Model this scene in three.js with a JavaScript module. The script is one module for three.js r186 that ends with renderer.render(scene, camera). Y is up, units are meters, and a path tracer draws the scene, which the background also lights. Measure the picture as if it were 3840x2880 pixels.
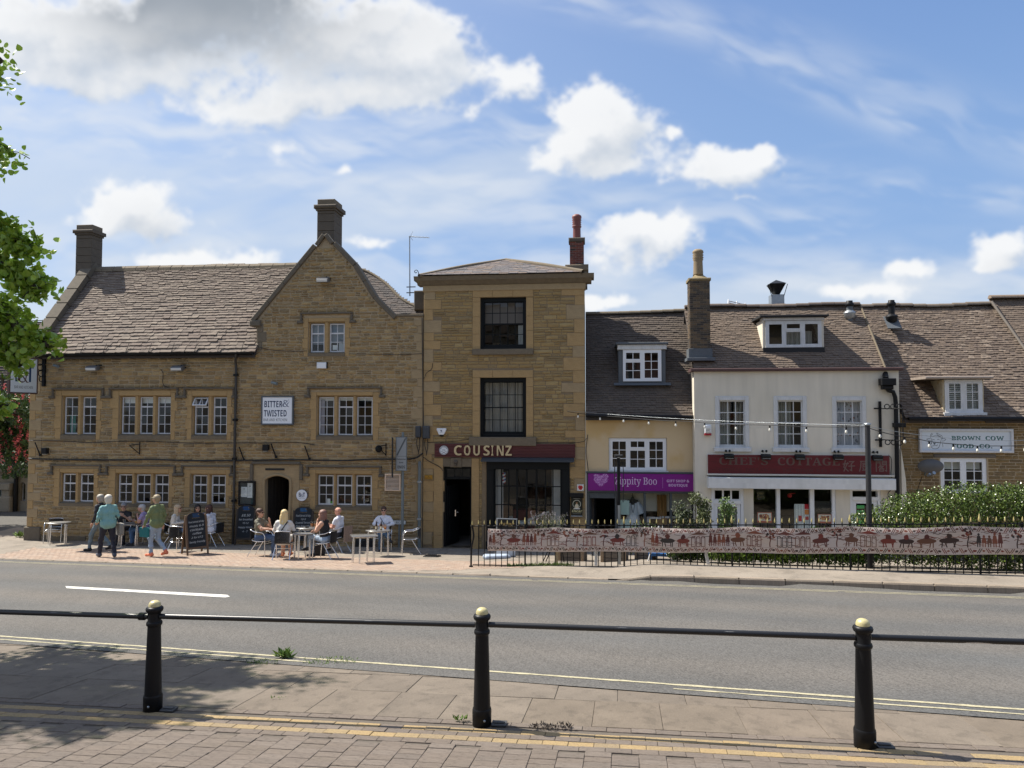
import * as THREE from 'three';
import { mergeGeometries } from 'three/addons/utils/BufferGeometryUtils.js';

// ------------------------------------------------------------------ camera, exposure, sun
const scene = new THREE.Scene();
const IMW = 3840, IMH = 2880, FOC = 2708, CAMY = 4.5, PITCH = 2.22 * Math.PI / 180;
const camera = new THREE.PerspectiveCamera(2 * Math.atan(IMH / 2 / FOC) * 180 / Math.PI, IMW / IMH, 0.1, 3000);
camera.position.set(0, CAMY, 0);
camera.rotation.x = PITCH;
const renderer = new THREE.WebGLRenderer({ antialias: true });
renderer.toneMapping = THREE.LinearToneMapping;
renderer.toneMappingExposure = 1.68;
renderer.shadowMap.enabled = true;
renderer.shadowMap.type = THREE.PCFSoftShadowMap;

const SUN = new THREE.Vector3(-0.53, 0.815, -0.232).normalize();
const sun = new THREE.DirectionalLight(new THREE.Color().setRGB(1, 0.94, 0.84), 5.0);
sun.target.position.set(0, 0, -15);
sun.position.copy(SUN).multiplyScalar(90).add(sun.target.position);
sun.name = 'sun';
sun.castShadow = true;
sun.shadow.mapSize.set(4096, 4096);
Object.assign(sun.shadow.camera, { left: -40, right: 40, top: 40, bottom: -40, near: 1, far: 200 });
sun.shadow.radius = 1;
scene.add(sun, sun.target);

// ------------------------------------------------------------------ random numbers and noise
function rng(seed) {
  let a = seed >>> 0;
  return () => { a = (a + 0x6D2B79F5) | 0; let t = Math.imul(a ^ (a >>> 15), 1 | a); t = (t + Math.imul(t ^ (t >>> 7), 61 | t)) ^ t; return ((t ^ (t >>> 14)) >>> 0) / 4294967296; };
}
const R0 = rng(12345);
const rr = (a, b, r = R0) => a + (b - a) * r();
const PERM = new Uint8Array(512), VAL = new Float32Array(256);
{ const r = rng(77); const p = [...Array(256).keys()]; for (let i = 255; i > 0; i--) { const j = Math.floor(r() * (i + 1)); [p[i], p[j]] = [p[j], p[i]]; } for (let i = 0; i < 512; i++) PERM[i] = p[i & 255]; for (let i = 0; i < 256; i++) VAL[i] = r(); }
const clamp = (x, a = 0, b = 1) => (x < a ? a : x > b ? b : x);
const mix = (a, b, t) => a + (b - a) * t;
const sstep = (a, b, x) => { const t = clamp((x - a) / (b - a)); return t * t * (3 - 2 * t); };
function n2(x, y, per = 256) {
  let xi = Math.floor(x), yi = Math.floor(y); const fx = x - xi, fy = y - yi;
  const u = fx * fx * (3 - 2 * fx), v = fy * fy * (3 - 2 * fy);
  const x0 = ((xi % per) + per) % per, x1 = (x0 + 1) % per, y0 = ((yi % per) + per) % per, y1 = (y0 + 1) % per;
  const h = (a, b) => VAL[PERM[(PERM[a & 255] + b) & 511]];
  return mix(mix(h(x0, y0), h(x1, y0), u), mix(h(x0, y1), h(x1, y1), u), v);
}
function fbm(x, y, oct = 5, per = 256) { let s = 0, a = 0.5, t = 0; for (let i = 0; i < oct; i++) { s += a * n2(x, y, per); t += a; x *= 2; y *= 2; per = Math.min(256, per * 2); a *= 0.5; } return s / t; }
function n3(x, y, z) {
  const xi = Math.floor(x), yi = Math.floor(y), zi = Math.floor(z), fx = x - xi, fy = y - yi, fz = z - zi;
  const u = fx * fx * (3 - 2 * fx), v = fy * fy * (3 - 2 * fy), w = fz * fz * (3 - 2 * fz);
  const h = (a, b, c) => VAL[PERM[(PERM[(PERM[a & 255] + b) & 255] + c) & 255]];
  return mix(mix(mix(h(xi, yi, zi), h(xi + 1, yi, zi), u), mix(h(xi, yi + 1, zi), h(xi + 1, yi + 1, zi), u), v), mix(mix(h(xi, yi, zi + 1), h(xi + 1, yi, zi + 1), u), mix(h(xi, yi + 1, zi + 1), h(xi + 1, yi + 1, zi + 1), u), v), w);
}
function fbm3(x, y, z, oct = 4) { let s = 0, a = 0.5, t = 0; for (let i = 0; i < oct; i++) { s += a * n3(x, y, z); t += a; x *= 2.03; y *= 2.03; z *= 2.03; a *= 0.5; } return s / t; }

// ------------------------------------------------------------------ sky: air and clouds, seen and lighting the scene
{
  const w = 3072, h = 1536, data = new Float32Array(w * h * 4);
  // clouds: centre x, y, half sizes (in a 2212 x 1659 view plane of directions), weight, greyness
  const C = [
    [440, 15, 250, 90, 1.5, 1], [300, 80, 180, 55, .9, .5], [120, 90, 150, 65, .95, 0], [30, 50, 110, 80, .6, 0], [250, 170, 230, 45, .6, .05], [560, 240, 190, 40, .55, .05], [660, 110, 170, 70, .95, .3], [860, 90, 140, 95, 1.3, .12], [930, 150, 80, 60, .8, 0], [760, 205, 150, 38, .75, .2], [600, 225, 150, 30, .55, .2],
    [300, 170, 260, 40, .45, .2], [1110, 175, 52, 40, 1, 0], [1040, 232, 32, 24, .75, 0], [1270, 232, 75, 55, 1.1, 0], [1320, 290, 95, 55, 1.15, .1], [1290, 350, 130, 32, .6, .2], [1225, 300, 50, 50, .7, 0],
    [1600, 350, 95, 34, 1.05, 0], [1520, 385, 80, 30, .9, .1], [1650, 330, 40, 18, .8, 0], [1440, 292, 30, 18, .75, 0], [1610, 433, 40, 12, .6, 0],
    [290, 430, 95, 45, 1.05, 0], [350, 480, 80, 45, .85, .25], [250, 470, 70, 35, .7, .1], [1370, 500, 95, 42, 1.05, 0], [1450, 510, 50, 32, .8, 0], [1340, 560, 120, 40, .55, .3],
    [790, 530, 45, 24, .95, 0], [765, 375, 28, 13, .7, 0], [505, 565, 90, 20, .9, 0], [370, 572, 90, 20, .85, 0], [2170, 530, 58, 42, 1.15, 0], [2150, 570, 60, 20, .7, .2], [1960, 592, 52, 25, .95, 0], [1850, 645, 110, 22, .9, 0], [1330, 655, 70, 16, .8, 0], [1260, 660, 60, 14, .7, 0],
    [560, 320, 130, 40, .38, 0], [440, 540, 60, 20, .5, 0],
  ];
  // long thin streaks of high cloud: from, to, half width, strength
  const STREAK = [[1150, -20, 1500, 60, 34, .5], [1480, 50, 1930, 250, 44, .5], [690, 255, 1300, 310, 46, .75], [1240, 335, 2130, 425, 32, .6], [-100, 250, 760, 330, 70, .8], [860, 430, 1750, 500, 60, .6], [100, 540, 2300, 610, 60, .6], [500, 390, 1180, 400, 40, .6], [1700, 110, 2250, 330, 60, .3]];
  const dens = (x, y) => { let d = 0; for (const c of C) { const a = (x - c[0]) / c[2], b = (y - c[1]) / c[3], q = a * a + b * b; if (q < 7) d += c[4] * Math.exp(-q); } return d; };
  const ct = Math.cos(PITCH), st = Math.sin(PITCH);
  for (let j = 0; j < h; j++) {
    const el = ((j + 0.5) / h - 0.5) * Math.PI, sy = Math.sin(el), cy = Math.cos(el);
    for (let i = 0; i < w; i++) {
      const k = (j * w + i) * 4; data[k + 3] = 1;
      if (sy < -0.02) { data[k] = 0.2; data[k + 1] = 0.19; data[k + 2] = 0.17; continue; }
      const az = ((i + 0.5) / w - 0.5) * 2 * Math.PI, dx = Math.cos(az) * cy, dz = Math.sin(az) * cy, t = Math.max(sy, 0);
      // clear air
      const a1 = sstep(0, 0.24, t), a2 = sstep(0.16, 0.72, t);
      let r = mix(mix(0.66, 0.30, a1), 0.085, a2), g = mix(mix(0.76, 0.48, a1), 0.215, a2), b = mix(mix(0.86, 0.80, a1), 0.56, a2);
      const sd = Math.max(0, dx * SUN.x + sy * SUN.y + dz * SUN.z), gl = 0.4 * Math.pow(sd, 5) + 0.3 * Math.pow(sd, 2);
      r += gl; g += gl * 0.97; b += gl * 0.85;
      // thin high veil
      const hx = dx / (t + 0.25), hz = dz / (t + 0.25);
      const ve = fbm(hx * 1.1 + hz * 0.5 + 20, hz * 3.4 - hx * 1.3 + 40, 5);
      const veil = sstep(0.4, 0.78, ve) * 0.55 * sstep(0.0, 0.2, t + 0.1);
      r = mix(r, 0.72, veil); g = mix(g, 0.79, veil); b = mix(b, 0.87, veil);
      const cz = -(dz * ct - sy * st), cyv = sy * ct + dz * st;   // into the view's axes
      let out = 1, px = 0, py = 0;
      if (cz > 0.12) {
        px = 1106 + (dx / cz) * 1560; py = 829.5 - (cyv / cz) * 1560;
        const ex = Math.max(-px, px - 2212, 0), ey = Math.max(-py, 0);
        out = sstep(60, 420, Math.hypot(ex, ey));
      }
      let al = 0, gr = 0, lit = 0;
      if (out < 1) {
        let sv = 0; for (const [x0, y0, x1, y1, w_, a_] of STREAK) { const ux = x1 - x0, uy = y1 - y0, L = Math.hypot(ux, uy), s = ((px - x0) * ux + (py - y0) * uy) / L, o = ((px - x0) * -uy + (py - y0) * ux) / L, e = s < 0 ? s : s > L ? s - L : 0, q = (o / w_) ** 2 + (e / 120) ** 2; if (q < 4) sv = Math.max(sv, a_ * .85 * Math.exp(-q) * sstep(.25, .8, fbm(s / 120 + y0, (o + 30 * n2(s / 90, 5)) / 34, 4))); }
        sv *= 1 - out; r = mix(r, .84, sv); g = mix(g, .88, sv); b = mix(b, .93, sv);
        const wx = px + (fbm(px / 95, py / 80, 5) - 0.5) * 95, wy = py + (fbm(px / 95 + 40, py / 80 + 17, 5) - 0.5) * 75;
        const d = dens(wx, wy), nz = fbm(px / 46 + 9, py / 40 + 3, 5) - 0.5, nf = fbm(px / 190 + 5, py / 150 + 60, 4) - 0.5;
        const q = d + nz * 0.75 + nf * 0.4 + (fbm(px / 15 + 2, py / 13 + 8, 3) - .5) * 0.36;
        al = sstep(0.22, 0.84, q) * sstep(0.02, 0.3, d);
        const up = dens(wx - 26, wy - 38) + (fbm((px - 26) / 46 + 9, (py - 38) / 40 + 3, 4) - 0.5) * 0.5;
        lit = clamp(0.7 + (q - up) * 0.75 + nz * 0.5, 0, 1);
        let gs = 0, gw = 0.001; for (const c of C) { const a = (wx - c[0]) / c[2], e = (wy - c[1]) / c[3], f = c[4] * Math.exp(-a * a - e * e); gs += f * c[5]; gw += f; }
        gr = (gs / gw) * sstep(0.55, 1.35, q);
        al *= 1 - out;
      }
      if (out > 0) {
        const q = fbm3(dx * 3.1 + 3, sy * 6.4, dz * 3.1 + 8, 5);
        const a = sstep(0.53, 0.68, q) * out; lit = mix(lit, clamp(0.55 + (q - fbm3(dx * 3.1 + 3, sy * 6.4 + 0.3, dz * 3.1 + 8, 3)) * 2.2), out); al = Math.max(al, a); gr = Math.max(gr * (1 - out), 0.35 * a * sstep(0.62, 0.72, q));
      }
      const cr = mix(mix(0.60, 0.98, lit), 0.34, gr), cg = mix(mix(0.67, 0.99, lit), 0.38, gr), cb = mix(mix(0.77, 1.0, lit), 0.43, gr);
      data[k] = 0.575 * mix(r, cr, al * 0.96); data[k + 1] = 0.575 * mix(g, cg, al * 0.96); data[k + 2] = 0.575 * mix(b, cb, al * 0.96);
    }
  }
  const sky = new THREE.DataTexture(data, w, h, THREE.RGBAFormat, THREE.FloatType);
  sky.mapping = THREE.EquirectangularReflectionMapping; sky.magFilter = THREE.LinearFilter; sky.minFilter = THREE.LinearFilter; sky.wrapS = THREE.RepeatWrapping; sky.needsUpdate = true;
  scene.background = sky; scene.environment = sky;
}
// ------------------------------------------------------------------ measuring: rays of the view and the planes they meet
const V3 = (x, y, z) => new THREE.Vector3(x, y, z);
function ray(px, py) { const u = (px - IMW / 2) / FOC, v = (IMH / 2 - py) / FOC, c = Math.cos(PITCH), s = Math.sin(PITCH); return V3(u, v * c + s, v * s - c); }
function P(px, py, d) { const r = ray(px, py), t = d / -r.z; return V3(r.x * t, CAMY + r.y * t, -d); }
const PHI = -6 * Math.PI / 180, CP = Math.cos(PHI), SP = Math.sin(PHI);
// facade frame: local x along the row of houses, local z out to the street; D is the distance of the frame's plane from the viewpoint
const toWorld = (D, x, y, z) => V3(x * CP + (z - D) * SP, y, -x * SP + (z - D) * CP);
function loc(D, px, py, z = 0) { const r = ray(px, py), lx = r.x * CP - r.z * SP, lz = r.x * SP + r.z * CP, t = (z - D) / lz; return { x: lx * t, y: CAMY + r.y * t, z }; }
// meets a sloped roof plane that rises towards -z from the line (y0, z0) at the given pitch
function locRoof(D, px, py, y0, z0, tanp) { const r = ray(px, py), lx = r.x * CP - r.z * SP, lz = r.x * SP + r.z * CP; const t = (y0 - CAMY - tanp * (D - z0)) / (r.y + tanp * lz) ; const z = D + lz * t; return { x: lx * t, y: CAMY + r.y * t, z }; }

// ------------------------------------------------------------------ the lie of the land
const dFar = (x) => 16.62 - 0.287 * x, dNear = (x) => 7.55 - 0.285 * x, dFace = (x) => 23.33 - 0.105 * x;
const yRoad = (d) => 2.535 - 0.108 * clamp(d, -12, 40);
const kerbH = (x) => 0.025 + 0.115 * sstep(2.2, 3.4, x);
function gy(x, z) { const d = -z, k = dFar(x); if (d <= k) return yRoad(d); const f = dFace(x), w = 1.3 * sstep(-1.5, 1.5, x), t = clamp((d - k - w) / Math.max(2, f - k - w)); return mix(yRoad(k) + kerbH(x), 0.08, t); }
function onGround(px, py) { const r = ray(px, py); let t = 10; for (let i = 0; i < 40; i++) { const x = r.x * t, z = r.z * t; t += (CAMY + r.y * t - gy(x, z)) / (-r.y + 0.1); } return V3(r.x * t, gy(r.x * t, r.z * t), r.z * t); }

// ------------------------------------------------------------------ objects
const taken = new Map();
function numbered(n) { const k = taken.get(n) || 0; taken.set(n, k + 1); return k ? `${n}_${String(k).padStart(3, '0')}` : n; }
function shade(o) { o.castShadow = true; o.receiveShadow = true; return o; }
function thing(name, label, category, pos, turn = 0, group, kind) {
  const o = new THREE.Group(); o.name = numbered(name); if (pos) o.position.copy(pos); o.rotation.y = turn; o.userData = { label, category };
  if (group) o.userData.group = group; if (kind) o.userData.kind = kind; scene.add(o); return o;
}
function structure(name, geo, m) { const o = shade(new THREE.Mesh(Array.isArray(geo) ? join(geo) : geo, m)); o.name = name; o.userData = { kind: 'structure' }; scene.add(o); return o; }
function part(name, geo, m, parent, label) { const o = shade(new THREE.Mesh(Array.isArray(geo) ? join(geo) : geo, m)); o.name = name; if (label) o.userData.label = label; parent.add(o); return o; }
function sub(name, parent) { const g = new THREE.Group(); g.name = name; parent.add(g); return g; }
const wallThing = (name, label, cat, D, px, py, z = 0, group) => { const l = loc(D, px, py, z); return thing(name, label, cat, toWorld(D, l.x, l.y, z), PHI, group); };
const ppm = (D, px, py) => { const a = loc(D, px, py), b = loc(D, px + 10, py); return (b.x - a.x) / 10; };  // metres per pixel on a facade

// ------------------------------------------------------------------ geometry with uv in metres
function clean(g) { if (g.index) g = g.toNonIndexed(); for (const k of Object.keys(g.attributes)) if (!['position', 'normal', 'uv', 'color'].includes(k)) g.deleteAttribute(k); return g; }
function join(list) {
  list = list.map(clean); const anyC = list.some((g) => g.attributes.color);
  for (const g of list) { const n = g.attributes.position.count; if (!g.attributes.uv) g.setAttribute('uv', new THREE.BufferAttribute(new Float32Array(n * 2), 2)); if (anyC && !g.attributes.color) g.setAttribute('color', new THREE.BufferAttribute(new Float32Array(n * 3).fill(1), 3)); }
  return list.length === 1 ? list[0] : mergeGeometries(list, false);
}
function bx(x0, x1, y0, y1, z0, z1) {
  const p = [], n = [], u = [];
  const q = (a, b, c, d, nn, f) => { for (const v of [a, b, c, a, c, d]) { p.push(...v); n.push(...nn); u.push(...f(v)); } };
  const A = [x0, y0, z1], B = [x1, y0, z1], C = [x1, y1, z1], D = [x0, y1, z1], E = [x0, y0, z0], F = [x1, y0, z0], G = [x1, y1, z0], H = [x0, y1, z0];
  q(A, B, C, D, [0, 0, 1], (v) => [v[0], v[1]]); q(F, E, H, G, [0, 0, -1], (v) => [v[0], v[1]]); q(B, F, G, C, [1, 0, 0], (v) => [v[2], v[1]]); q(E, A, D, H, [-1, 0, 0], (v) => [v[2], v[1]]); q(D, C, G, H, [0, 1, 0], (v) => [v[0], v[2]]); q(E, F, B, A, [0, -1, 0], (v) => [v[0], v[2]]);
  return geo(p, n, u);
}
function geo(p, n, u, c) { const g = new THREE.BufferGeometry(); g.setAttribute('position', new THREE.Float32BufferAttribute(p, 3)); if (n) g.setAttribute('normal', new THREE.Float32BufferAttribute(n, 3)); if (u) g.setAttribute('uv', new THREE.Float32BufferAttribute(u, 2)); if (c) g.setAttribute('color', new THREE.Float32BufferAttribute(c, 3)); if (!n) g.computeVertexNormals(); return g; }
// box with chamfered edges
function cbx(x0, x1, y0, y1, z0, z1, c = 0.006) {
  const w = x1 - x0, h = y1 - y0, d = z1 - z0; c = Math.min(c, w * .3, h * .3, d * .3);
  const s = new THREE.Shape(); s.moveTo(-w / 2 + c, -h / 2 + c); s.lineTo(w / 2 - c, -h / 2 + c); s.lineTo(w / 2 - c, h / 2 - c); s.lineTo(-w / 2 + c, h / 2 - c); s.closePath();
  const g = new THREE.ExtrudeGeometry(s, { depth: d - 2 * c, bevelEnabled: true, bevelSize: c, bevelThickness: c, bevelSegments: 1, steps: 1 });
  g.translate((x0 + x1) / 2, (y0 + y1) / 2, z0 + c); return clean(g);
}
function cyl(r0, r1, a, b, seg = 10) { const d = V3().subVectors(b, a), g = new THREE.CylinderGeometry(r1, r0, d.length(), seg, 1); g.applyQuaternion(new THREE.Quaternion().setFromUnitVectors(V3(0, 1, 0), d.clone().normalize())); g.translate((a.x + b.x) / 2, (a.y + b.y) / 2, (a.z + b.z) / 2); return clean(g); }
function tube(pts, r, seg = 6, per = 6, closed = false) { const c = new THREE.CatmullRomCurve3(pts, closed, 'centripetal'); return clean(new THREE.TubeGeometry(c, Math.max(2, (pts.length - 1) * per), r, seg, closed)); }
function sph(r, x, y, z, a = 12, b = 8) { const g = new THREE.SphereGeometry(r, a, b); g.translate(x, y, z); return clean(g); }
function lathe(pts, seg = 24) { return clean(new THREE.LatheGeometry(pts.map((p) => new THREE.Vector2(p[0], p[1])), seg)); }
function extrude(pts, depth, z0 = 0, holes = [], bevel = 0) {
  const s = new THREE.Shape(pts.map((p) => new THREE.Vector2(p[0], p[1]))); for (const h of holes) s.holes.push(new THREE.Path(h.map((p) => new THREE.Vector2(p[0], p[1]))));
  const g = new THREE.ExtrudeGeometry(s, { depth: depth - 2 * bevel, bevelEnabled: bevel > 0, bevelSize: bevel, bevelThickness: bevel, bevelSegments: 1, bevelOffset: -bevel }); g.translate(0, 0, z0 + bevel); return clean(g);
}
const rect = (x0, x1, y0, y1) => [[x0, y0], [x1, y0], [x1, y1], [x0, y1]];
function tint(g, c) { const n = g.attributes.position.count, a = new Float32Array(n * 3); for (let i = 0; i < n; i++) { a[i * 3] = c[0]; a[i * 3 + 1] = c[1]; a[i * 3 + 2] = c[2]; } g.setAttribute('color', new THREE.BufferAttribute(a, 3)); return g; }
const M4 = (x, y, z, rx = 0, ry = 0, rz = 0, sx = 1, sy = 1, sz = 1) => new THREE.Matrix4().compose(V3(x, y, z), new THREE.Quaternion().setFromEuler(new THREE.Euler(rx, ry, rz)), V3(sx, sy, sz));
// many copies of unit shapes joined into one mesh, each with its own colour: items [unit index, matrix, colour]
function joinUnits(units, items) {
  let n = 0; for (const it of items) n += units[it[0]].attributes.position.count;
  const p = new Float32Array(n * 3), no = new Float32Array(n * 3), u = new Float32Array(n * 2), c = new Float32Array(n * 3); let o = 0; const v = V3(), nm = new THREE.Matrix3();
  for (const [k, m, col] of items) {
    const g = units[k], gp = g.attributes.position, gn = g.attributes.normal, gu = g.attributes.uv; nm.getNormalMatrix(m);
    for (let i = 0; i < gp.count; i++, o++) {
      v.fromBufferAttribute(gp, i).applyMatrix4(m); p[o * 3] = v.x; p[o * 3 + 1] = v.y; p[o * 3 + 2] = v.z;
      v.fromBufferAttribute(gn, i).applyMatrix3(nm).normalize(); no[o * 3] = v.x; no[o * 3 + 1] = v.y; no[o * 3 + 2] = v.z;
      u[o * 2] = gu.getX(i); u[o * 2 + 1] = gu.getY(i); c[o * 3] = col[0]; c[o * 3 + 1] = col[1]; c[o * 3 + 2] = col[2];
    }
  }
  const g = new THREE.BufferGeometry(); g.setAttribute('position', new THREE.BufferAttribute(p, 3)); g.setAttribute('normal', new THREE.BufferAttribute(no, 3)); g.setAttribute('uv', new THREE.BufferAttribute(u, 2)); g.setAttribute('color', new THREE.BufferAttribute(c, 3)); return g;
}
// places pieces: the largest 'most' as meshes of their own, the others joined; items {k, m, t (tone index), size}
function pieces(name, units, items, tones, matOf, matJoined, parent, most = 300) {
  items.sort((a, b) => b.size - a.size);
  for (const it of items.slice(0, most)) { const o = shade(new THREE.Mesh(units[it.k], matOf[it.t])); o.name = name; it.m.decompose(o.position, o.quaternion, o.scale); parent.add(o); }
  const rest = items.slice(most);
  if (rest.length) { const o = part(name, joinUnits(units, rest.map((it) => [it.k, it.m, tones[it.t]])), matJoined, parent); o.userData.kind = 'stuff'; }
}

// ------------------------------------------------------------------ textures and materials
function dataTex(n, fn, tone = true, m = n) {   // tone maps multiply a base colour: their mean is brought to 0.8
  const f = new Float32Array(n * m * 3); let s = 0; for (let y = 0; y < m; y++) for (let x = 0; x < n; x++) { const c = fn(x / n, y / m, x, y), k = (y * n + x) * 3; if (typeof c === 'number') f[k] = f[k + 1] = f[k + 2] = c; else { f[k] = c[0]; f[k + 1] = c[1]; f[k + 2] = c[2]; } s += f[k + 1]; }
  const sc = tone ? 0.8 / (s / (n * m)) : 1, d = new Uint8Array(n * m * 4); for (let i = 0; i < n * m; i++) { for (let j = 0; j < 3; j++) d[i * 4 + j] = clamp(f[i * 3 + j] * sc) * 255; d[i * 4 + 3] = 255; }
  const t = new THREE.DataTexture(d, n, m); t.wrapS = t.wrapT = THREE.RepeatWrapping; t.magFilter = THREE.LinearFilter; t.minFilter = THREE.LinearMipmapLinearFilter; t.generateMipmaps = true; t.needsUpdate = true; return t;
}
function rep(t, a, b = a, ox = 0, oy = 0) { const c = t.clone(); c.repeat.set(a, b); c.offset.set(ox, oy); c.needsUpdate = true; return c; }
const T = {};
T.grain = dataTex(512, (u, v) => { const f = fbm(u * 64, v * 64, 3, 64), c = fbm(u * 8, v * 8, 4, 8); return 0.66 + 0.34 * (0.6 * f + 0.4 * c) / 0.75; });
T.grainB = dataTex(512, (u, v) => 0.65 * fbm(u * 96, v * 96, 2, 96) + 0.35 * fbm(u * 16, v * 16, 3, 16), false);
T.stone = dataTex(512, (u, v) => { const l = fbm(u * 5 + fbm(u * 6, v * 6, 3, 6), v * 40, 4, 40), g = fbm(u * 90, v * 90, 2, 90), c = fbm(u * 7, v * 7, 4, 7); const k = 0.52 + 0.26 * l + 0.24 * g + 0.22 * c; return [k, k * 0.985, k * 0.955]; });
T.stoneB = dataTex(512, (u, v) => 0.55 * fbm(u * 6, v * 26, 4, 26) + 0.3 * fbm(u * 40, v * 60, 3, 60) + 0.15 * fbm(u * 120, v * 120, 1, 120), false);
T.slate = dataTex(512, (u, v) => { const c = fbm(u * 9, v * 9, 5, 9), f = fbm(u * 80, v * 80, 2, 80), li = sstep(0.66, 0.74, fbm(u * 34 + 7, v * 34, 4, 34)); const k = 0.5 + 0.45 * (0.55 * c + 0.45 * f); return [mix(k, .86, li * .7), mix(k * .97, .84, li * .7), mix(k * .94, .78, li * .7)]; });
T.asphalt = dataTex(1024, (u, v, x, y) => { const g = fbm(u * 340, v * 340, 1, 256), g2 = n2(x * 0.93 + 3, y * 0.93), c = fbm(u * 6, v * 6, 5, 6), sp = (g2 > 0.9 ? 0.26 : g2 < 0.1 ? -0.16 : 0) + .3 * (n2(x * .3 + 50, y * .3) - .5); const k = 0.52 + 0.3 * (g - .5) + 0.16 * (c - .5) + sp; return [k, k * .985, k * .96]; });
T.asphaltB = dataTex(512, (u, v, x, y) => 0.5 * n2(x * .6, y * .6, 256) + 0.5 * fbm(u * 128, v * 128, 2, 128), false);
T.plaster = dataTex(512, (u, v) => { const c = fbm(u * 4, v * 4, 6, 4), st = fbm(u * 30, v * 3, 4, 30); const k = 0.86 + 0.2 * (c - .5) + 0.16 * (st - .5); return [k, k * .995, k * (0.975 + 0.05 * (c - .5))]; });
T.ochre = dataTex(512, (u, v) => { const c = fbm(u * 3 + 1, v * 4, 6, 4), s = sstep(0.52, 0.7, fbm(u * 4 + 3, v * 3 + 8, 6, 4)); const k = 0.86 + 0.18 * (c - .5); return [k * mix(1, .92, s), k * mix(.98, .80, s), k * mix(.96, .58, s)]; });
T.wood = dataTex(512, (u, v) => { const g = fbm(u * 3 + 0.4 * fbm(u * 4, v * 4, 3, 4), v * 70, 4, 70), f = fbm(u * 20, v * 200, 2, 200); const k = 0.62 + 0.3 * g + 0.14 * (f - .5); return [k, k * .97, k * .93]; });
T.pave = dataTex(512, (u, v, x, y) => { const c = fbm(u * 4, v * 4, 5, 4), f = fbm(u * 128, v * 128, 2, 128), sp = n2(x * .55, y * .55) > .93 ? .1 : 0, d = sstep(.58, .72, fbm(u * 10 + 4, v * 10, 5, 10)); const k = 0.62 + 0.28 * (c - .5) + 0.22 * (f - .5) + sp - d * .1; return [k, k * .98, k * .95]; });
T.paint = dataTex(512, (u, v) => { const a = fbm(u * 22, v * 22, 4, 22), b = fbm(u * 110, v * 110, 2, 110); const w = sstep(0.50, 0.62, 0.6 * a + 0.4 * b); const k = mix(1, .72, w); return [k, k * .99, k * .97]; });
const col = (r, g, b) => new THREE.Color().setRGB(r, g, b);
const hex = (h) => new THREE.Color(h);
const std = (c, rough = 0.8, o = {}) => new THREE.MeshStandardMaterial({ color: Array.isArray(c) ? col(...c) : hex(c), roughness: rough, side: THREE.DoubleSide, ...o });
const gloss = (c, rough, spec) => new THREE.MeshPhysicalMaterial({ color: col(...c), roughness: rough, specularIntensity: spec, side: THREE.DoubleSide });
const M = {
  mortar: std([.494, .385, .247], 0.95, { map: T.grain, bumpMap: T.grainB, bumpScale: 0.006 }),
  mortarDark: std([.276, .207, .127], 0.95, { map: T.grain, bumpMap: T.grainB, bumpScale: 0.006 }),
  ashlar: std([.460, .313, .147], 0.9, { map: T.stone, bumpMap: T.grainB, bumpScale: 0.003 }),
  ashlarPale: std([.414, .310, .178], 0.9, { map: T.stone, bumpMap: T.grainB, bumpScale: 0.003 }),
  ashlarGrey: std([0.2, 0.165, 0.115], 0.92, { map: T.slate, bumpMap: T.grainB, bumpScale: 0.005 }),
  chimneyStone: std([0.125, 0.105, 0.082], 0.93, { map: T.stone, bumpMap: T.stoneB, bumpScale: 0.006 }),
  drip: std([0.16, 0.138, 0.105], 0.95, { map: T.slate, bumpMap: T.grainB, bumpScale: .004 }),
  white: std([0.74, 0.75, 0.77], 0.45, { map: rep(T.grain, 1.3) }),
  whiteOld: std([0.72, 0.73, 0.74], 0.6, { map: rep(T.plaster, 1.5) }),
  pvc: std([0.75, 0.77, 0.79], 0.3),
  darkFrame: gloss([0.009, 0.011, 0.012], .5, .35),
  black: gloss([0.012, 0.012, 0.013], .45, .4),
  blackMatt: std([0.015, 0.015, 0.016], 0.8),
  iron: gloss([0.0085, 0.0088, 0.01], .42, .42),
  lead: std([0.12, 0.135, 0.15], 0.75, { map: T.grain }),
  galv: std([0.42, 0.45, 0.47], 0.4, { metalness: .7, map: rep(T.grain, 2) }),
  alu: std([0.78, 0.79, 0.8], 0.22, { metalness: 1 }),
  greyMetal: std([0.19, 0.23, 0.24], 0.45, { map: rep(T.grain, 1) }),
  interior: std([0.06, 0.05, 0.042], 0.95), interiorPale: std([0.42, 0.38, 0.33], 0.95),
  glass: new THREE.MeshPhysicalMaterial({ color: col(.9, .93, .92), roughness: 0.01, transmission: 1, thickness: 0, ior: 1.5, side: THREE.DoubleSide }),
  clear: new THREE.MeshPhysicalMaterial({ color: col(.97, .98, .98), roughness: 0.02, transmission: 1, thickness: 0, ior: 1.45, side: THREE.DoubleSide }),
  gold: std([0.72, 0.56, 0.2], 0.32, { metalness: .85 }),
  goldPaint: std([0.62, 0.52, 0.22], 0.45, { metalness: .25, map: rep(T.grain, 6) }),
  timber: std([0.30, 0.23, 0.16], 0.85, { map: rep(T.wood, 1, .6) }), oldTimber: std([0.17, 0.15, 0.13], 0.9, { map: rep(T.wood, 1, .6) }), paleTimber: std([0.5, 0.4, 0.27], 0.8, { map: rep(T.wood, 1, .6) }),
  cable: std([0.014, 0.014, 0.015], 0.6), paper: std([0.75, 0.76, 0.74], 0.9), curtain: std([0.5, 0.5, 0.47], 0.95),
};
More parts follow.
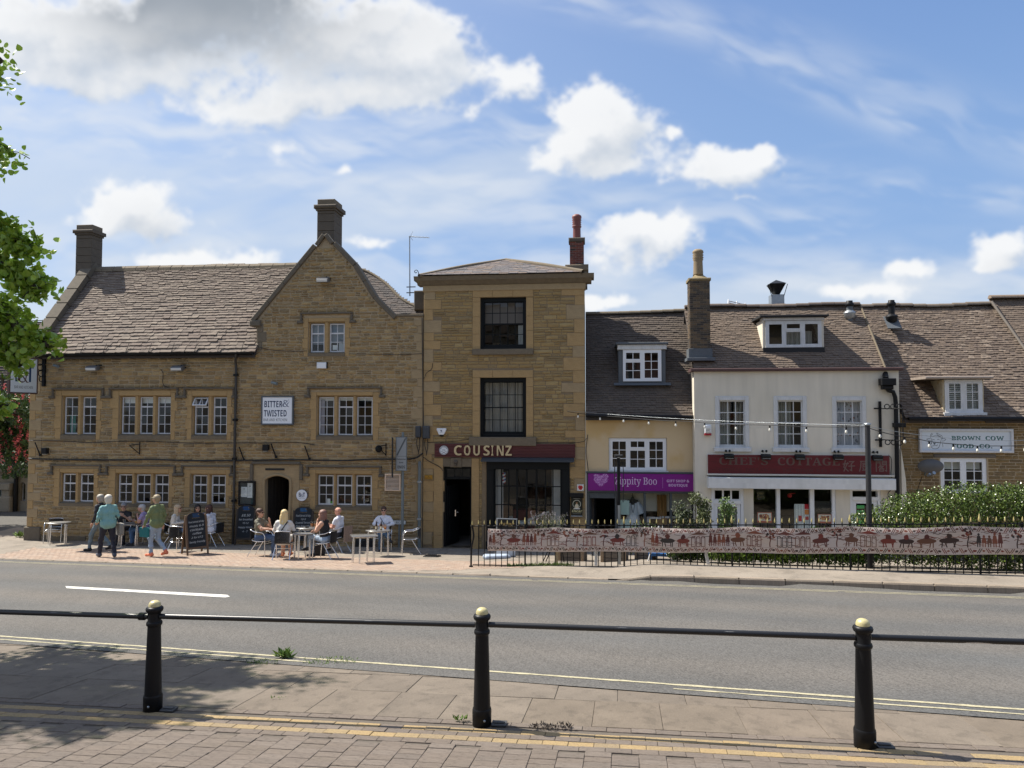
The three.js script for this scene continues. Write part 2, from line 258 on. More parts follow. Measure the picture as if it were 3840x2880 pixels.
function canvasTex(w, h, draw) { const c = document.createElement('canvas'); c.width = w; c.height = h; const g = c.getContext('2d'); draw(g, w, h); const t = new THREE.CanvasTexture(c); t.colorSpace = THREE.SRGBColorSpace; t.magFilter = THREE.LinearFilter; t.anisotropy = 8; return t; }
const printed = (w, h, draw, rough = 0.5) => new THREE.MeshStandardMaterial({ map: canvasTex(w, h, draw), roughness: rough, side: THREE.DoubleSide });
// a flat sheet with uv 0..1, for print
function sheet(x0, x1, y0, y1, z) { return geo([x0, y0, z, x1, y0, z, x1, y1, z, x0, y0, z, x1, y1, z, x0, y1, z], [0, 0, 1, 0, 0, 1, 0, 0, 1, 0, 0, 1, 0, 0, 1, 0, 0, 1], [0, 0, 1, 0, 1, 1, 0, 0, 1, 1, 0, 1]); }
// text squeezed or stretched to a width, spaced out evenly
function fitText(g, s, x, y, w, font, fill) { g.font = font; g.fillStyle = fill; g.textBaseline = 'alphabetic'; g.textAlign = 'left'; const m = g.measureText(s).width; g.save(); g.translate(x, y); g.scale(w / m, 1); g.fillText(s, 0, 0); g.restore(); }
// ------------------------------------------------------------------ ground, road, pavements
{
  const xs = [], zs = []; for (let x = -600; x <= 600; x += Math.abs(x) < 30 ? 1 : Math.abs(x) < 90 ? 6 : 60) xs.push(x); for (let z = -600; z <= 300; z += z > -34 && z < 14 ? 1 : Math.abs(z) < 90 ? 6 : 60) zs.push(z);
  const p = [], u = [], idx = []; for (const z of zs) for (const x of xs) { p.push(x, gy(x, z) - 0.07, z); u.push(x, z); }
  for (let j = 0; j < zs.length - 1; j++) for (let i = 0; i < xs.length - 1; i++) { const a = j * xs.length + i, b = a + 1, c = a + xs.length, d = c + 1; idx.push(a, c, b, b, c, d); }
  const g = geo(p, new Array(p.length).fill(0), u); g.setIndex(idx); g.computeVertexNormals();
  structure('ground', g, std([0.115, 0.11, 0.10], 0.93, { map: rep(T.asphalt, .25), bumpMap: rep(T.asphaltB, .5), bumpScale: 0.004 }));
}
const DIRR = Math.atan(0.286), RE = V3(Math.cos(DIRR), 0, Math.sin(DIRR)), RN = V3(Math.sin(DIRR), 0, -Math.cos(DIRR)); // along the road; across it, away from the viewpoint
{
  // carriageway as strips so that worn wheel tracks can differ in tone
  const NA = 44, NB = 190, p = [], u = [], c = [], idx = [];
  for (let j = 0; j <= NB; j++) {
    const x = mix(-62, 40, j / NB);
    for (let i = 0; i <= NA; i++) {
      const t = i / NA, d = mix(dNear(x), dFar(x), t), y = yRoad(d) + 0.008;
      p.push(x, y, -d); u.push(x * 1.04, t * 8.7);
      const w = t * 8.7, band = Math.cos((w - 1.3) * 2 * Math.PI / 2.15), nz = fbm(x * .35 + 30, w * 1.6 + 9, 4) - .5, n1 = fbm(x * .08 + 3, w * 2.2, 3) - .5;
      const k = 1 + 0.07 * band + 0.2 * nz + 0.16 * n1, warm = 0.03 * band + 0.08 * nz; c.push(k * (1 + warm), k, k * (1 - warm));
    }
  }
  for (let j = 0; j < NB; j++) for (let i = 0; i < NA; i++) { const a = j * (NA + 1) + i, b = a + 1, e = a + NA + 1, f = e + 1; idx.push(a, e, b, b, e, f); }
  const g = geo(p, new Array(p.length).fill(0), u, c); g.setIndex(idx); g.computeVertexNormals();
  const nn = g.attributes.normal; for (let i = 0; i < nn.count; i++) if (nn.getY(i) < 0) nn.setXYZ(i, -nn.getX(i), -nn.getY(i), -nn.getZ(i));
  structure('road', g, std([0.115, 0.11, 0.103], 0.9, { vertexColors: true, map: rep(T.asphalt, .22), bumpMap: rep(T.asphaltB, .45), bumpScale: 0.006 }));
}
// painted lines: a ragged ribbon on the road, off = distance to the far (or near) edge line
function ribbon(name, xa, xb, off, w, m, near, wear = 0.012, seed = 1, lift = 0.012) {
  const p = [], u = [], r = rng(seed), st = 0.12; let prev = null;
  for (let x = xa; x <= xb; x += st) {
    const k = 1.04, d0 = (near ? dNear(x) + off * k : dFar(x) - off * k), e0 = (r() - .5) * wear, e1 = (r() - .5) * wear;
    const a = [x, yRoad(d0 + e0) + lift, -(d0 + e0)], b = [x, yRoad(d0 + w * k + e1) + lift, -(d0 + w * k + e1)];
    if (prev && !(fbm(x * 1.7 + seed * 9, 3, 4) < (near === 2 ? .52 : near ? .08 : .2))) { p.push(...prev[0], ...a, ...b, ...prev[0], ...b, ...prev[1]); u.push(x - st, 0, x, 0, x, w, x - st, 0, x, w, x - st, w); }
    prev = [a, b];
  }
  return structure(name, geo(p, null, u), m);
}
const yellowLine = std([0.46, 0.42, 0.28], 0.75, { map: rep(T.paint, 1.1) }), whiteLine = std([0.72, 0.71, 0.66], 0.7, { map: rep(T.paint, .8) });
ribbon('road_marking_yellow_line', -40, 30, 0.30, 0.055, yellowLine, 1, .02, 3); ribbon('road_marking_yellow_line_001', -40, -2.3, 0.15, 0.04, yellowLine, 1, .02, 5); ribbon('road_marking_yellow_line_004', 1.6, 30, 0.15, 0.035, yellowLine, 1, .02, 6);
ribbon('road_marking_yellow_line_002', -40, 30, 0.50, 0.045, yellowLine, 0, .015, 7); ribbon('road_marking_yellow_line_003', -40, 30, 0.66, 0.045, yellowLine, 0, .015, 8);
{
  const q = [[245, 2200], [852, 2233], [862, 2240], [845, 2243], [250, 2208]].map((a) => onGround(...a)); const p = [], u = [];
  for (const [a, b, c] of [[0, 1, 4], [1, 3, 4], [1, 2, 3]]) for (const k of [a, b, c]) { p.push(q[k].x, yRoad(-q[k].z) + 0.013, q[k].z); u.push(q[k].x, q[k].z); }
  structure('road_marking_white_dash', geo(p, null, u), whiteLine);
  const q2 = [[-640, 2150], [-20, 2183], [-20, 2190], [-640, 2157]].map((a) => onGround(...a)); const p2 = [], u2 = [];
  for (const k of [0, 1, 2, 0, 2, 3]) { p2.push(q2[k].x, yRoad(-q2[k].z) + 0.013, q2[k].z); u2.push(q2[k].x, q2[k].z); }
  structure('road_marking_white_dash_001', geo(p2, null, u2), whiteLine);
}
// --- near pavement: frame set along the line of bollards
const A9 = 8.7 * Math.PI / 180, NO = V3(-0.26, 0, -6.2);
const nearPt = (a, b) => { const x = NO.x + a * Math.cos(A9) + b * Math.sin(A9), z = NO.z + a * Math.sin(A9) - b * Math.cos(A9); return V3(x, yRoad(-z), z); };
function nearMat(a, b, w, l, t, lift = 0, turn = 0, tilt = 0) {
  const c = nearPt(a, b), e1 = nearPt(a + 1, b).sub(c), e2 = c.clone().sub(nearPt(a, b + 1)); e1.normalize(); e2.normalize(); const n = V3().crossVectors(e2, e1).normalize();
  const m = new THREE.Matrix4().makeBasis(e1, n, e2).setPosition(c.x, c.y + lift, c.z); return m.multiply(M4(0, 0, 0, tilt, turn, tilt * .7, w, t, l));
}
// unit paving block: 1 x 1 plan, chamfered top at y = 0, foot at y = -1 ; chamfer given in plan units
function unitBlock(cx, cz, cy, r, lump = 0) {
  const j = () => (r() - .5) * lump, O = [[-.5, -.5], [.5, -.5], [.5, .5], [-.5, .5]], p = [], u = [], uo = r() * 5, vo = r() * 5;
  const top = O.map(([x, z]) => [x - Math.sign(x) * (cx + Math.abs(j())), j() * cy * 2, z - Math.sign(z) * (cz + Math.abs(j()))]), mid = O.map(([x, z]) => [x + j() * .3, -cy, z + j() * .3]), bot = O.map(([x, z]) => [x, -1, z]);
  const quad = (a, b, c, d) => { for (const v of [a, b, c, a, c, d]) { p.push(...v); u.push(v[0] + uo, v[2] + vo); } };
  quad(top[3], top[2], top[1], top[0]); for (let i = 0; i < 4; i++) { const k = (i + 1) % 4; quad(top[i], top[k], mid[k], mid[i]); quad(mid[i], mid[k], bot[k], bot[i]); }
  return geo(p, null, u);
}
{
  const bed = []; { const q = [nearPt(-45, -4.2), nearPt(45, -4.2), nearPt(45, 9), nearPt(-45, 9)]; const p = [], u = []; for (const k of [0, 1, 2, 0, 2, 3]) { p.push(q[k].x, q[k].y - 0.009, q[k].z); u.push(q[k].x, q[k].z); } bed.push(geo(p, null, u)); }
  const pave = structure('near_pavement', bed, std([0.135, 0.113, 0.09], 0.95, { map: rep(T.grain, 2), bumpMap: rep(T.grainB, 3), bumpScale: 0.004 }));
  const r = rng(901);
  // flag stones
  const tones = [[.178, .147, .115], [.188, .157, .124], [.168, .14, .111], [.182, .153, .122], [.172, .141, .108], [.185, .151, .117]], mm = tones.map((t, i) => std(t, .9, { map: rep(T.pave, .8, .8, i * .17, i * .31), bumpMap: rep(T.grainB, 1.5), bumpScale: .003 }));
  const units = [0, 1, 2, 3].map(() => unitBlock(.004, .004, .06, r, .003)), items = [];
  let b = 0.085; const rows = [.76, .62, .7, .66, .62, .7];
  rows.forEach((l, j) => { let a = -13 + rr(0, .6, r); while (a < 12) { const w = rr(.52, .74, r), edge = nearPt(a, b + l * .2); if (-edge.z < dNear(edge.x) + 1.2) items.push({ k: Math.floor(r() * 4), m: nearMat(a + w / 2, b + l / 2, w - .003, l - .003, .05, rr(-.0025, .0035, r), 0, rr(-.002, .002, r)), t: Math.floor(r() * 6), size: 9 - Math.abs(a) * .2 - b }); a += w; } b += l; });
  pieces('paving_slab', units, items, tones, mm, std([1, 1, 1], .9, { vertexColors: true, map: rep(T.pave, .8) }), pave, 220);
  // block paving with two painted yellow courses
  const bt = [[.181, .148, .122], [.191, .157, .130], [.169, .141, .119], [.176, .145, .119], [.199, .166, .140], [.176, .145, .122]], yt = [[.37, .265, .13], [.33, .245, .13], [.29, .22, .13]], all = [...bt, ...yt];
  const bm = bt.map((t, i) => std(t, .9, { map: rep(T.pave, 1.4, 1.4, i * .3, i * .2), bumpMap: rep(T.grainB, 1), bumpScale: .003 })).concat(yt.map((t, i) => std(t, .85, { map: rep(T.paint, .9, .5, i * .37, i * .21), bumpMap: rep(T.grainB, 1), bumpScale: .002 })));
  const bu = [0, 1, 2, 3, 4, 5].map(() => unitBlock(.013, .026, .045, r, .012)), bi = [];
  const blockItem = (a, bb, w, l, t, turn = 0) => { const q = nearPt(a, bb), px = 1920 + q.x / -q.z * FOC; const inView = Math.abs(px - 1920) < 2050 && bb > -1.08; bi.push({ k: Math.floor(r() * 6), m: nearMat(a, bb, w, l, .06, rr(-.003, .003, r), turn, rr(-.008, .008, r)), t, size: (inView ? 10 : 0) + 2 / (-q.z) + (t > 5 ? .2 : 0) }); };
  const e = .0035;
  for (const [bb, yel] of [[.035, 0], [-.065, 0], [-.15, 1], [-.25, 0], [-.35, 1], [-.45, 0]]) { if (bb === -.065) continue; for (let a = -9; a < 8; a += .2) blockItem(a + (yel ? .06 : .15) * 1, bb, .2 - e, .1 - e, yel && r() > .015 ? 6 + Math.floor(r() * 3) : Math.floor(r() * 6)); }
  for (let i = 0; i < 78; i++) { const a = -8.2 + i * .2; for (let k = 0; k < 19; k++) { const bb = -.55 - k * .1 - (i % 2) * .05; blockItem(a, bb, .2 - e, .1 - e, Math.floor(r() * 6)); } }
  pieces('paving_block', bu, bi, all, bm, std([1, 1, 1], .9, { vertexColors: true, map: rep(T.pave, 1.4), bumpMap: rep(T.grainB, 1), bumpScale: .003 }), pave, 300);
}
// --- far pavement: sheet, brick band by the kerb, slabs by the wall, kerb stones
{
  const NA = 26, NB = 120, p = [], u = [], idx = [];
  for (let j = 0; j <= NB; j++) { const x = mix(-19, 26, j / NB); for (let i = 0; i <= NA; i++) { const d = mix(dFar(x) + 0.02, dFace(x) + 2.5, i / NA); p.push(x, gy(x, -d) + 0.004, -d); u.push(x, d); } }
  for (let j = 0; j < NB; j++) for (let i = 0; i < NA; i++) { const a = j * (NA + 1) + i, b = a + 1, e = a + NA + 1, f = e + 1; idx.push(a, e, b, b, e, f); }
  const g = geo(p, new Array(p.length).fill(0), u); g.setIndex(idx); g.computeVertexNormals(); const nn = g.attributes.normal; for (let i = 0; i < nn.count; i++) if (nn.getY(i) < 0) nn.setXYZ(i, -nn.getX(i), -nn.getY(i), -nn.getZ(i));
  const pv = structure('far_pavement', g, std([0.27, 0.235, 0.195], 0.93, { map: rep(T.pave, .5), bumpMap: rep(T.grainB, 1), bumpScale: .004 }));
  const r = rng(511), units = [0, 1, 2, 3].map(() => unitBlock(.03, .06, .1, r, .03)), tones = [[.36, .265, .205], [.39, .295, .23], [.33, .25, .2], [.37, .275, .21], [.35, .28, .23], [.41, .32, .255]];
  const items = [], slope = (x, z) => { const h = .1; return [(gy(x + h, z) - gy(x - h, z)) / (2 * h), (gy(x, z + h) - gy(x, z - h)) / (2 * h)]; };
  const place = (x, z, turn, w, l, t, lift) => { const [sx, sz] = slope(x, z), n = V3(-sx, 1, -sz).normalize(), e1 = V3(Math.cos(turn), 0, Math.sin(turn)); e1.y = sx * e1.x + sz * e1.z; e1.normalize(); const e3 = V3().crossVectors(e1, n).normalize(); return new THREE.Matrix4().makeBasis(e1, n, e3).setPosition(x, gy(x, z) + lift, z).multiply(M4(0, 0, 0, 0, 0, 0, w, t, l)); };
  for (let k = 0; k < 26; k++) for (let s = -21; s < 2.4; s += .2) {
    const off = .12 + k * .1, ss = s + (k % 2) * .1, c = V3(0, 0, -dFar(0)).addScaledVector(RE, ss).addScaledVector(RN, off); if (c.x < -15.2 || c.x > -1.2 - (k < 6 ? (6 - k) * .35 : 0) + (k > 8 ? 1.4 : 0) || -c.z > dFace(c.x) - 1.75) continue;
    items.push([Math.floor(r() * 4), place(c.x, c.z, DIRR, .195, .095, .04, .012 + rr(-.002, .002, r)), tones[Math.floor(r() * 6)]]);
  }
  const bricks = part('paving_brick', joinUnits(units, items), std([1, 1, 1], .92, { vertexColors: true, map: rep(T.pave, 1), bumpMap: rep(T.grainB, 1), bumpScale: .003 }), pv); bricks.userData.kind = 'stuff';
  const su = [0, 1, 2].map(() => unitBlock(.012, .018, .15, r, .01)), st = [[.3, .27, .23], [.33, .29, .24], [.27, .245, .21], [.31, .27, .22]], sm = st.map((t, i) => std(t, .92, { map: rep(T.pave, .9, .9, i * .3, i * .1), bumpMap: rep(T.grainB, 1), bumpScale: .003 })), si = [];
  for (let k = 0; k < 4; k++) { let x = -15.4 + (k % 2) * .3; while (x < 3) { const w = rr(.5, .85, r), b = .25 + k * .47, cx = x + w / 2, d = dFace(cx) - b; if (-(-d) > dFar(cx) + .4) si.push({ k: k % 3, m: place(cx, -d, .105, w - .012, .455, .05, .015 + rr(-.002, .003, r)), t: Math.floor(r() * 4), size: 1 }); x += w; } }
  pieces('paving_slab', su, si, st, sm, sm[0], pv, 300);
  // kerb
  const kerb = thing('kerb', null, null); kerb.name = 'kerb'; kerb.userData = { kind: 'structure' };
  const ku = [0, 1, 2].map(() => unitBlock(.012, .1, .1, r, .012)), kt = [[.33, .275, .215], [.36, .3, .24], [.3, .255, .205]], km = kt.map((t, i) => std(t, .92, { map: rep(T.pave, 1, 1, i * .3), bumpMap: rep(T.grainB, 2), bumpScale: .006 })), ki = [];
  let s = -26; while (s < 24) { const l = 0.91, c = V3(0, 0, -dFar(0)).addScaledVector(RE, s + l / 2).addScaledVector(RN, .04), h = kerbH(c.x), m = place(c.x, c.z - .3, DIRR, l - .012, .15, .3, 0); m.setPosition(c.x, yRoad(dFar(c.x)) + h + .006, c.z); const dh = (kerbH(c.x + l / 2) - kerbH(c.x - l / 2)) / l; m.multiply(M4(0, 0, 0, 0, 0, Math.atan(dh) / .3 * .1)); ki.push({ k: Math.floor(r() * 3), m, t: Math.floor(r() * 3), size: 1 }); s += l; }
  pieces('kerb_stone', ku, ki, kt, km, km[0], kerb, 300);
}
// ------------------------------------------------------------------ building kit
// a building: root group at the foot of its front, children in metres along / up / out
function building(name, label, D, pxc, category = 'house') {
  const xc = loc(D, pxc, 1800).x, root = thing(name, label, category, toWorld(D, xc, 0, 0), PHI);
  return { root, D, xc, x: (px, py = 1500, z = 0) => loc(D, px, py, z).x - xc, y: (px, py, z = 0) => loc(D, px, py, z).y, p: (px, py, z = 0) => { const l = loc(D, px, py, z); return [l.x - xc, l.y]; }, roof: (px, py, y0, z0, t) => { const l = locRoof(D, px, py, y0, z0, t); return { x: l.x - xc, y: l.y, z: l.z }; } };
}
// pixel rectangle to local rectangle
const box4 = (b, x0, x1, y0, y1, z = 0) => { const ym = (y0 + y1) / 2, xm = (x0 + x1) / 2; return [b.x(x0, ym, z), b.x(x1, ym, z), b.y(xm, y1, z), b.y(xm, y0, z)]; };
// unit rubble stones: face pillowed and hammer-dressed; x,y in -.5..+.5, z 0..1
function unitStone(r, rough = 1) {
  const p = [], u = [], uo = r() * 7, vo = r() * 7, n = 4, m = 3, P_ = [];
  for (let j = 0; j <= m; j++) for (let i = 0; i <= n; i++) { const a = i / n - .5, b = j / m - .5, edge = i === 0 || j === 0 || i === n || j === m; const corner = (i === 0 || i === n) && (j === 0 || j === m); P_.push([a * (edge ? 1 - .06 * r() : .97) + (edge ? 0 : (r() - .5) * .1), b * (edge ? 1 - .12 * r() : .9) + (edge ? 0 : (r() - .5) * .12), edge ? (corner ? .18 : .3 + .2 * r()) : .55 + .45 * r() * rough + .1]); }
  const tri = (a, b, c) => { for (const v of [a, b, c]) { p.push(...v); u.push(v[0] + uo, v[1] * .5 + vo); } };
  const at = (i, j) => P_[j * (n + 1) + i];
  for (let j = 0; j < m; j++) for (let i = 0; i < n; i++) { const a = at(i, j), b = at(i + 1, j), c = at(i + 1, j + 1), d = at(i, j + 1); if ((i + j) % 2) { tri(a, b, c); tri(a, c, d); } else { tri(a, b, d); tri(b, c, d); } }
  const rim = []; for (let i = 0; i < n; i++) rim.push(at(i, 0)); for (let j = 0; j < m; j++) rim.push(at(n, j)); for (let i = n; i > 0; i--) rim.push(at(i, m)); for (let j = m; j > 0; j--) rim.push(at(0, j));
  for (let k = 0; k < rim.length; k++) { const a = rim[k], b = rim[(k + 1) % rim.length], c = [b[0], b[1], -.6], d = [a[0], a[1], -.6]; tri(b, a, d); tri(b, d, c); }
  return geo(p, null, u);
}
const stoneUnits = (() => { const r = rng(31); return [...Array(10)].map(() => unitStone(r)); })();
const flatUnits = (() => { const r = rng(37); return [...Array(4)].map(() => unitStone(r, .12)); })();
const stoneJoined = std([1, 1, 1], 0.92, { vertexColors: true, map: T.stone, bumpMap: T.stoneB, bumpScale: 0.025 });
const toneMats = new Map();
function tonesOf(tones, m = { map: T.stone, bumpMap: T.stoneB, bumpScale: 0.025 }, rough = .92) { const k = JSON.stringify(tones) + (m.map ? m.map.id : 0); if (!toneMats.has(k)) toneMats.set(k, tones.map((t) => std(t, rough, m))); return toneMats.get(k); }
// coursed rubble over x0..x1, y0..y1 (limits may be functions of y), leaving out the rectangles in 'out'
function rubble(parent, lim, y0, y1, out, o = {}) {
  const r = rng(o.seed || 5), tones = o.tones, mats = tonesOf(tones), items = []; let y = y0;
  while (y < y1 - .04) {
    let h = Math.min(rr(o.h[0], o.h[1], r), y1 - y); if (y1 - y - h < .05) h = y1 - y; const [xa, xb] = lim(y + h / 2), cuts = out.filter((c) => c[2] < y + h - .02 && c[3] > y + .02).map((c) => [c[0], c[1]]).sort((a, b) => a[0] - b[0]);
    const spans = []; let cur = xa; for (const [a, b] of cuts) { if (a > cur + .05) spans.push([cur, Math.min(a, xb)]); cur = Math.max(cur, b); } if (cur < xb - .05) spans.push([cur, xb]);
    for (const [a, b] of spans) {
      let x = a; while (x < b - .03) {
        let w = rr(o.w[0], o.w[1], r) * (r() < .12 ? 1.5 : 1); if (b - x - w < o.w[0] * .6) w = b - x; if (w > o.w[1] * 1.9) w *= .5;
        const split = h > o.h[1] * .86 && r() < .3, t = Math.floor(r() * tones.length), jj = o.joint || .012;
        const add = (yy, hh) => items.push({ k: Math.floor(r() * stoneUnits.length), m: M4(x + w / 2, yy + hh / 2, (o.z || 0) - .004, 0, 0, rr(-.012, .012, r), Math.max(.03, w - jj * rr(.7, 1.5, r)), Math.max(.025, hh - jj * rr(.7, 1.5, r)), rr(o.d[0], o.d[1], r)), t, size: w * hh });
        if (split) { add(y, h * .5); add(y + h * .5, h * .5); } else add(y, h);
        x += w;
      }
    }
    y += h;
  }
  pieces('stone', stoneUnits, items, tones, mats, stoneJoined, parent, o.most || 300);
}
// quoins: alternating long and short dressed blocks up a corner; side -1 left corner, +1 right corner
function quoins(parent, x, y0, y1, side, m, seed, wl = .42, ws = .24, hh = [.24, .36], z = .022) {
  const r = rng(seed), rects = []; let y = y0, k = 0; while (y < y1 - .05) { let h = Math.min(rr(...hh, r), y1 - y); const w = (k++ % 2 ? wl : ws) * rr(.85, 1.15, r), a = side < 0 ? x : x - w, b = side < 0 ? x + w : x; rects.push([a, b, y, y + h]); part('quoin', cbx(a + .004, b - .004, y + .004, y + h - .004, -.1, z + rr(-.004, .006, r), .008), Array.isArray(m) ? m[k % m.length] : m, parent); y += h; }
  return rects;
}
// a light: frame, bars and panes; returns nothing, adds to window group w
function light(w, x0, x1, y0, y1, z, cols, rows, o = {}) {
  const f = o.f || .035, bw = o.bar || .016, m = o.mat || M.white, gap = o.rails || [], fd = o.depth || .04;
  const fr = [bx(x0, x1, y1 - f, y1, z - fd, z), bx(x0, x1, y0, y0 + f * (o.foot || 1), z - fd, z), bx(x0, x0 + f, y0 + f * (o.foot || 1), y1 - f, z - fd, z), bx(x1 - f, x1, y0 + f * (o.foot || 1), y1 - f, z - fd, z)];
  part('frame', fr, m, w);
  const a = x0 + f, b = x1 - f, c = y0 + f * (o.foot || 1), d = y1 - f, bars = [];
  for (let i = 1; i < cols; i++) { const x = mix(a, b, i / cols); bars.push(bx(x - bw / 2, x + bw / 2, c, d, z - fd * .8, z - .004)); }
  for (let j = 1; j < rows; j++) { const y = mix(c, d, j / rows), k = gap.includes(j) ? bw * 2.6 : bw; bars.push(bx(a, b, y - k / 2, y + k / 2, z - fd * .8, z - (gap.includes(j) ? -.003 : .006))); }
  if (bars.length) part('glazing_bars', bars, m, w);
  const r = rng(Math.floor(Math.abs(x0 * 977 + y0 * 131)) + 3);
  for (let i = 0; i < cols; i++) for (let j = 0; j < rows; j++) { if (o.skip && o.skip(i, j)) continue; const pa = mix(a, b, i / cols), pb = mix(a, b, (i + 1) / cols), pc = mix(c, d, j / rows), pd = mix(c, d, (j + 1) / rows); const g = sheet(-(pb - pa) / 2, (pb - pa) / 2, -(pd - pc) / 2, (pd - pc) / 2, 0); const q = part('pane', g, o.glass || M.glass, w); q.position.set((pa + pb) / 2, (pc + pd) / 2, z - fd * .5); q.rotation.set(rr(-.012, .012, r), rr(-.012, .012, r), 0); }
}
// roof of separate tiles on a plane that rises towards -z. left/right: functions of height fraction; sag: unevenness
function tiledRoof(parent, o) {
  const r = rng(o.seed), { y0, z0, tanp, y1 } = o, p = Math.atan(tanp), sl = (y1 - y0) / Math.sin(p), items = [], mats = tonesOf(o.tones, { map: T.slate, bumpMap: T.stoneB, bumpScale: .008 });
  const units = o.units; let s = 0, k = 0;
  while (s < sl) {
    const f = s / sl, g = mix(o.gauge[0], o.gauge[1], f) * rr(.92, 1.08, r), w0 = mix(o.w[0], o.w[1], f), [xa, xb] = o.lim(y0 + s * Math.sin(p)); let x = xa + (k % 2 ? 0 : -w0 * .5) + rr(-.03, .03, r);
    while (x < xb) {
      let w = w0 * rr(1 - o.vary, 1 + o.vary, r), a = Math.max(x, xa), b = Math.min(x + w, xb); x += w; if (b - a < .03) continue;
      const len = g * 1.75, cx = (a + b) / 2, hole = o.out && o.out.some((c) => cx > c[0] && cx < c[1] && y0 + (s + g * .5) * Math.sin(p) > c[2] && y0 + (s + g * .5) * Math.sin(p) < c[3]); if (hole) continue;
      const sg = o.sag * 1.3 * (fbm(cx * .3 + o.seed, s * .3 + 4, 2) - .5), sm = s + rr(-.006, .006, r) * (o.rag || 1) + sg * .5, up = sg * .9 + rr(0, .006, r);
      const cy = y0 + (sm + len / 2) * Math.sin(p), cz = z0 - (sm + len / 2) * Math.cos(p);
      const m = new THREE.Matrix4().makeRotationX(-(Math.PI / 2 - p)).setPosition(cx, cy + up * Math.cos(p), cz + up * Math.sin(p));
      // unit: x width, y up the slope, z outwards; tilt so that tails lie on the course below
      m.multiply(M4(0, 0, 0, -Math.asin(Math.min(.5, (o.th * 1.15) / len)) - rr(0, .02, r), 0, rr(-.01, .01, r) * (o.rag || 1), (b - a) * .97, len, o.th * rr(.75, 1.3, r)));
      items.push({ k: Math.floor(r() * units.length), m, t: Math.floor(r() * o.tones.length), size: w * g * rr(.98, 1.02, r) });
    }
    s += g; k++;
  }
  pieces(o.name || 'roof_tile', units, items, o.tones, mats, std([1, 1, 1], .93, { vertexColors: true, map: T.slate, bumpMap: T.stoneB, bumpScale: .008 }), parent, o.most ?? 300);
  return sl;
}
function unitTile(r, rag) {   // x -.5...5, y -.5 (tail).. .5, z 0..1 ; the tail edge is uneven
  const n = 3, p = [], u = [], uo = r() * 6, vo = r() * 6, top = [], bot = []; const tri = (a, b, c) => { for (const v of [a, b, c]) { p.push(...v); u.push(v[0] * .4 + uo, v[1] * .4 + vo); } };
  for (let i = 0; i <= n; i++) { const x = i / n - .5, e = (r() - .3) * rag * (i === 0 || i === n ? 1.6 : 1); top.push([x, -.5 + e, .85 + .3 * r()]); bot.push([x, -.5 + e * .8, 0]); }
  const t2 = [[-.5, .5, 1], [.5, .5, 1]];
  for (let i = 0; i < n; i++) { tri(bot[i], bot[i + 1], top[i + 1]); tri(bot[i], top[i + 1], top[i]); const m = [(top[i][0] + top[i + 1][0]) / 2, .5, 1]; tri(top[i], top[i + 1], i + 1 === n ? t2[1] : [top[i + 1][0], .5, 1]); tri(top[i], i + 1 === n ? t2[1] : [top[i + 1][0], .5, 1], i === 0 ? t2[0] : [top[i][0], .5, 1]); }
  tri(bot[0], top[0], t2[0]); tri(bot[0], t2[0], [-.5, .5, 0]); tri(top[n], bot[n], t2[1]); tri(bot[n], [.5, .5, 0], t2[1]);
  return geo(p, null, u);
}
const slateUnits = (() => { const r = rng(61); return [...Array(8)].map(() => unitTile(r, .07)); })(), tileUnits = (() => { const r = rng(67); return [...Array(6)].map(() => unitTile(r, .03)); })();
// solid under a roof slope, and the same for its back
function roofSlab(parent, x0, x1, y0, z0, y1, tanp, m, back = true, th = .06) {
  const z1 = z0 - (y1 - y0) / tanp, g = [], n = Math.hypot(1, tanp), ox = -th * tanp / n, oy = -th / n;
  const prism = (A, B) => { const p = [], q = (a, b, c, d) => p.push(...a, ...b, ...c, ...a, ...c, ...d); const a = [x0, A[0], A[1]], b = [x1, A[0], A[1]], c = [x1, B[0], B[1]], d = [x0, B[0], B[1]], lo = (v) => [v[0], v[1] - th * 1.3, v[2]]; q(a, b, c, d); q(lo(d), lo(c), lo(b), lo(a)); q(a, lo(a), lo(b), b); q(d, c, lo(c), lo(d)); q(a, d, lo(d), lo(a)); q(b, lo(b), lo(c), c); return geo(p, null, p.filter((_, i) => i % 3 !== 2)); };
  g.push(prism([y0 + oy * 1.0 - .02, z0], [y1 - .02, z1])); if (back) g.push(prism([y0 - .02, 2 * z1 - z0], [y1 - .02, z1]));
  return part('roof_deck', g, m, parent);
}
// vertical-sided shell behind a front wall: sides, back, floors; keeps the inside dark
function shell(parent, x0, x1, y1, depth, m, floors = []) {
  const g = [bx(x0, x0 + .25, 0, y1, -depth, -.36), bx(x1 - .25, x1, 0, y1, -depth, -.36), bx(x0, x1, 0, y1, -depth - .25, -depth), bx(x0 + .26, x1 - .26, -.1, 0.03, -depth, -.36), bx(x0 + .26, x1 - .26, y1 - .06, y1, -depth, -.36)];
  for (const f of floors) g.push(bx(x0 + .26, x1 - .26, f - .15, f + .1, -depth, -.37));
  return part('inner_walls', g, m, parent);
}
function curtain(parent, name, x0, x1, y0, y1, z, m, folds = 9, amp = .02) { const n = 48, p = [], u = [], X = (i) => mix(x0, x1, i / n), Z = (i) => z + amp * Math.sin(i / n * folds * 6.283) * (1 + .4 * Math.sin(i * .7)); for (let i = 0; i < n; i++) { const a = [X(i), y0, Z(i)], b = [X(i + 1), y0, Z(i + 1)], c = [X(i + 1), y1, Z(i + 1)], d = [X(i), y1, Z(i)]; p.push(...a, ...b, ...c, ...a, ...c, ...d); u.push(i / n, 0, (i + 1) / n, 0, (i + 1) / n, 1, i / n, 0, (i + 1) / n, 1, i / n, 1); } return part(name, geo(p, null, u), m, parent); }
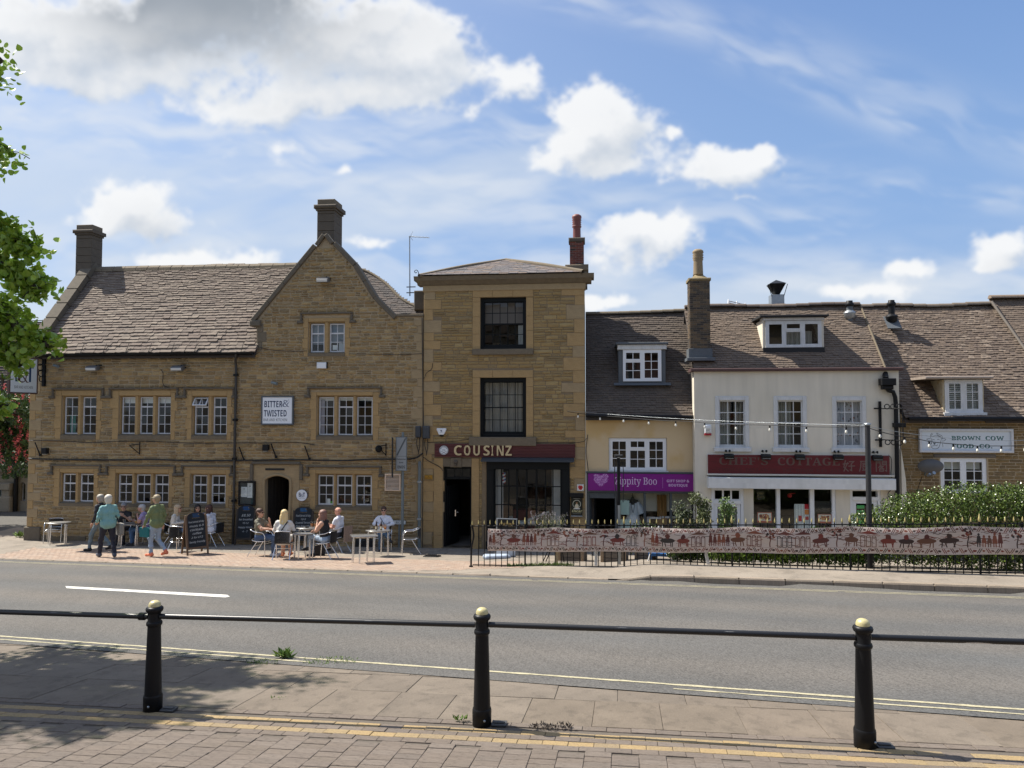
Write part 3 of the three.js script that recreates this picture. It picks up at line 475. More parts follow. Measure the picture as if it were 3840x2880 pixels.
function brickStack(parent, x0, x1, y0, y1, z0, z1, m, tones, seed, bw = .215, bh = .065) {
  part('core', bx(x0 + .012, x1 - .012, y0, y1, z0 + .012, z1 - .012), m, parent); const r = rng(seed), items = [], e = .011;
  const unit = [0, 1, 2].map(() => { const g = cbx(-.5, .5, -.5, .5, -.5, .5, .03); return g; });
  let y = y0, k = 0; while (y + bh < y1 + .01) {
    const row = (n, len, put) => { let s = (k % 2 ? -bw / 2 : 0); while (s < len) { const a = Math.max(0, s), b = Math.min(len, s + bw); if (b - a > .03) put(a, b); s += bw; } };
    row(0, x1 - x0, (a, b) => items.push({ k: 0, m: M4(x0 + (a + b) / 2, y + bh / 2, z1 - .04, 0, 0, 0, b - a - e, bh - e, .08 + rr(-.004, .004, r)), t: Math.floor(r() * tones.length), size: b - a }));
    for (const s of [-1, 1]) row(0, z1 - z0 - .16, (a, b) => items.push({ k: 1, m: M4(s < 0 ? x0 + .04 : x1 - .04, y + bh / 2, z0 + .08 + (a + b) / 2, 0, 0, 0, .08, bh - e, b - a - e), t: Math.floor(r() * tones.length), size: (b - a) * .3 }));
    y += bh; k++;
  }
  pieces('brick', unit, items, tones, tonesOf(tones, { map: T.stone, bumpMap: T.grainB, bumpScale: .004 }), stoneJoined, parent, 200);
}
// ------------------------------------------------------------------ stone pub on the corner
const DP = 23.2;
const RUB = [[.463, .331, .165], [.517, .372, .189], [.403, .291, .150], [.563, .417, .217], [.482, .331, .155], [.423, .314, .176], [.335, .250, .139], [.503, .354, .168], [.389, .271, .135]];
const STST = [[.210, .171, .139], [.245, .199, .160], [.182, .148, .122], [.228, .188, .153], [.266, .221, .177], [.199, .157, .128]];
{
  const b = building('corner_pub', 'two storey stone pub with big front gable and stone slate roof on the corner', DP, 850, 'pub');
  const root = b.root, xl = b.x(113, 1500), xr = b.x(1585, 1600), ye = b.y(560, 1328), yp = b.y(1520, 1188);
  // front wall outline with the gable
  const gl = b.x(958, 1230), gA = b.p(1221, 884), gL = b.p(964, 1200), gR = b.p(1474, 1190);
  const gRm = b.p(1404, 1120), gRu = b.p(1329, 998), gCu = b.p(1252, 917), gCl = b.p(1187, 924);
  const outline = [[xl, 0], [xr, 0], [xr, yp], [gR[0], yp], gRm, gRu, gCu, gA, gCl, gL, [gL[0] - .02, ye + .05], [xl, ye + .05]];
  const wins = [ // lights in pixels, y range, panes, surround rectangle, label mould height
    { l: [[237, 289], [305, 358]], y: [1489, 1627], g: [2, 4], s: [208, 378, 1464, 1648], lab: 1461 }, { l: [[452, 503], [520, 570], [586, 637]], y: [1489, 1627], g: [2, 4], s: [422, 657, 1464, 1648], lab: 1460 }, { l: [[726, 778], [796, 847]], y: [1490, 1629], g: [2, 4], s: [702, 868, 1464, 1648], lab: 1459, hop: 1 },
    { l: [[230, 280], [295, 348]], y: [1777, 1881], g: [2, 3], s: [203, 368, 1756, 1898], lab: 1747 }, { l: [[439, 492], [506, 561], [576, 629]], y: [1779, 1885], g: [2, 3], s: [410, 647, 1757, 1901], lab: 1748 }, { l: [[719, 773], [788, 842]], y: [1782, 1888], g: [2, 3], s: [693, 859, 1760, 1903], lab: 1749 },
    { l: [[1193, 1250], [1266, 1322], [1336, 1394]], y: [1489, 1631], g: [2, 4], s: [1166, 1420, 1469, 1650], lab: 1457 }, { l: [[1190, 1248], [1260, 1318], [1332, 1391]], y: [1782, 1894], g: [2, 3], s: [1163, 1418, 1762, 1912], lab: 1751 }, { l: [[1162, 1214], [1233, 1289]], y: [1213, 1320], g: [2, 3], s: [1140, 1310, 1192, 1336], lab: 1179 },
  ];
  const holes = [], cut = [];
  for (const w of wins) { w.s4 = box4(b, ...w.s); w.y2 = [b.y(w.l[0][0], w.y[1]), b.y(w.l[0][0], w.y[0])]; w.x2 = w.l.map((l) => [b.x(l[0], w.y[0]), b.x(l[1], w.y[0])]); w.h = [w.x2[0][0] - .05, w.x2[w.l.length - 1][1] + .05, w.y2[0] - .045, w.y2[1] + .05]; holes.push(rect(...w.h).reverse()); cut.push(w.s4); }
  // arched doorway
  const da = box4(b, 993, 1088, 1780, 2032), dspr = b.y(1040, 1797), dsur = box4(b, 947, 1122, 1742, 2032), arch = [[da[0], .02], [da[1], .02], [da[1], dspr]]; const acx = (da[0] + da[1]) / 2;
  for (let i = 1; i < 8; i++) { const t = i / 8; arch.push([mix(da[1], acx, t), mix(dspr, da[3], Math.pow(Math.sin(t * Math.PI / 2), .8))]); } arch.push([acx, da[3]]); for (let i = 7; i > 0; i--) { const t = i / 8; arch.push([mix(da[0], acx, t), mix(dspr, da[3], Math.pow(Math.sin(t * Math.PI / 2), .8))]); } arch.push([da[0], dspr]);
  holes.push([...arch].reverse()); cut.push([dsur[0], dsur[1], 0, dsur[3]]);
  const wall = part('front_wall', extrude(outline, .35, -.35, holes), M.mortar, root);
  const out2 = [...cut, ...quoins(wall, xl, .55, ye - .1, -1, [M.ashlarPale, M.ashlar], 91), ...quoins(wall, xr, .3, yp - .1, 1, M.ashlarPale, 92, .34, .2), ...quoins(wall, b.x(965, 1260), ye + .1, gL[1] - .1, -1, M.ashlarGrey, 93, .3, .18)];
  const edge = (y) => { // gable limits by height
    if (y < ye) return [xl + .01, xr - .01]; const left = y < gL[1] ? gL[0] + .02 : mix(gL[0], gCl[0], (y - gL[1]) / (gCl[1] - gL[1])) + .1;
    const pts = [[xr, 0], [xr - .01, yp - .05], gR, gRm, gRu, gCu]; let right = gCu[0]; for (let i = 0; i < pts.length - 1; i++) if (y >= pts[i][1] && y < pts[i + 1][1]) right = mix(pts[i][0], pts[i + 1][0], (y - pts[i][1]) / (pts[i + 1][1] - pts[i][1])) - (i > 0 ? .12 : 0); return y > gCl[1] ? [0, 0] : [left, right];
  };
  rubble(wall, edge, .04, gCl[1] - .05, out2, { h: [.08, .155], w: [.15, .4], d: [.022, .062], tones: RUB, seed: 11, joint: .021 });
  part('plinth', [cbx(xl - .08, xl + .55, 0, .55, -.2, .07, .03)], M.drip, root); part('plinth', [cbx(xl + .56, xl + 2.2, 0, .26, -.2, .05, .02)], M.ashlarGrey, root);
  // gable copings
  const coping = (name, pts, wid, z0, z1) => { for (let i = 0; i < pts.length - 1; i++) { const [a, c] = [pts[i], pts[i + 1]], L = Math.hypot(c[0] - a[0], c[1] - a[1]), n = Math.max(1, Math.round(L / .75)); for (let k = 0; k < n; k++) { const s = part(name, cbx(0, L / n - .008, -.03, wid, z0, z1, .02), M.drip, root); s.position.set(mix(a[0], c[0], k / n), mix(a[1], c[1], k / n), 0); s.rotation.z = Math.atan2(c[1] - a[1], c[0] - a[0]); } } };
  coping('coping_stone', [[gL[0] - .1, gL[1] - .06], gCl], .12, -.3, .1); coping('coping_stone', [gCu, gRu, gRm, [gR[0] + .06, gR[1] - .06]], .12, -.3, .1); coping('coping_stone', [[gCl[0] + .05, gCl[1]], [gA[0], gA[1]]], .1, -.12, .13); coping('coping_stone', [[gA[0], gA[1]], [gCu[0] - .05, gCu[1]]], .1, -.12, .128);
  part('kneeler', cbx(gL[0] - .22, gL[0] + .16, gL[1] - .22, gL[1] - .02, -.3, .12, .03), M.drip, root);
  part('parapet_coping', cbx(gR[0] - .02, xr + .02, yp, yp + .09, -.3, .07, .015), M.ashlarGrey, root);
  // mullioned windows
  for (const w of wins) {
    const g = sub('window', root), s = w.s4, h = w.h, r = rng(Math.floor(w.s[0] * 7 + w.s[2])), zt = .026;
    const jamb = (a, c) => { let y = s[2]; let k = 0; while (y < s[3] - .02) { const hh = Math.min(rr(.24, .42, r), s[3] - y), ex = (k++ % 2) * rr(.03, .1, r); part('jamb_stone', cbx(a < c ? a - (a === s[0] ? ex : 0) + .003 : 0, c + (c === s[1] ? ex : 0) - .003, y + .003, y + hh - .003, -.12, zt + rr(-.003, .003, r), .006), M.ashlar, g); y += hh; } };
    jamb(s[0], h[0] - .0); jamb(h[1], s[1]);
    part('lintel', cbx(h[0] + .002, h[1] - .002, h[3], s[3], -.3, zt, .012), M.ashlar, g); part('sill', extrude([[h[0], 0], [h[1], 0], [h[1], h[2] - s[2]], [h[0], h[2] - s[2]]], .34, -.3).translate(0, s[2], 0), M.ashlarGrey, g);
    part('sill_slope', geo([h[0], h[2] + .05, -.16, h[0], h[2] + .002, .045, h[1], h[2] + .002, .045, h[0], h[2] + .05, -.16, h[1], h[2] + .002, .045, h[1], h[2] + .05, -.16], null, [0, 0, 0, .3, 1, .3, 0, 0, 1, .3, 1, 0]), M.ashlarGrey, g);
    // reveals stepped once, mullions with chamfers
    part('reveal', [bx(h[0], h[0] + .03, h[2], h[3], -.3, -.05), bx(h[1] - .03, h[1], h[2], h[3], -.3, -.05), bx(h[0] + .03, h[1] - .03, h[3] - .03, h[3], -.3, -.05)], M.ashlar, g);
    for (let i = 0; i < w.l.length - 1; i++) { const a = w.x2[i][1], c = w.x2[i + 1][0], m = (a + c) / 2, q = (c - a) / 2; part('mullion', extrude([[-q, .08], [-q * .55, .015], [q * .55, .015], [q, .08], [q, .22], [-q, .22]], h[3] - h[2] - .01).rotateX(-Math.PI / 2).translate(m, h[2] + .005, 0).scale(1, 1, 1), M.ashlar, g); }
    w.x2.forEach((l, i) => light(g, l[0], l[1], w.y2[0], w.y2[1], -.12, w.g[0], w.g[1], { rails: (w.g[1] === 3) || (i === 1 && w.g[1] === 4) || w.hop ? [w.g[1] - 1] : [], skip: w.hop && i === 0 ? (c, j) => j === w.g[1] - 1 : null, f: w.g[1] === 3 ? .042 : .036, bar: .018 }));
    if (w.hop) { const l = w.x2[0], yt = w.y2[1], hh = (w.y2[1] - w.y2[0]) / 4; const hg = sub('open_fanlight', g); hg.position.set(0, yt - .02, -.1); hg.rotation.x = -.6; const fr = [bx(l[0], l[1], -.035, 0, -.02, .02), bx(l[0], l[1], -hh, -hh + .035, -.02, .02), bx(l[0], l[0] + .035, -hh + .035, -.035, -.02, .02), bx(l[1] - .035, l[1], -hh + .035, -.035, -.02, .02), bx((l[0] + l[1]) / 2 - .01, (l[0] + l[1]) / 2 + .01, -hh + .035, -.035, -.02, .02)]; const sash = join([...fr]); part('sash', sash, M.white, hg); part('pane', sheet(l[0] + .03, l[1] - .03, -hh + .03, -.03, 0), M.glass, hg); }
    // label mould
    const ly = b.y(w.s[0], w.lab), la = s[0] - .12, lb = s[1] + .12, lm = [cbx(la, lb, ly - .005, ly + .05, -.1, .095, .02)];
    if (w.s[2] !== 1464 || true) { lm.push(cbx(la, la + .07, ly - .22, ly - .006, -.1, .08, .02), cbx(lb - .07, lb, ly - .22, ly - .006, -.1, .08, .02), cbx(la - .1, la + .1, ly - .31, ly - .221, -.1, .1, .02), cbx(lb - .1, lb + .1, ly - .31, ly - .221, -.1, .1, .02)); }
    part('drip_mould', lm, M.drip, g);
  }
  // blinds and odds and ends behind the glass
  const bl = (px0, px1, y0, y1, m, name = 'blind', z = -.24) => { const q = box4(b, px0, px1, y0, y1); part(name, bx(q[0], q[1], q[2], q[3], z, z + .01), m, root); };
  bl(452, 503, 1489, 1512, M.paper); bl(520, 570, 1489, 1512, M.paper); bl(586, 637, 1489, 1512, M.paper); bl(1193, 1250, 1490, 1502, M.paper); bl(1266, 1322, 1490, 1502, M.paper); bl(1336, 1394, 1490, 1502, M.paper);
  bl(240, 262, 1558, 1626, std([.03, .2, .17], .7), 'shutter', -.3); bl(306, 335, 1500, 1594, M.interiorPale, 'cupboard', -.9); bl(310, 358, 1500, 1590, M.interiorPale, 'cupboard', -1.2);
  bl(1164, 1213, 1215, 1290, std([.25, .28, .32], .9), 'blind'); bl(1234, 1288, 1215, 1284, std([.25, .28, .32], .9), 'blind'); bl(1240, 1258, 1292, 1310, M.paper, 'box', -.2); bl(1262, 1285, 1268, 1318, std([.55, .57, .6], .9), 'curtain');
  bl(1220, 1232, 1872, 1890, M.paper, 'notice', -.17); bl(1233, 1247, 1882, 1891, std([.1, .38, .04], .6), 'green_notice', -.17); bl(832, 838, 1868, 1882, M.paper, 'notice', -.17); bl(1194, 1210, 1500, 1630, std([.3, .28, .32], .9), 'curtain', -.2);
  // door, its dressed surround and jambs
  const dg = sub('doorway', root); const sur = [[dsur[0], 0], [dsur[0], dsur[3]], [dsur[1], dsur[3]], [dsur[1], 0], ...arch.map(([x, y]) => [x, y]).reverse().slice().reverse().slice(0)];
  part('door_surround', extrude([[dsur[0], .0], [dsur[0], dsur[3]], [dsur[1], dsur[3]], [dsur[1], .0], [da[1] + .001, .0], [da[1] + .001, dspr], ...arch.slice(3, -1), [da[0] - .001, dspr], [da[0] - .001, 0]].reverse(), .12, -.1), M.ashlarPale, dg);
  const rim = arch.slice(2).map(([x, y]) => V3(x, y, .03)); part('door_moulding', [tube([V3(da[1], 0, .03), V3(da[1], dspr * .5, .03), ...rim, V3(da[0], dspr * .5, .03), V3(da[0], 0, .03)], .05, 6, 3)], M.ashlarPale, dg);
  const leaf = part('door', [0, 1, 2, 3, 4].map((i) => cbx(.0 + i * .15, .145 + i * .15, .05, dspr + .12, -.02, .025, .006)), std([.016, .014, .013], .6, { map: T.wood }), dg); leaf.position.set(da[0] + .02, 0, -.2); leaf.rotation.y = 1.15;
  part('door_mould', [cbx(dsur[0] - .02, dsur[1] + .05, dsur[3] + .01, dsur[3] + .09, -.1, .1, .02), cbx(dsur[0] - .08, dsur[0] + .03, dsur[3] - .55, dsur[3] + .009, -.1, .09, .02), cbx(dsur[1] + .02, dsur[1] + .13, dsur[3] - .5, dsur[3] + .009, -.1, .09, .02)], M.drip, dg);
  { const q = box4(b, 997, 1068, 1756, 1763); part('name_strip', cbx(...q, .02, .05), M.blackMatt, dg); }
  part('step', cbx(da[0] - .1, da[1] + .1, -.05, .09, -.4, .12, .015), M.ashlarGrey, dg);
  shell(root, xl + .02, xr - .02, ye + .1, 5.2, M.interior, [b.y(500, 1700)]);
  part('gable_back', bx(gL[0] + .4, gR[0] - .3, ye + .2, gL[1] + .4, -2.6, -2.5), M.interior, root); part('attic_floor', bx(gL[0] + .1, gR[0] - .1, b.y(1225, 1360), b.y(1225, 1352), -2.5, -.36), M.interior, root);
  // main roof of stone slates
  const tp = Math.tan(50 * Math.PI / 180), z0 = .22, y0 = ye - .02, rg = b.roof(700, 1006, y0, z0, tp), yr = rg.y, vl = b.x(175, 1330), kL = b.x(282, 985), roof = sub('roof', root);
  const deckM = std([.06, .05, .045], .95); roofSlab(roof, xl + .28, gL[0] + .02, y0, z0 - .03, yr - .02, tp, deckM); roofSlab(roof, gL[0] + .03, gL[0] + 2.6, y0 + .7 * tp, z0 - .73, yr - .02, tp, deckM);
  const gTan = (gCl[0] - gL[0]) / (gCl[1] - gL[1]);
  tiledRoof(roof, { name: 'stone_slate', y0, z0, tanp: tp, y1: yr, seed: 41, units: slateUnits, tones: STST, gauge: [.165, .085], w: [.36, .24], vary: .3, th: .038, sag: .09, rag: 1.4, lim: (y) => [xl + .32, y < gL[1] - .15 ? gL[0] + .06 : gL[0] + .1 + (y - gL[1] + .15) * gTan + Math.max(0, (z0 - (y - y0) / tp) * -0.12)] });
  const zr = z0 - (yr - y0) / tp;
  { let x = xl + .25; const r = rng(8); while (x < b.x(1150, 1000, -2.6)) { const l = rr(.42, .5, r), o = part('ridge_stone', extrude([[-.17, -.12], [-.13, 0], [0, .1], [.13, 0], [.17, -.12]], l - .008, 0, [], .01).rotateY(Math.PI / 2), M.ashlarGrey, roof); o.position.set(x, yr + .03 + .06 * (fbm(x * .4, 3, 2) - .5), zr); x += l; } }
  // left gable wall, coping and chimney
  part('side_wall', [extrude([[z0 - .25, 0], [z0 - .25, ye], [zr, yr + .06], [2 * zr - z0, ye], [2 * zr - z0, 0]].map(([z, y]) => [-z, y]), .34).rotateY(Math.PI / 2).translate(xl, 0, 0)], M.mortar, root);
  const cl = Math.hypot(yr - ye, z0 - zr) + .1, nC = 6; for (let i = 0; i < nC; i++) { const o = part('coping_stone', cbx(-.05, .4, -.1, .1, -cl / nC + .01, 0, .02), M.drip, root); const t = i / nC; o.position.set(xl, mix(ye + .03, yr + .16, t) + .1, mix(z0 + .05, zr, t)); o.rotation.x = Math.atan2(yr + .13 - ye, z0 + .05 - zr); }
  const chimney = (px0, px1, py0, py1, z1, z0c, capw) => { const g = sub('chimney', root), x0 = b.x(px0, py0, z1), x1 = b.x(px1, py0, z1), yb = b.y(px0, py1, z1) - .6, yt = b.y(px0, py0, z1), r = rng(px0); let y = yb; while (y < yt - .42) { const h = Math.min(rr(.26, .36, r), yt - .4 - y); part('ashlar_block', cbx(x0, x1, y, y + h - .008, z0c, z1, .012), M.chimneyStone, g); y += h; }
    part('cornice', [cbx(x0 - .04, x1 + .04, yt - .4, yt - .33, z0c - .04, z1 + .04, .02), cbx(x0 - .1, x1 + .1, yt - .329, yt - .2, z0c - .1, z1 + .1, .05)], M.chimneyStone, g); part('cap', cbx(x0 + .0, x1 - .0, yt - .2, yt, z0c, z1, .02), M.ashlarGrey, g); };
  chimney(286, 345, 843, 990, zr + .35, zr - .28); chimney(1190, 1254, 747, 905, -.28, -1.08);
  // short roof behind the gable; the main range goes on to the right of it and ends in a sagging hip
  const gr = sub('wing_roof', root), prof = [gL, gCl, gA, gCu, gRu, gRm, gR], pp = [], uu = [];
  for (let i = 0; i < prof.length - 1; i++) { const a = prof[i], c = prof[i + 1], q = [[a[0], a[1] - .12, -.3], [c[0], c[1] - .12, -.3], [c[0], c[1] - .12, -1.25], [a[0], a[1] - .12, -1.25]]; for (const k of [0, 1, 2, 0, 2, 3]) { pp.push(...q[k]); uu.push(q[k][2], q[k][1]); } } part('roof_deck', [geo(pp, null, uu), extrude([[gL[0], gL[1] - .3], [gR[0], gR[1] - .3], ...prof.slice(1, -1).reverse().map(([x, y]) => [x, y - .12])], .08, -1.33)], deckM, gr);
  { const hy = yp - .15, hz = -.28, sil = [[1320, 1003], [1380, 1022], [1447, 1066], [1501, 1120], [1545, 1146], [1590, 1165]].map(([x, y]) => b.roof(x, y, hy, hz, tp)), xr2 = (y) => { for (let i = sil.length - 1; i > 0; i--) if (y >= sil[i].y && y < sil[i - 1].y) return mix(sil[i].x, sil[i - 1].x, (y - sil[i].y) / (sil[i - 1].y - sil[i].y)); return y < sil[5].y ? sil[5].x + .3 : sil[0].x; };
    const hip = sub('hip_roof', root), pd = [], ud = [], n = 26; for (let i = 0; i < n; i++) { const ya = mix(hy, sil[0].y, i / n), yb = mix(hy, sil[0].y, (i + 1) / n), za = hz - (ya - hy) / tp - .03, zb = hz - (yb - hy) / tp - .03, q = [[gRu[0] - .6, ya, za], [xr2(ya), ya, za], [xr2(yb), yb, zb], [gRu[0] - .6, yb, zb]]; for (const k of [0, 1, 2, 0, 2, 3]) { pd.push(...q[k]); ud.push(q[k][0], q[k][1]); } const w = [[xr2(ya), ya, za], [xr2(ya) + .3, ya - 1.2, za - 1.5], [xr2(yb) + .3, yb - 1.2, zb - 1.5], [xr2(yb), yb, zb]]; for (const k of [0, 1, 2, 0, 2, 3]) { pd.push(...w[k]); ud.push(w[k][2], w[k][1]); } } part('roof_deck', geo(pd, null, ud), deckM, hip);
    tiledRoof(hip, { y0: hy, z0: hz, tanp: tp, y1: sil[0].y, seed: 47, units: tileUnits, tones: [[.13, .115, .108], [.15, .13, .12], [.11, .1, .095], [.16, .135, .12]], gauge: [.1, .095], w: [.2, .19], vary: .12, th: .016, sag: .05, most: 150, lim: (y) => [gRu[0] - .5, xr2(y)] });
    part('hip_ridge', tube(sil.map((s) => V3(s.x, s.y + .02, s.z)), .06, 6, 4), M.ashlarGrey, hip); }
  // gutter and downpipe
  const gt = sub('gutter', root), gx1 = b.x(962, 1330), gz = .3, gg = []; for (let i = 0; i < 1; i++) gg.push(extrude([[-.065, 0], [-.05, -.045], [0, -.065], [.05, -.045], [.065, 0], [.055, 0], [.04, -.035], [0, -.055], [-.04, -.035], [-.055, 0]], gx1 - xl - .1).rotateY(Math.PI / 2).translate(xl + .1, ye + .0, gz)); part('trough', gg, M.iron, gt);
  for (let x = xl + .4; x < gx1; x += .82) part('snow_guard_pin', cyl(.009, .009, V3(x, ye, gz), V3(x, ye + .36, gz - .2), 5), M.iron, gt);
  const dp = sub('downpipe', root), dx = b.x(888, 1500); part('pipe', [tube([V3(dx + .1, ye - .03, gz), V3(dx + .06, ye - .16, gz - .03), V3(dx, ye - .34, .1), V3(dx, ye - .6, .085), V3(dx - .01, 3, .085), V3(dx - .01, 1.9, .085), V3(dx - .02, .05, .085)], .042, 8, 4)], std([.05, .045, .04], .55, { map: rep(T.paint, .4, .2) }), dp); for (const y of [5.7, 4.2, 2.9, 1.5]) part('collar', cbx(dx - .075, dx + .065, y, y + .08, .02, .14), M.iron, dp);
}
// ------------------------------------------------------------------ tall stone house with a barber's shop
{
  const b = building('tall_stone_house', 'tall narrow three storey stone house with flat cornice and dark sash windows', DP, 1890), root = b.root;
  const xl = b.x(1588, 1500), xr = b.x(2194, 1500), yt = b.y(1890, 1080), z = .0;
  const w1 = box4(b, 1801, 1973, 1114, 1309), w2 = box4(b, 1800, 1973, 1416, 1639), dr = box4(b, 1661, 1768, 1750, 2052), sf = box4(b, 1825, 2137, 1723, 2062);
  dr[2] = .12; sf[2] = .35;
  const wall = part('front_wall', extrude(rect(xl, xr, 0, yt), .36, -.36, [w1, w2, dr, sf].map((q) => rect(...q).reverse())), M.mortarDark, root);
  const s1 = box4(b, 1772, 2000, 1086, 1324), s2 = box4(b, 1772, 2000, 1388, 1662), ds = box4(b, 1627, 1797, 1718, 2054); ds[2] = 0;
  const fas = box4(b, 1629, 2154, 1664, 1714);
  const tones = [[.451, .312, .138], [.490, .347, .158], [.399, .287, .138], [.515, .377, .177], [.438, .309, .141], [.374, .276, .141], [.476, .330, .141]];
  const qs = [...quoins(wall, xl, .2, yt - .02, -1, [M.ashlar, M.ashlarPale, M.ashlar], 71, .62, .34, [.22, .46], .012), ...quoins(wall, xr, .2, yt - .02, 1, [M.ashlar, M.ashlarPale, M.ashlar], 72, .66, .36, [.22, .46], .012)];
  const band = box4(b, 1590, 2194, 1360, 1400); // plain band of dressed stone between the floors is broken by rubble
  rubble(wall, () => [xl + .01, xr - .01], .03, yt - .02, [s1, s2, ds, [sf[0] - .15, sf[1] + .02, 0, fas[3]], [fas[0], fas[1], fas[2], fas[3]], ...qs], { h: [.075, .155], w: [.16, .46], d: [.014, .045], tones, seed: 23, joint: .01 });
  const sur = (name, s, w) => { const g = sub(name, root), r = rng(Math.floor(s[3] * 100)); const zt = .024; for (const [a, c] of [[s[0], w[0]], [w[1], s[1]]]) { let y = w[2]; while (y < w[3] - .02) { const h = Math.min(rr(.4, .62, r), w[3] - y); part('jamb_stone', cbx(a + .003, c - .003, y + .003, y + h - .003, -.3, zt, .006), M.ashlar, g); y += h; } } const n = 3; for (let i = 0; i < n; i++) part('lintel_stone', cbx(mix(s[0], s[1], i / n) + .003, mix(s[0], s[1], (i + 1) / n) - .003, w[3] + .003, s[3], -.3, zt, .008), M.ashlar, g); return g; };
  const sash = (g, w) => { // five by four panes in two sashes
    const f = .085; part('box_frame', [bx(w[0], w[0] + f, w[2], w[3], -.32, -.13), bx(w[1] - f, w[1], w[2], w[3], -.32, -.13), bx(w[0] + f, w[1] - f, w[3] - .12, w[3], -.32, -.13), bx(w[0] + f, w[1] - f, w[2], w[2] + .09, -.32, -.1)], M.darkFrame, g); const ym = mix(w[2] + .09, w[3] - .12, .505);
    light(g, w[0] + f, w[1] - f, ym - .02, w[3] - .12, -.19, 5, 2, { mat: M.darkFrame, f: .04, bar: .022 }); light(g, w[0] + f, w[1] - f, w[2] + .09, ym + .02, -.235, 5, 2, { mat: M.darkFrame, f: .04, bar: .022, foot: 2 }); };
  const g1 = sur('window', s1, w1), g2 = sur('window', s2, w2); sash(g1, w1); sash(g2, w2);
  part('sill', cbx(s1[0], s1[1], s1[2] - .06, w1[2], -.3, .1, .015), M.ashlarGrey, g1); part('sill', cbx(s2[0] - .1, s2[1] + .1, s2[2] - .08, w2[2], -.3, .13, .015), M.ashlarGrey, g2);
  curtain(root, 'curtain', mix(w1[0], w1[1], .8), w1[1] - .1, w1[2] + .1, mix(w1[2], w1[3], .48), -.42, std([.62, .62, .6], .9), 4); curtain(root, 'net_curtain', w2[0] + .1, w2[1] - .1, w2[2] + .1, w2[3] - .1, -.5, std([.3, .29, .27], .9), 9, .03); part('blind', bx(w1[0] + .1, w1[1] - .1, mix(w1[2], w1[3], .52), w1[3] - .12, -.5, -.49), std([.2, .18, .17], .9), root);
  // doorway
  const dg = sub('doorway', root), zt = .03; part('jamb_stone', [cbx(ds[0], dr[0] - .002, 0, .5, -.3, zt + .01, .01), cbx(ds[0], dr[0] - .002, .505, ds[3], -.3, zt, .01)], M.ashlar, dg); part('jamb_stone', [cbx(dr[1] + .002, ds[1], 0, .5, -.3, zt + .01, .01), cbx(dr[1] + .002, ds[1], .505, ds[3], -.3, zt, .01)], M.ashlar, dg);
  part('door_lintel', cbx(dr[0] - .001, dr[1] + .001, dr[3], ds[3], -.3, zt, .01), M.ashlarGrey, dg); { const k = box4(b, 1690, 1732, 1716, 1752); part('keystone', cbx(k[0], k[1], k[2], k[3], -.1, .07, .02), M.ashlarGrey, dg); part('carved_head', [sph(.07, (k[0] + k[1]) / 2, (k[2] + k[3]) / 2 + .02, .09), sph(.045, (k[0] + k[1]) / 2, (k[2] + k[3]) / 2 - .07, .09)], M.chimneyStone, dg); }
  part('door_frame', [bx(dr[0], dr[0] + .07, dr[2], dr[3], -.3, -.16), bx(dr[1] - .07, dr[1], dr[2], dr[3], -.3, -.16), bx(dr[0] + .07, dr[1] - .07, dr[3] - .07, dr[3], -.3, -.16), bx(dr[0] + .07, dr[1] - .07, dr[3] - .42, dr[3] - .36, -.3, -.15)], M.darkFrame, dg); light(dg, dr[0] + .07, dr[1] - .07, dr[3] - .36, dr[3] - .07, -.22, 3, 1, { mat: M.darkFrame, f: .02 });
  const leaf = part('door', [cbx(0, .8, .02, 1.95, -.02, .02, .006), cbx(.1, .7, .15, .8, .02, .035, .01), cbx(.1, .7, .95, 1.8, .02, .035, .01)], M.darkFrame, dg); leaf.position.set(dr[0] + .08, dr[2], -.3); leaf.rotation.y = 1.25; part('handle', [cbx(-.02, .02, -.11, .11, 0, .02), cyl(.012, .012, V3(0, .03, .02), V3(.11, .03, .03), 6)], M.alu, dg).position.set(dr[0] + .3, 1.15, -.62); part('threshold', [cbx(dr[0] - .05, dr[1] + .05, -.05, dr[2], -.45, .05, .01)], M.ashlarGrey, dg);
  // shop front
  const sg = sub('shop_front', root), sx = [1855, 1880, 1906, 1938, 1974, 2011, 2045, 2073, 2103].map((p) => b.x(p, 1850)), sy0 = .45, sy1 = b.y(1980, 1760);
  part('pilaster', [cbx(sf[0], sx[0] - .02, .2, sf[3], -.3, .06, .02), cbx(sf[0] - .02, sx[0], 0, .35, -.3, .08, .02), cbx(sf[0] + .06, sx[0] - .08, .45, sf[3] - .35, .06, .075, .02)], M.darkFrame, sg); part('pilaster', [cbx(sx[8] + .02, sf[1], .2, sf[3], -.3, .06, .02), cbx(sx[8], sf[1] + .02, 0, .35, -.3, .08, .02), cbx(sx[8] + .08, sf[1] - .06, .45, sf[3] - .35, .06, .075, .02)], M.darkFrame, sg);
  part('head', cbx(sf[0] + .001, sf[1] - .001, sy1, sf[3], -.3, .08, .01), M.darkFrame, sg); part('stall_riser', cbx(sx[0] - .02, sx[8] + .02, .0, sy0, -.3, .05, .01), M.darkFrame, sg);
  const yr = [sy0, b.y(1980, 1895), b.y(1980, 1825), sy1]; part('mullions', sx.map((x, i) => cbx(x - (i === 4 || i === 3 || i === 5 ? .03 : .018), x + (i === 4 || i === 3 || i === 5 ? .03 : .018), sy0, sy1, -.14, -.06, .004)), M.darkFrame, sg); part('transoms', [yr[1], yr[2]].map((y) => cbx(sx[0], sx[8], y - .014, y + .014, -.13, -.07, .003)), M.darkFrame, sg);
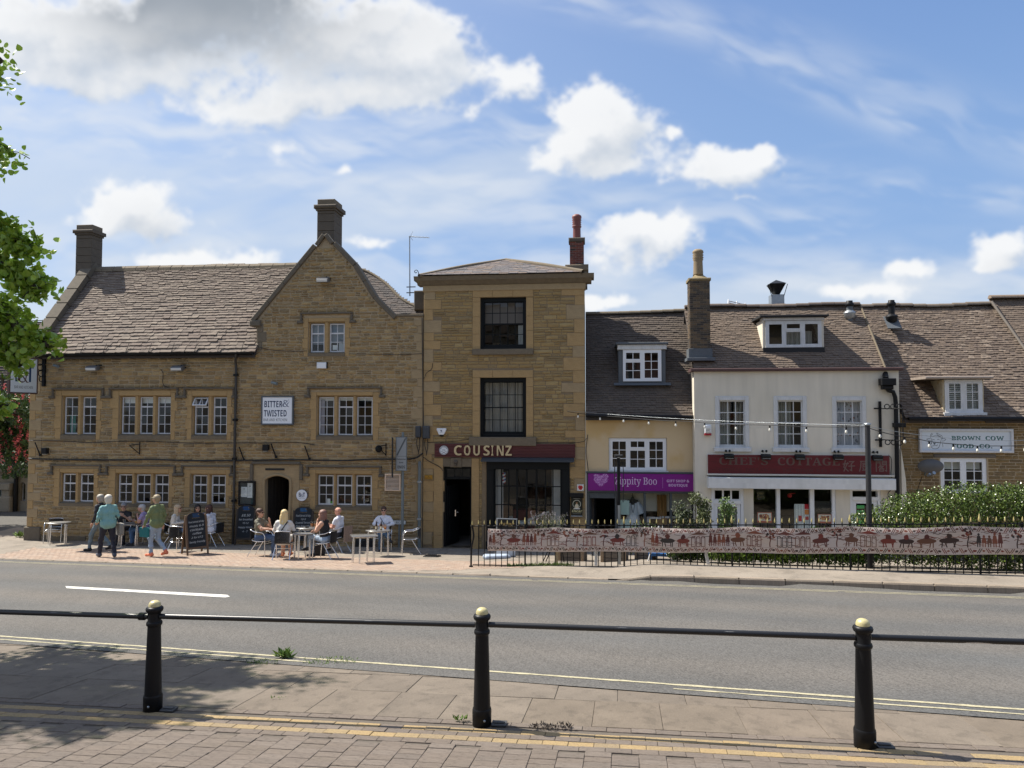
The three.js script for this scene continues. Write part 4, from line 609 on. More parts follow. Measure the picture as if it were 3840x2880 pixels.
  const r = rng(44); for (let i = 0; i < 8; i++) for (let j = 0; j < 3; j++) { const q = part('pane', sheet(-(sx[i + 1] - sx[i]) / 2, (sx[i + 1] - sx[i]) / 2, -(yr[j + 1] - yr[j]) / 2, (yr[j + 1] - yr[j]) / 2, 0), M.glass, sg); q.position.set((sx[i] + sx[i + 1]) / 2, (yr[j] + yr[j + 1]) / 2, -.1); q.rotation.set(rr(-.02, .02, r), rr(-.02, .02, r), 0); }
  part('lead_hood', extrude([[-.02, .1], [.32, .0], [.34, -.05], [.0, -.02]], sf[1] - sf[0] + .28).rotateY(-Math.PI / 2).scale(1, 1, 1).translate(sf[1] + .14, b.y(1980, 1724), 0), std([.05, .055, .06], .8, { map: T.grain }), sg);
  // inside the shop: white window returns, a chair back, red counter, a striped barber's pole
  part('window_return', [bx(sx[0] + .0, sx[0] + .02, sy0, sy1, -.9, -.16), bx(sx[8] - .02, sx[8], sy0, sy1, -.9, -.16), bx(sx[0] + .03, sx[0] + .22, sy0, sy1, -.5, -.48), bx(sx[7] - .05, sx[8] - .03, sy0, sy1, -.5, -.48)], M.whiteOld, sg); part('counter', cbx(sx[2], sx[4] + .2, .2, 1.15, -2, -1.6), std([.18, .03, .025], .6), sg);
  part('display_tool', [cyl(.05, .035, V3(sx[4] - .1, .92, -.5), V3(sx[6] + .1, 1.25, -.5), 8), cbx(sx[4] - .35, sx[5], .82, .93, -.7, -.4, .03)], std([.6, .6, .58], .6), sg); const bp = canvasTex(64, 128, (g, w, h) => { g.fillStyle = '#e8e8e8'; g.fillRect(0, 0, w, h); for (let i = -2; i < 5; i++) { g.fillStyle = i % 2 ? '#b02020' : '#1c4fa8'; g.beginPath(); g.moveTo(0, i * 40); g.lineTo(w, i * 40 - 40); g.lineTo(w, i * 40 - 22); g.lineTo(0, i * 40 + 18); g.fill(); } }); part('barber_pole', new THREE.CylinderGeometry(.06, .06, .35, 12).translate(sx[1] + .05, b.y(1885, 1795), -.3), new THREE.MeshStandardMaterial({ map: bp, roughness: .3 }), sg);
  // cornice, roof and party walls
  const cn = sub('cornice', root), cy = [b.y(1890, 1083), b.y(1890, 1066), b.y(1890, 1052), b.y(1890, 1036)]; part('frieze', cbx(xl - .03, xr + .03, cy[0] - .06, cy[1], -.3, .05, .015), M.ashlarPale, cn); const cm = (a, c, o1, o2) => part('moulding', extrude([[-.3, a], [o1, a], [o2, c], [-.3, c]], xr - xl + 2 * o2 - .02).rotateY(-Math.PI / 2).translate(xr + o2, 0, 0), M.ashlarGrey, cn); cm(cy[1] + .001, cy[2], .08, .22); cm(cy[2] + .001, cy[3], .24, .3);
  const yc = cy[3], A = b.roof(1895, 977, yc, .3, .42), hp = []; const q = (a, c, d) => hp.push(...a, ...c, ...d); const L0 = [xl - .1, yc, .32], R0_ = [xr - .05, yc, .32], Lb = [xl - .1, yc, -5.5], Rb = [xr - .05, yc, -5.5], Ap = [A.x, A.y, A.z]; q(L0, R0_, Ap); q(R0_, Rb, Ap); q(Rb, Lb, Ap); q(Lb, L0, Ap);
  const rf = sub('roof', root); part('roof_deck', geo(hp, null, hp.filter((_, i) => i % 3 !== 2)), std([.09, .08, .08], .8), rf);
  const tanp = (A.y - yc) / (.32 - A.z); tiledRoof(rf, { name: 'roof_slate', y0: yc + .015, z0: .34, tanp, y1: A.y - .02, seed: 81, units: tileUnits, tones: [[.2, .185, .19], [.24, .2, .185], [.17, .165, .17], [.27, .215, .18], [.22, .2, .2]], gauge: [.15, .15], w: [.3, .3], vary: .1, th: .014, sag: .01, most: 200, lim: (y) => { const f = (y - yc) / (A.y - yc); return [mix(L0[0], A.x, f), mix(R0_[0], A.x, f)]; } });
  part('hip_tiles', [tube([V3(...L0), V3(mix(L0[0], A.x, .5), mix(yc, A.y, .5) + .04, mix(.32, A.z, .5)), V3(...Ap)], .075, 6, 8), tube([V3(R0_[0], yc + .03, .3), V3(mix(R0_[0], A.x, .5), mix(yc, A.y, .5) + .04, mix(.32, A.z, .5)), V3(...Ap)], .085, 6, 8)], M.ashlarGrey, rf);
  part('hip_iron', tube([V3(L0[0], yc + .05, .32), V3(L0[0] - .03, yc + .16, .33), V3(L0[0] - .09, yc + .2, .33), V3(L0[0] - .14, yc + .15, .33), V3(L0[0] - .1, yc + .1, .33), V3(L0[0] - .06, yc + .13, .33)], .012, 5, 4), M.iron, rf);
  shell(root, xl + .01, xr - .01, yt, 5.5, M.interior, [b.y(1890, 1650), b.y(1890, 1350)]);
  // brick chimney with a red pot, behind on the right
  const cg = sub('chimney', root), cz = -2.2, k = (px, py) => b.p(px, py, cz); const c0 = k(2137, 1100), c1 = k(2190, 1100), yB = k(2160, 1035)[1], yS = k(2160, 994)[1], yT = k(2160, 896)[1];
  brickStack(cg, c0[0], c1[0], yS, yT - .08, cz - .5, cz, std([.3, .26, .22], .95), [[.2, .06, .045], [.16, .05, .04], [.09, .05, .045], [.24, .075, .05], [.06, .045, .04]], 52); part('stone_base', [cbx(c0[0] - .12, c1[0] + .12, yB - .4, yS - .22, cz - .6, cz + .08, .02), cbx(c0[0] - .16, c1[0] + .16, yS - .22, yS, cz - .66, cz + .14, .03)], M.ashlarGrey, cg); part('cap', [cbx(c0[0] - .04, c1[0] + .04, yT - .1, yT + .05, cz - .54, cz + .04, .03)], M.chimneyStone, cg);
  const px = (c0[0] + c1[0]) / 2, pot = [[.0, 0], [.15, 0], [.145, .05], [.14, .42], [.17, .45], [.17, .5], [.14, .52], [.175, .56], [.14, .6], [.175, .64], [.14, .68], [.18, .72], [.15, .76], [.18, .8], [.17, .88], [.1, .93], [0, .94]]; const pt = part('chimney_pot', lathe(pot, 16), std([.19, .055, .045], .55), cg); pt.position.set(px, yT + .04, cz - .25); pt.scale.setScalar(.96);
  // dark stub and fascia end on the left above the pub roof
  part('parapet_stub', [cbx(b.x(1556, 1120, -.6), xl + .1, b.y(1560, 1165, -.6), b.y(1560, 1092, -.6), -1.2, -.45, .03)], M.chimneyStone, root);
  part('party_wall', bx(xl - .02, xl + .2, 0, yt - .2, -5.5, -.36), M.mortarDark, root);
}
// ------------------------------------------------------------------ houses on the right share these
const CLAY = [[.173, .133, .103], [.188, .145, .112], [.160, .125, .098], [.177, .136, .105], [.200, .156, .120], [.165, .130, .104]];
function upvc(g, q, n, rowsOf, o = {}) { /* a row of n casements in one white frame */ const f = o.f || .06, w = (q[1] - q[0] - f * (n + 1)) / n; const m = o.mat || M.pvc; part('outer_frame', [bx(q[0], q[1], q[3] - f, q[3], -.12 + (o.z || 0), (o.z || 0)), bx(q[0], q[1], q[2], q[2] + f, -.12 + (o.z || 0), (o.z || 0) + .02), ...[...Array(n + 1)].map((_, i) => bx(q[0] + i * (w + f), q[0] + i * (w + f) + f, q[2] + f, q[3] - f, -.12 + (o.z || 0), (o.z || 0)))], m, g); for (let i = 0; i < n; i++) { const a = q[0] + f + i * (w + f), z = (o.z || 0) - .015, s = rowsOf(i); if (s.top) { const yt = mix(q[2] + f, q[3] - f, s.top); light(g, a, a + w, yt + .02, q[3] - f, z + .02, s.c, 1, { f: .045, mat: m, bar: .02 }); light(g, a, a + w, q[2] + f, yt - .02, z, s.c, s.r, { f: .03, mat: m, bar: .02 }); part('transom', bx(a, a + w, yt - .02, yt + .02, z - .06, z + .01), m, g); } else light(g, a, a + w, q[2] + f, q[3] - f, z + .02, s.c, s.r, { f: .05, mat: m, bar: .02 }); } }
// ------------------------------------------------------------------ ochre rendered gift shop
{
  const b = building('ochre_shop', 'ochre rendered shop with dark tiled roof between tall stone house and white house', DP, 2400, 'shop'), root = b.root, xl = b.x(2196, 1650) + .005, xr = b.x(2606, 1650), ye = b.y(2400, 1560), yf = b.y(2400, 1774);
  const w = box4(b, 2283, 2501, 1642, 1765);
  part('front_wall', extrude(rect(xl, xr, yf - .02, ye + .1), .36, -.36, [rect(...w).reverse()]), std([.7, .55, .34], .92, { map: rep(T.ochre, .22, .22), bumpMap: T.grainB, bumpScale: .002 }), root);
  const wg = sub('window', root); upvc(wg, [w[0] + .01, w[1] - .01, w[2], w[3] - .01], 3, (i) => (i === 1 ? { top: .68, c: 2, r: 2 } : { c: 2, r: 3 }), { z: -.05 }); part('sill', cbx(w[0] - .04, w[1] + .04, w[2] - .06, w[2], -.2, .05, .01), M.whiteOld, wg);
  // shop front: grey painted timber
  const gm = std([.075, .09, .1], .5, { map: rep(T.grain, .8) }), sg = sub('shop_front', root), fr = box4(b, 2199, 2640, 1775, 1849); part('fascia', cbx(xl + .01, xr + .12, fr[2], fr[3], -.2, .06, .012), gm, sg); part('fascia_cap', cbx(xl + .0, xr + .14, fr[3] + .001, fr[3] + .05, -.2, .13, .012), gm, sg);
  const px = [2200, 2211, 2306, 2322, 2414, 2422, 2512, 2520, 2604].map((p) => b.x(p, 1900)), yh = fr[2]; part('posts', [[px[0], px[1]], [px[2], px[3]], [px[4], px[5]], [px[6], px[7]], [px[8], xr + .01]].map(([a, c]) => cbx(Math.max(a, xl + .005), c, 0, yh - .001, -.18, .04, .008)), gm, sg); part('stall_riser', cbx(px[3], px[8], 0, .62, -.15, .03, .01), gm, sg); part('door_head', cbx(px[1], px[2], yh - .18, yh - .001, -.15, .02, .01), gm, sg);
  for (const [a, c] of [[px[3], px[4]], [px[5], px[6]], [px[7], px[8]]]) part('pane', sheet(a, c, .62, yh, -.06), M.glass, sg);
  part('pelmet', [bx(px[3], px[8], yh - .62, yh, -.42, -.40)], std([.5, .46, .38], .9), sg); const lf = part('door', [cbx(0, .85, .02, 2.0, -.02, .02, .006)], gm, sg); lf.position.set(px[1] + .02, 0, -.2); lf.rotation.y = 1.35;
  // stock in the window
  part('display_frame', [bx(px[5] + .05, px[5] + .12, .62, 1.15, -.32, -.28), bx(px[5] + .05, px[5] + .5, 1.1, 1.16, -.32, -.28), bx(px[7] - .35, px[7] + .5, 1.12, 1.18, -.4, -.34)], M.white, sg); part('hanging_scarf', curtain(new THREE.Group(), 'x', px[5] + .38, px[5] + .68, .9, 1.85, -.35, M.curtain, 3).geometry, std([.3, .16, .05], .9), sg); part('goods', [[.1, .3, .2], [.5, .22, .3], [1.1, .3, .25], [1.6, .2, .2], [2.1, .35, .3]].map(([o, ww, h]) => cbx(px[3] + o, px[3] + o + ww, .62, .62 + h, -.8, -.5, .02)), std([.22, .16, .1], .8), sg);
  part('shop_notice', [bx(px[3] + .03, px[3] + .32, 1.25, 1.7, -.075, -.07), bx(px[3] + .03, px[3] + .34, .72, 1.1, -.075, -.07)], std([.42, .55, .5], .9), sg);
  shell(root, xl + .01, xr + .3, ye + .1, 5, M.interior, [yf + .1]);
  // roof
  const tp = Math.tan(51 * Math.PI / 180), z0 = .2, y0 = ye - .0, rg = b.roof(2390, 1178, y0, z0, tp), yr = rg.y, rf = sub('roof', root), xa = xl, xb = b.x(2614, 1500);
  roofSlab(rf, xa, xb + .25, y0, z0 - .02, yr, tp, std([.05, .045, .04], .95)); const dm = { l: b.x(2322, 1370, -.4), r: b.x(2494, 1370, -.4) };
  tiledRoof(rf, { y0, z0, tanp: tp, y1: yr, seed: 83, units: tileUnits, tones: [[.114, .091, .074], [.124, .098, .080], [.104, .085, .071], [.132, .106, .084], [.116, .094, .077]], gauge: [.1, .098], w: [.17, .165], vary: .08, th: .022, sag: .035, lim: () => [xa, xb + .12], out: [[dm.l + .05, dm.r - .05, b.y(2400, 1436, -.3), b.y(2400, 1300, -1) + .1]] });
  const zr = z0 - (yr - y0) / tp; part('ridge_tiles', [...Array(9)].map((_, i) => new THREE.CylinderGeometry(.11, .11, (xb - xa) / 9 - .008, 8, 1, false, 0, Math.PI).rotateZ(Math.PI / 2).rotateX(-Math.PI / 2 + 1.57).translate(mix(xa, xb, (i + .5) / 9), yr + .0 + .08 * (i / 9) ** 2, zr)).map(clean), M.ashlarGrey, rf);
  // dormer
  const dg = sub('dormer', root), dz = -.62, q = box4(b, 2336, 2480, 1311, 1430, dz), o4 = box4(b, 2319, 2496, 1296, 1442, dz); part('cheek', [cbx(o4[0], q[0], o4[2], o4[3], -2.3, dz - .01, .01), cbx(q[1], o4[1], o4[2], o4[3], -2.3, dz - .01, .01), bx(q[0], q[1], o4[2], q[2], -1, dz - .01)], M.lead, dg); part('flat_roof', cbx(o4[0] - .08, o4[1] + .08, o4[3] + .03, o4[3] + .1, -2.6, dz + .14, .012), M.lead, dg); part('fascia', cbx(o4[0] - .03, o4[1] + .03, q[3] + .002, o4[3] + .03, -.9, dz + .07, .01), M.whiteOld, dg); upvc(dg, q, 2, (i) => (i === 0 ? { top: .66, c: 2, r: 2 } : { c: 2, r: 3 }), { z: dz + .03 }); part('apron', geo([o4[0] - .15, o4[2] - .03, dz + .24, o4[1] + .15, o4[2] - .03, dz + .24, o4[1] + .15, o4[2] + .06, dz + .02, o4[0] - .15, o4[2] - .03, dz + .24, o4[1] + .15, o4[2] + .06, dz + .02, o4[0] - .15, o4[2] + .06, dz + .02], null, [0, 0, 1, 0, 1, .2, 0, 0, 1, .2, 0, .2]), M.lead, dg); part('dormer_back', bx(q[0], q[1], q[2], q[3] + .1, -1.9, -1.85), std([.3, .27, .2], .9), dg);
  const gt = sub('gutter', root); part('trough', [cyl(.055, .055, V3(xl, ye + .02, .3), V3(xr + .1, ye - .03, .3), 10)], M.iron, gt); part('downpipe', tube([V3(xr - .02, ye - .05, .28), V3(xr - .02, ye - .2, .12), V3(xr - .01, ye - .6, .07), V3(xr + .0, yf + .35, .07), V3(xr + .03, yf + .2, .08), V3(xr + .35, yf + .1, .1)], .045, 8, 5), M.greyMetal, gt);
}
// ------------------------------------------------------------------ white rendered take-away
const DW = 22.75;
{
  const b = building('white_shop', 'cream white rendered house with red take-away sign board and three tall sash windows', DW, 2985, 'shop'), root = b.root, xl = b.x(2604, 1600), xr = b.x(3374, 1600), yt = b.y(2985, 1392), rend = std([.83, .765, .645], .85, { map: rep(T.plaster, .25), bumpMap: T.grainB, bumpScale: .0015 });
  const ws = [box4(b, 2682, 2809, 1486, 1690), box4(b, 2901, 3026, 1486, 1691), box4(b, 3121, 3249, 1487, 1692)], yf = b.y(2985, 1786), dl = box4(b, 2668, 2790, 1828, 2060), sh = [2826, 2913, 2927, 3039, 3055, 3135].map((p) => b.x(p, 1900)), d2 = box4(b, 3189, 3305, 1834, 2060), ysh = b.y(2985, 1828), shop = [sh[0], sh[5], .5, ysh]; dl[2] = d2[2] = .06; dl[3] = Math.min(dl[3], ysh - .02); d2[3] = Math.min(d2[3], ysh - .02); shop[3] = ysh - .01;
  part('front_wall', extrude(rect(xl, xr, 0, yt), .4, -.4, [...ws, dl, d2, shop].map((q) => rect(...q).reverse())), rend, root);
  part('parapet_coping', cbx(xl - .12, xr + .1, yt, b.y(2985, 1380), -.4, .14, .02), std([.1, .05, .045], .7, { map: T.grain }), root);
  part('corner_buttress', extrude([[0, 0], [.22, 0], [.16, 1.2], [.12, 2.5], [.03, 3.2], [0, 3.4]], .5, -.42).translate(xr - .01, 0, 0), rend, root);
  ws.forEach((q, i) => { const g = sub('window', root), f = .12; part('architrave', [cbx(q[0], q[0] + f, q[2], q[3], -.2, .03, .015), cbx(q[1] - f, q[1], q[2], q[3], -.2, .03, .015), cbx(q[0] + f, q[1] - f, q[3] - .13, q[3], -.2, .03, .015)], M.whiteOld, g); part('sill', cbx(q[0] - .05, q[1] + .05, q[2] - .03, q[2] + .1, -.25, .09, .015), M.whiteOld, g); const ym = mix(q[2] + .1, q[3] - .13, i ? .53 : .5); light(g, q[0] + f, q[1] - f, ym - .02, q[3] - .13, -.04, 3, 2, { mat: M.whiteOld, f: .035, bar: .024 }); light(g, q[0] + f, q[1] - f, q[2] + .1, ym + .02, -.085, 3, 2, { mat: M.whiteOld, f: .035, bar: .024, foot: 2.4 });
    if (i < 2) { curtain(g, 'curtain', q[0] + f, mix(q[0], q[1], i ? .62 : .5), q[2] + .1, q[3] - .12, -.3, std(i ? [.33, .34, .32] : [.4, .42, .4], .95), 6, .03); if (!i) curtain(g, 'curtain', mix(q[0], q[1], .62), q[1] - f, q[2] + .1, q[3] - .12, -.34, std([.34, .33, .29], .95), 3, .02); }
    else { const t = printed(512, 768, (c, w, h) => { c.fillStyle = '#a9abb2'; c.fillRect(0, 0, w, h); const r = rng(4); for (let k = 0; k < 46; k++) { const x = r() * w, y = r() * h, s = 10 + r() * 16; c.fillStyle = ['#33343c', '#4c4d57', '#7a4a3e'][Math.floor(r() * 3)]; c.save(); c.translate(x, y); c.rotate(r() * 6); for (const sx of [-1, 1]) { c.beginPath(); c.ellipse(sx * s * .5, -s * .3, s * .5, s * .32, sx * .6, 0, 7); c.fill(); c.beginPath(); c.ellipse(sx * s * .38, s * .3, s * .34, s * .24, -sx * .5, 0, 7); c.fill(); } c.fillRect(-1.5, -s * .6, 3, s * 1.1); c.restore(); } }, .95); curtain(g, 'butterfly_curtain', q[0] + f, q[1] - f, q[2] + .1, q[3] - .12, -.2, t, 8, .008); } });
  // shop front
  const sg = sub('shop_front', root), bd = box4(b, 2650, 3344, 1790, 1831); part('canopy_box', cbx(bd[0], bd[1], bd[2], bd[3], -.1, .32, .012), std([.84, .85, .85], .5, { map: rep(T.plaster, .3) }), sg); part('cornice_strip', [cbx(bd[0], bd[1] + .03, bd[3] + .05, bd[3] + .1, -.1, .16, .01)], rend, sg);
  part('frame_posts', [[sh[1], sh[2]], [sh[3], sh[4]], [sh[5] - .1, sh[5]]].map(([a, c]) => cbx(a, c, .5, ysh - .02, -.16, -.02, .008)), M.pvc, sg); for (const [a, c] of [[sh[0], sh[1]], [sh[2], sh[3]], [sh[4], sh[5] - .1]]) part('pane', sheet(a, c, .5, ysh - .02, -.1), M.glass, sg); part('stall_sill', cbx(sh[0] - .04, sh[5] + .04, .42, .52, -.25, .05, .01), M.whiteOld, sg);
  const menu = printed(256, 384, (c, w, h) => { c.fillStyle = '#cfd5d4'; c.fillRect(0, 0, w, h); c.fillStyle = '#70777a'; for (let i = 0; i < 5; i++) for (let y = 10; y < h; y += 9) c.fillRect(6 + i * 50, y, 36 * (.5 + .5 * Math.abs(Math.sin(y * 3 + i))), 3); c.fillStyle = '#b51d2a'; c.fillRect(180, 0, 76, 60); c.fillRect(70, 140, 60, 70); c.fillStyle = '#c7772c'; c.fillRect(180, 66, 76, 60); c.fillStyle = '#b51d2a'; c.fillRect(190, 150, 60, 40); }, .8); { const q = box4(b, 2983, 3038, 1892, 2010); part('menu_sheet', sheet(q[0], q[1], .75, q[3], -.11), menu, sg); }
  const food = (seed) => printed(128, 96, (c, w, h) => { c.fillStyle = '#b9604a'; c.fillRect(0, 0, w, h); c.fillStyle = '#d9d4c6'; c.fillRect(6, 6, w - 12, h - 24); const r = rng(seed); for (let i = 0; i < 60; i++) { c.fillStyle = ['#7b2b1e', '#a3452a', '#5e241a', '#c98a4b', '#d7b07a'][Math.floor(r() * 5)]; c.beginPath(); c.ellipse(64 + (r() - .5) * 80, 42 + (r() - .5) * 40, 6 + r() * 7, 4 + r() * 4, r() * 3, 0, 7); c.fill(); } }, .6); { const q = box4(b, 2843, 2898, 1923, 1962); part('food_picture', sheet(...q, -.11), food(3), sg); const q2 = box4(b, 3071, 3123, 1930, 1964); part('food_picture', sheet(...q2, -.11), food(8), sg); }
  const openT = printed(256, 160, (c, w, h) => { c.fillStyle = '#0a0c0c'; c.fillRect(0, 0, w, h); c.strokeStyle = '#2b3434'; c.lineWidth = 3; c.font = '34px sans-serif'; c.fillStyle = '#27302f'; c.textAlign = 'center'; c.fillText('TAKE AWAY', 128, 50); c.font = '62px sans-serif'; c.strokeText('OPEN', 128, 130); }, .6); { const q = box4(b, 3060, 3124, 1880, 1922); part('open_sign', sheet(...q, -.12), openT, sg); const q2 = box4(b, 2841, 2870, 1828, 1862); part('window_lettering', sheet(q2[0], q2[1], q2[2] - .1, q2[3] - .12, -.115), printed(128, 128, (c) => { c.fillStyle = '#15170f'; c.fillRect(0, 0, 128, 128); c.fillStyle = '#6b5a26'; c.font = 'bold 40px serif'; c.fillText('CHEF', 8, 50); c.fillText('COTT', 8, 104); }, .6), sg); }
  part('lucky_ornament', [sph(.07, b.x(2978, 1866), b.y(2978, 1866), -.5, 10, 8), cyl(.012, .012, V3(b.x(2978, 1860), b.y(2978, 1858), -.5), V3(b.x(3000, 1860), b.y(3000, 1857), -.5), 6)], std([.55, .03, .03], .5), sg); part('serving_counter', cbx(sh[0] + .2, sh[5], .1, 1.1, -2.2, -1.6), std([.12, .1, .08], .7), sg);
  // doors
  const door = (name, q, full) => { const g = sub(name, root); const yt2 = full ? q[3] - .34 : q[3] - .5; part('door_frame', [bx(q[0], q[0] + .08, q[2], q[3], -.2, -.02), bx(q[1] - .08, q[1], q[2], q[3], -.2, -.02), bx(q[0] + .08, q[1] - .08, q[3] - .06, q[3], -.2, -.02), bx(q[0] + .08, q[1] - .08, yt2, yt2 + .1, -.2, 0)], M.pvc, g); if (full) part('pane', sheet(q[0] + .08, q[1] - .08, yt2 + .1, q[3] - .06, -.1), M.glass, g); else light(g, q[0] + .08, q[1] - .08, yt2 + .1, q[3] - .06, -.06, 3, 1, { f: .04, bar: .05, mat: M.pvc }); light(g, q[0] + .09, q[1] - .09, q[2], yt2, -.06, 1, 1, { f: .1, mat: M.pvc, foot: 2.2 }); return g; };
  const ld = door('left_door', dl, false); ld.name = 'door'; curtain(ld, 'net_curtain', dl[0] + .15, dl[1] - .15, .2, dl[3] - .6, -.18, std([.16, .18, .17], .95), 7, .012); const rd = door('door', d2, true); for (let i = 0; i < 4; i++) { const y = b.y(3215, 1902 + i * 19); part('sticker', bx(d2[0] + .22, d2[0] + .44, y - .05, y + .05, -.1, -.095), std([.05, .42, i === 2 ? .35 : .1], .6), rd); } part('house_number', sheet(b.x(3322, 1864), b.x(3330, 1864), b.y(3325, 1872), b.y(3325, 1861), .004), printed(32, 48, (c) => { c.fillStyle = '#c9c4b4'; c.fillRect(0, 0, 32, 48); c.fillStyle = '#20201e'; c.font = 'bold 44px serif'; c.fillText('4', 4, 42); }), root);
  shell(root, xl + .01, xr - .01, yt, 5, M.interior, [yf]);
  // main roof behind the parapet
  const tp = Math.tan(48 * Math.PI / 180), y0 = b.y(2985, 1400, -.45), z0 = -.42, rg = b.roof(2900, 1157, y0, z0, tp), yr = rg.y, rf = sub('roof', root), xa = b.x(2592, 1300, -1), vt = b.roof(3219, 1143, y0, z0, tp), vb = b.roof(3312, 1380, y0, z0, tp), xR = (y) => mix(vb.x, vt.x, (y - vb.y) / (vt.y - vb.y)) + .06;
  roofSlab(rf, xa, vt.x, y0, z0 - .02, yr, tp, std([.06, .05, .045], .95)); const dz = -1.05, q = box4(b, 2870, 3080, 1203, 1303, dz);
  tiledRoof(rf, { y0: y0 - .1, z0: z0 + .09, tanp: tp, y1: yr + .05, seed: 87, units: tileUnits, tones: CLAY, gauge: [.1, .1], w: [.17, .17], vary: .08, th: .024, sag: .05, lim: (y) => [xa, xR(y)], out: [[q[0] + .05, q[1] - .05, b.y(2975, 1298, -1), b.y(2975, 1190, -1.6) + .08]] });
  const zr = z0 - (yr - y0) / tp; part('ridge_tiles', [...Array(14)].map((_, i) => clean(new THREE.CylinderGeometry(.11, .11, (vt.x - xa) / 14 - .008, 8, 1, false, 0, Math.PI).rotateZ(Math.PI / 2).translate(mix(xa, vt.x, (i + .5) / 14), yr + .06 + .03 * Math.sin(i * .7), zr))), std([.15, .12, .1], .9, { map: T.slate }), rf); part('verge_mortar', tube([V3(xR(vb.y) - .02, vb.y, vb.z + .06), V3(mix(vb.x, vt.x, .5) + .04, mix(vb.y, vt.y, .5), mix(vb.z, vt.z, .5) + .06), V3(vt.x + .04, vt.y, vt.z + .05)], .035, 6, 8), M.ashlarGrey, rf);
  const dg = sub('dormer', root), o4 = box4(b, 2860, 3090, 1198, 1306, dz); part('cheek', [cbx(o4[0], q[0], o4[2], o4[3], -3, dz - .01, .01), cbx(q[1], o4[1], o4[2], o4[3], -3, dz - .01, .01)], rend, dg); part('flat_roof', cbx(o4[0] - .12, o4[1] + .1, o4[3] + .06, o4[3] + .13, -3.2, dz + .2, .012), M.blackMatt, dg); part('fascia', cbx(o4[0], o4[1], o4[3] - .03, o4[3] + .06, -1.4, dz + .06, .01), M.whiteOld, dg); upvc(dg, q, 3, (i) => (i === 1 ? { top: .66, c: 1, r: 1 } : { c: 1, r: 1 }), { z: dz + .03, mat: M.whiteOld }); part('apron', bx(o4[0], o4[1], o4[2] - .2, q[2] - .001, dz - .2, dz + .05), M.blackMatt, dg); curtain(dg, 'curtain', mix(q[0], q[1], .36), q[1] - .2, q[2] + .06, q[3] - .3, dz - .3, std([.4, .38, .34], .95), 7, .03); part('dormer_back', bx(q[0], q[1], q[2] - .2, q[3] + .1, -3, -2.95), std([.1, .07, .05], .9), dg);
  // brick chimney on the party line
  const cg = sub('chimney', root), cz = -.75, c0 = b.x(2587, 1200, cz), c1 = b.x(2664, 1200, cz), yb = b.y(2625, 1300, cz), yT = b.y(2625, 1052, cz); brickStack(cg, c0, c1, yb - .1, yT, cz - .62, cz, std([.22, .19, .15], .95), [[.14, .1, .065], [.165, .115, .07], [.11, .085, .06], [.09, .075, .06], [.18, .13, .08], [.06, .05, .045]], 58); part('lead_flashing', [cbx(c0 - .05, c1 + .05, yb - .38, yb - .06, cz - .5, cz + .03, .01), cbx(c0 - .12, c1 + .12, yb - .46, yb - .36, cz - .4, cz + .16, .01)], M.lead, cg); part('cement_cap', [cbx(c0 - .03, c1 + .03, yT, yT + .09, cz - .66, cz + .04, .03), lathe([[.0, .22], [.16, .2], [.34, .08], [.36, .05], [0, .05]], 4).rotateY(Math.PI / 4).translate((c0 + c1) / 2, yT + .03, cz - .31)], std([.25, .2, .11], .9, { map: T.slate }), cg);
  const pot = [[0, 0], [.17, 0], [.16, .06], [.145, .5], [.17, .53], [.15, .56], [.18, .6], [.145, .64], [.18, .68], [.145, .72], [.18, .76], [.17, .82], [.11, .87], [0, .88]], pt = part('chimney_pot', lathe(pot, 16), std([.3, .23, .14], .8, { map: T.slate }), cg); pt.position.set((c0 + c1) / 2, yT + .2, cz - .31); pt.scale.setScalar(1);
  // hopper and downpipe
  const dp = sub('downpipe', root), h = box4(b, 3292, 3346, 1420, 1446), P2 = (px, py, z) => V3(b.x(px, py, z), b.y(px, py, z), z); part('hopper', [cbx(h[0], h[1], h[2], h[3], .02, .3, .015), cbx(h[0] + .05, h[1] - .05, h[2] - .12, h[2] - .001, .04, .24, .03)], M.black, dp); part('spout', cyl(.08, .08, P2(3318, 1395, -.1), P2(3322, 1420, .16), 10), M.blackMatt, dp); part('pipe', tube([P2(3318, 1448, .14), P2(3322, 1460, .14), P2(3350, 1470, .12), P2(3357, 1490, .1), P2(3361, 1590, .1), P2(3365, 1800, .1), P2(3367, 2060, .1)], .062, 9, 5), M.black, dp); const h2 = box4(b, 3345, 3385, 1586, 1602); part('hopper', cbx(h2[0], h2[1], h2[2], h2[3], .0, .24, .012), M.black, dp);
}
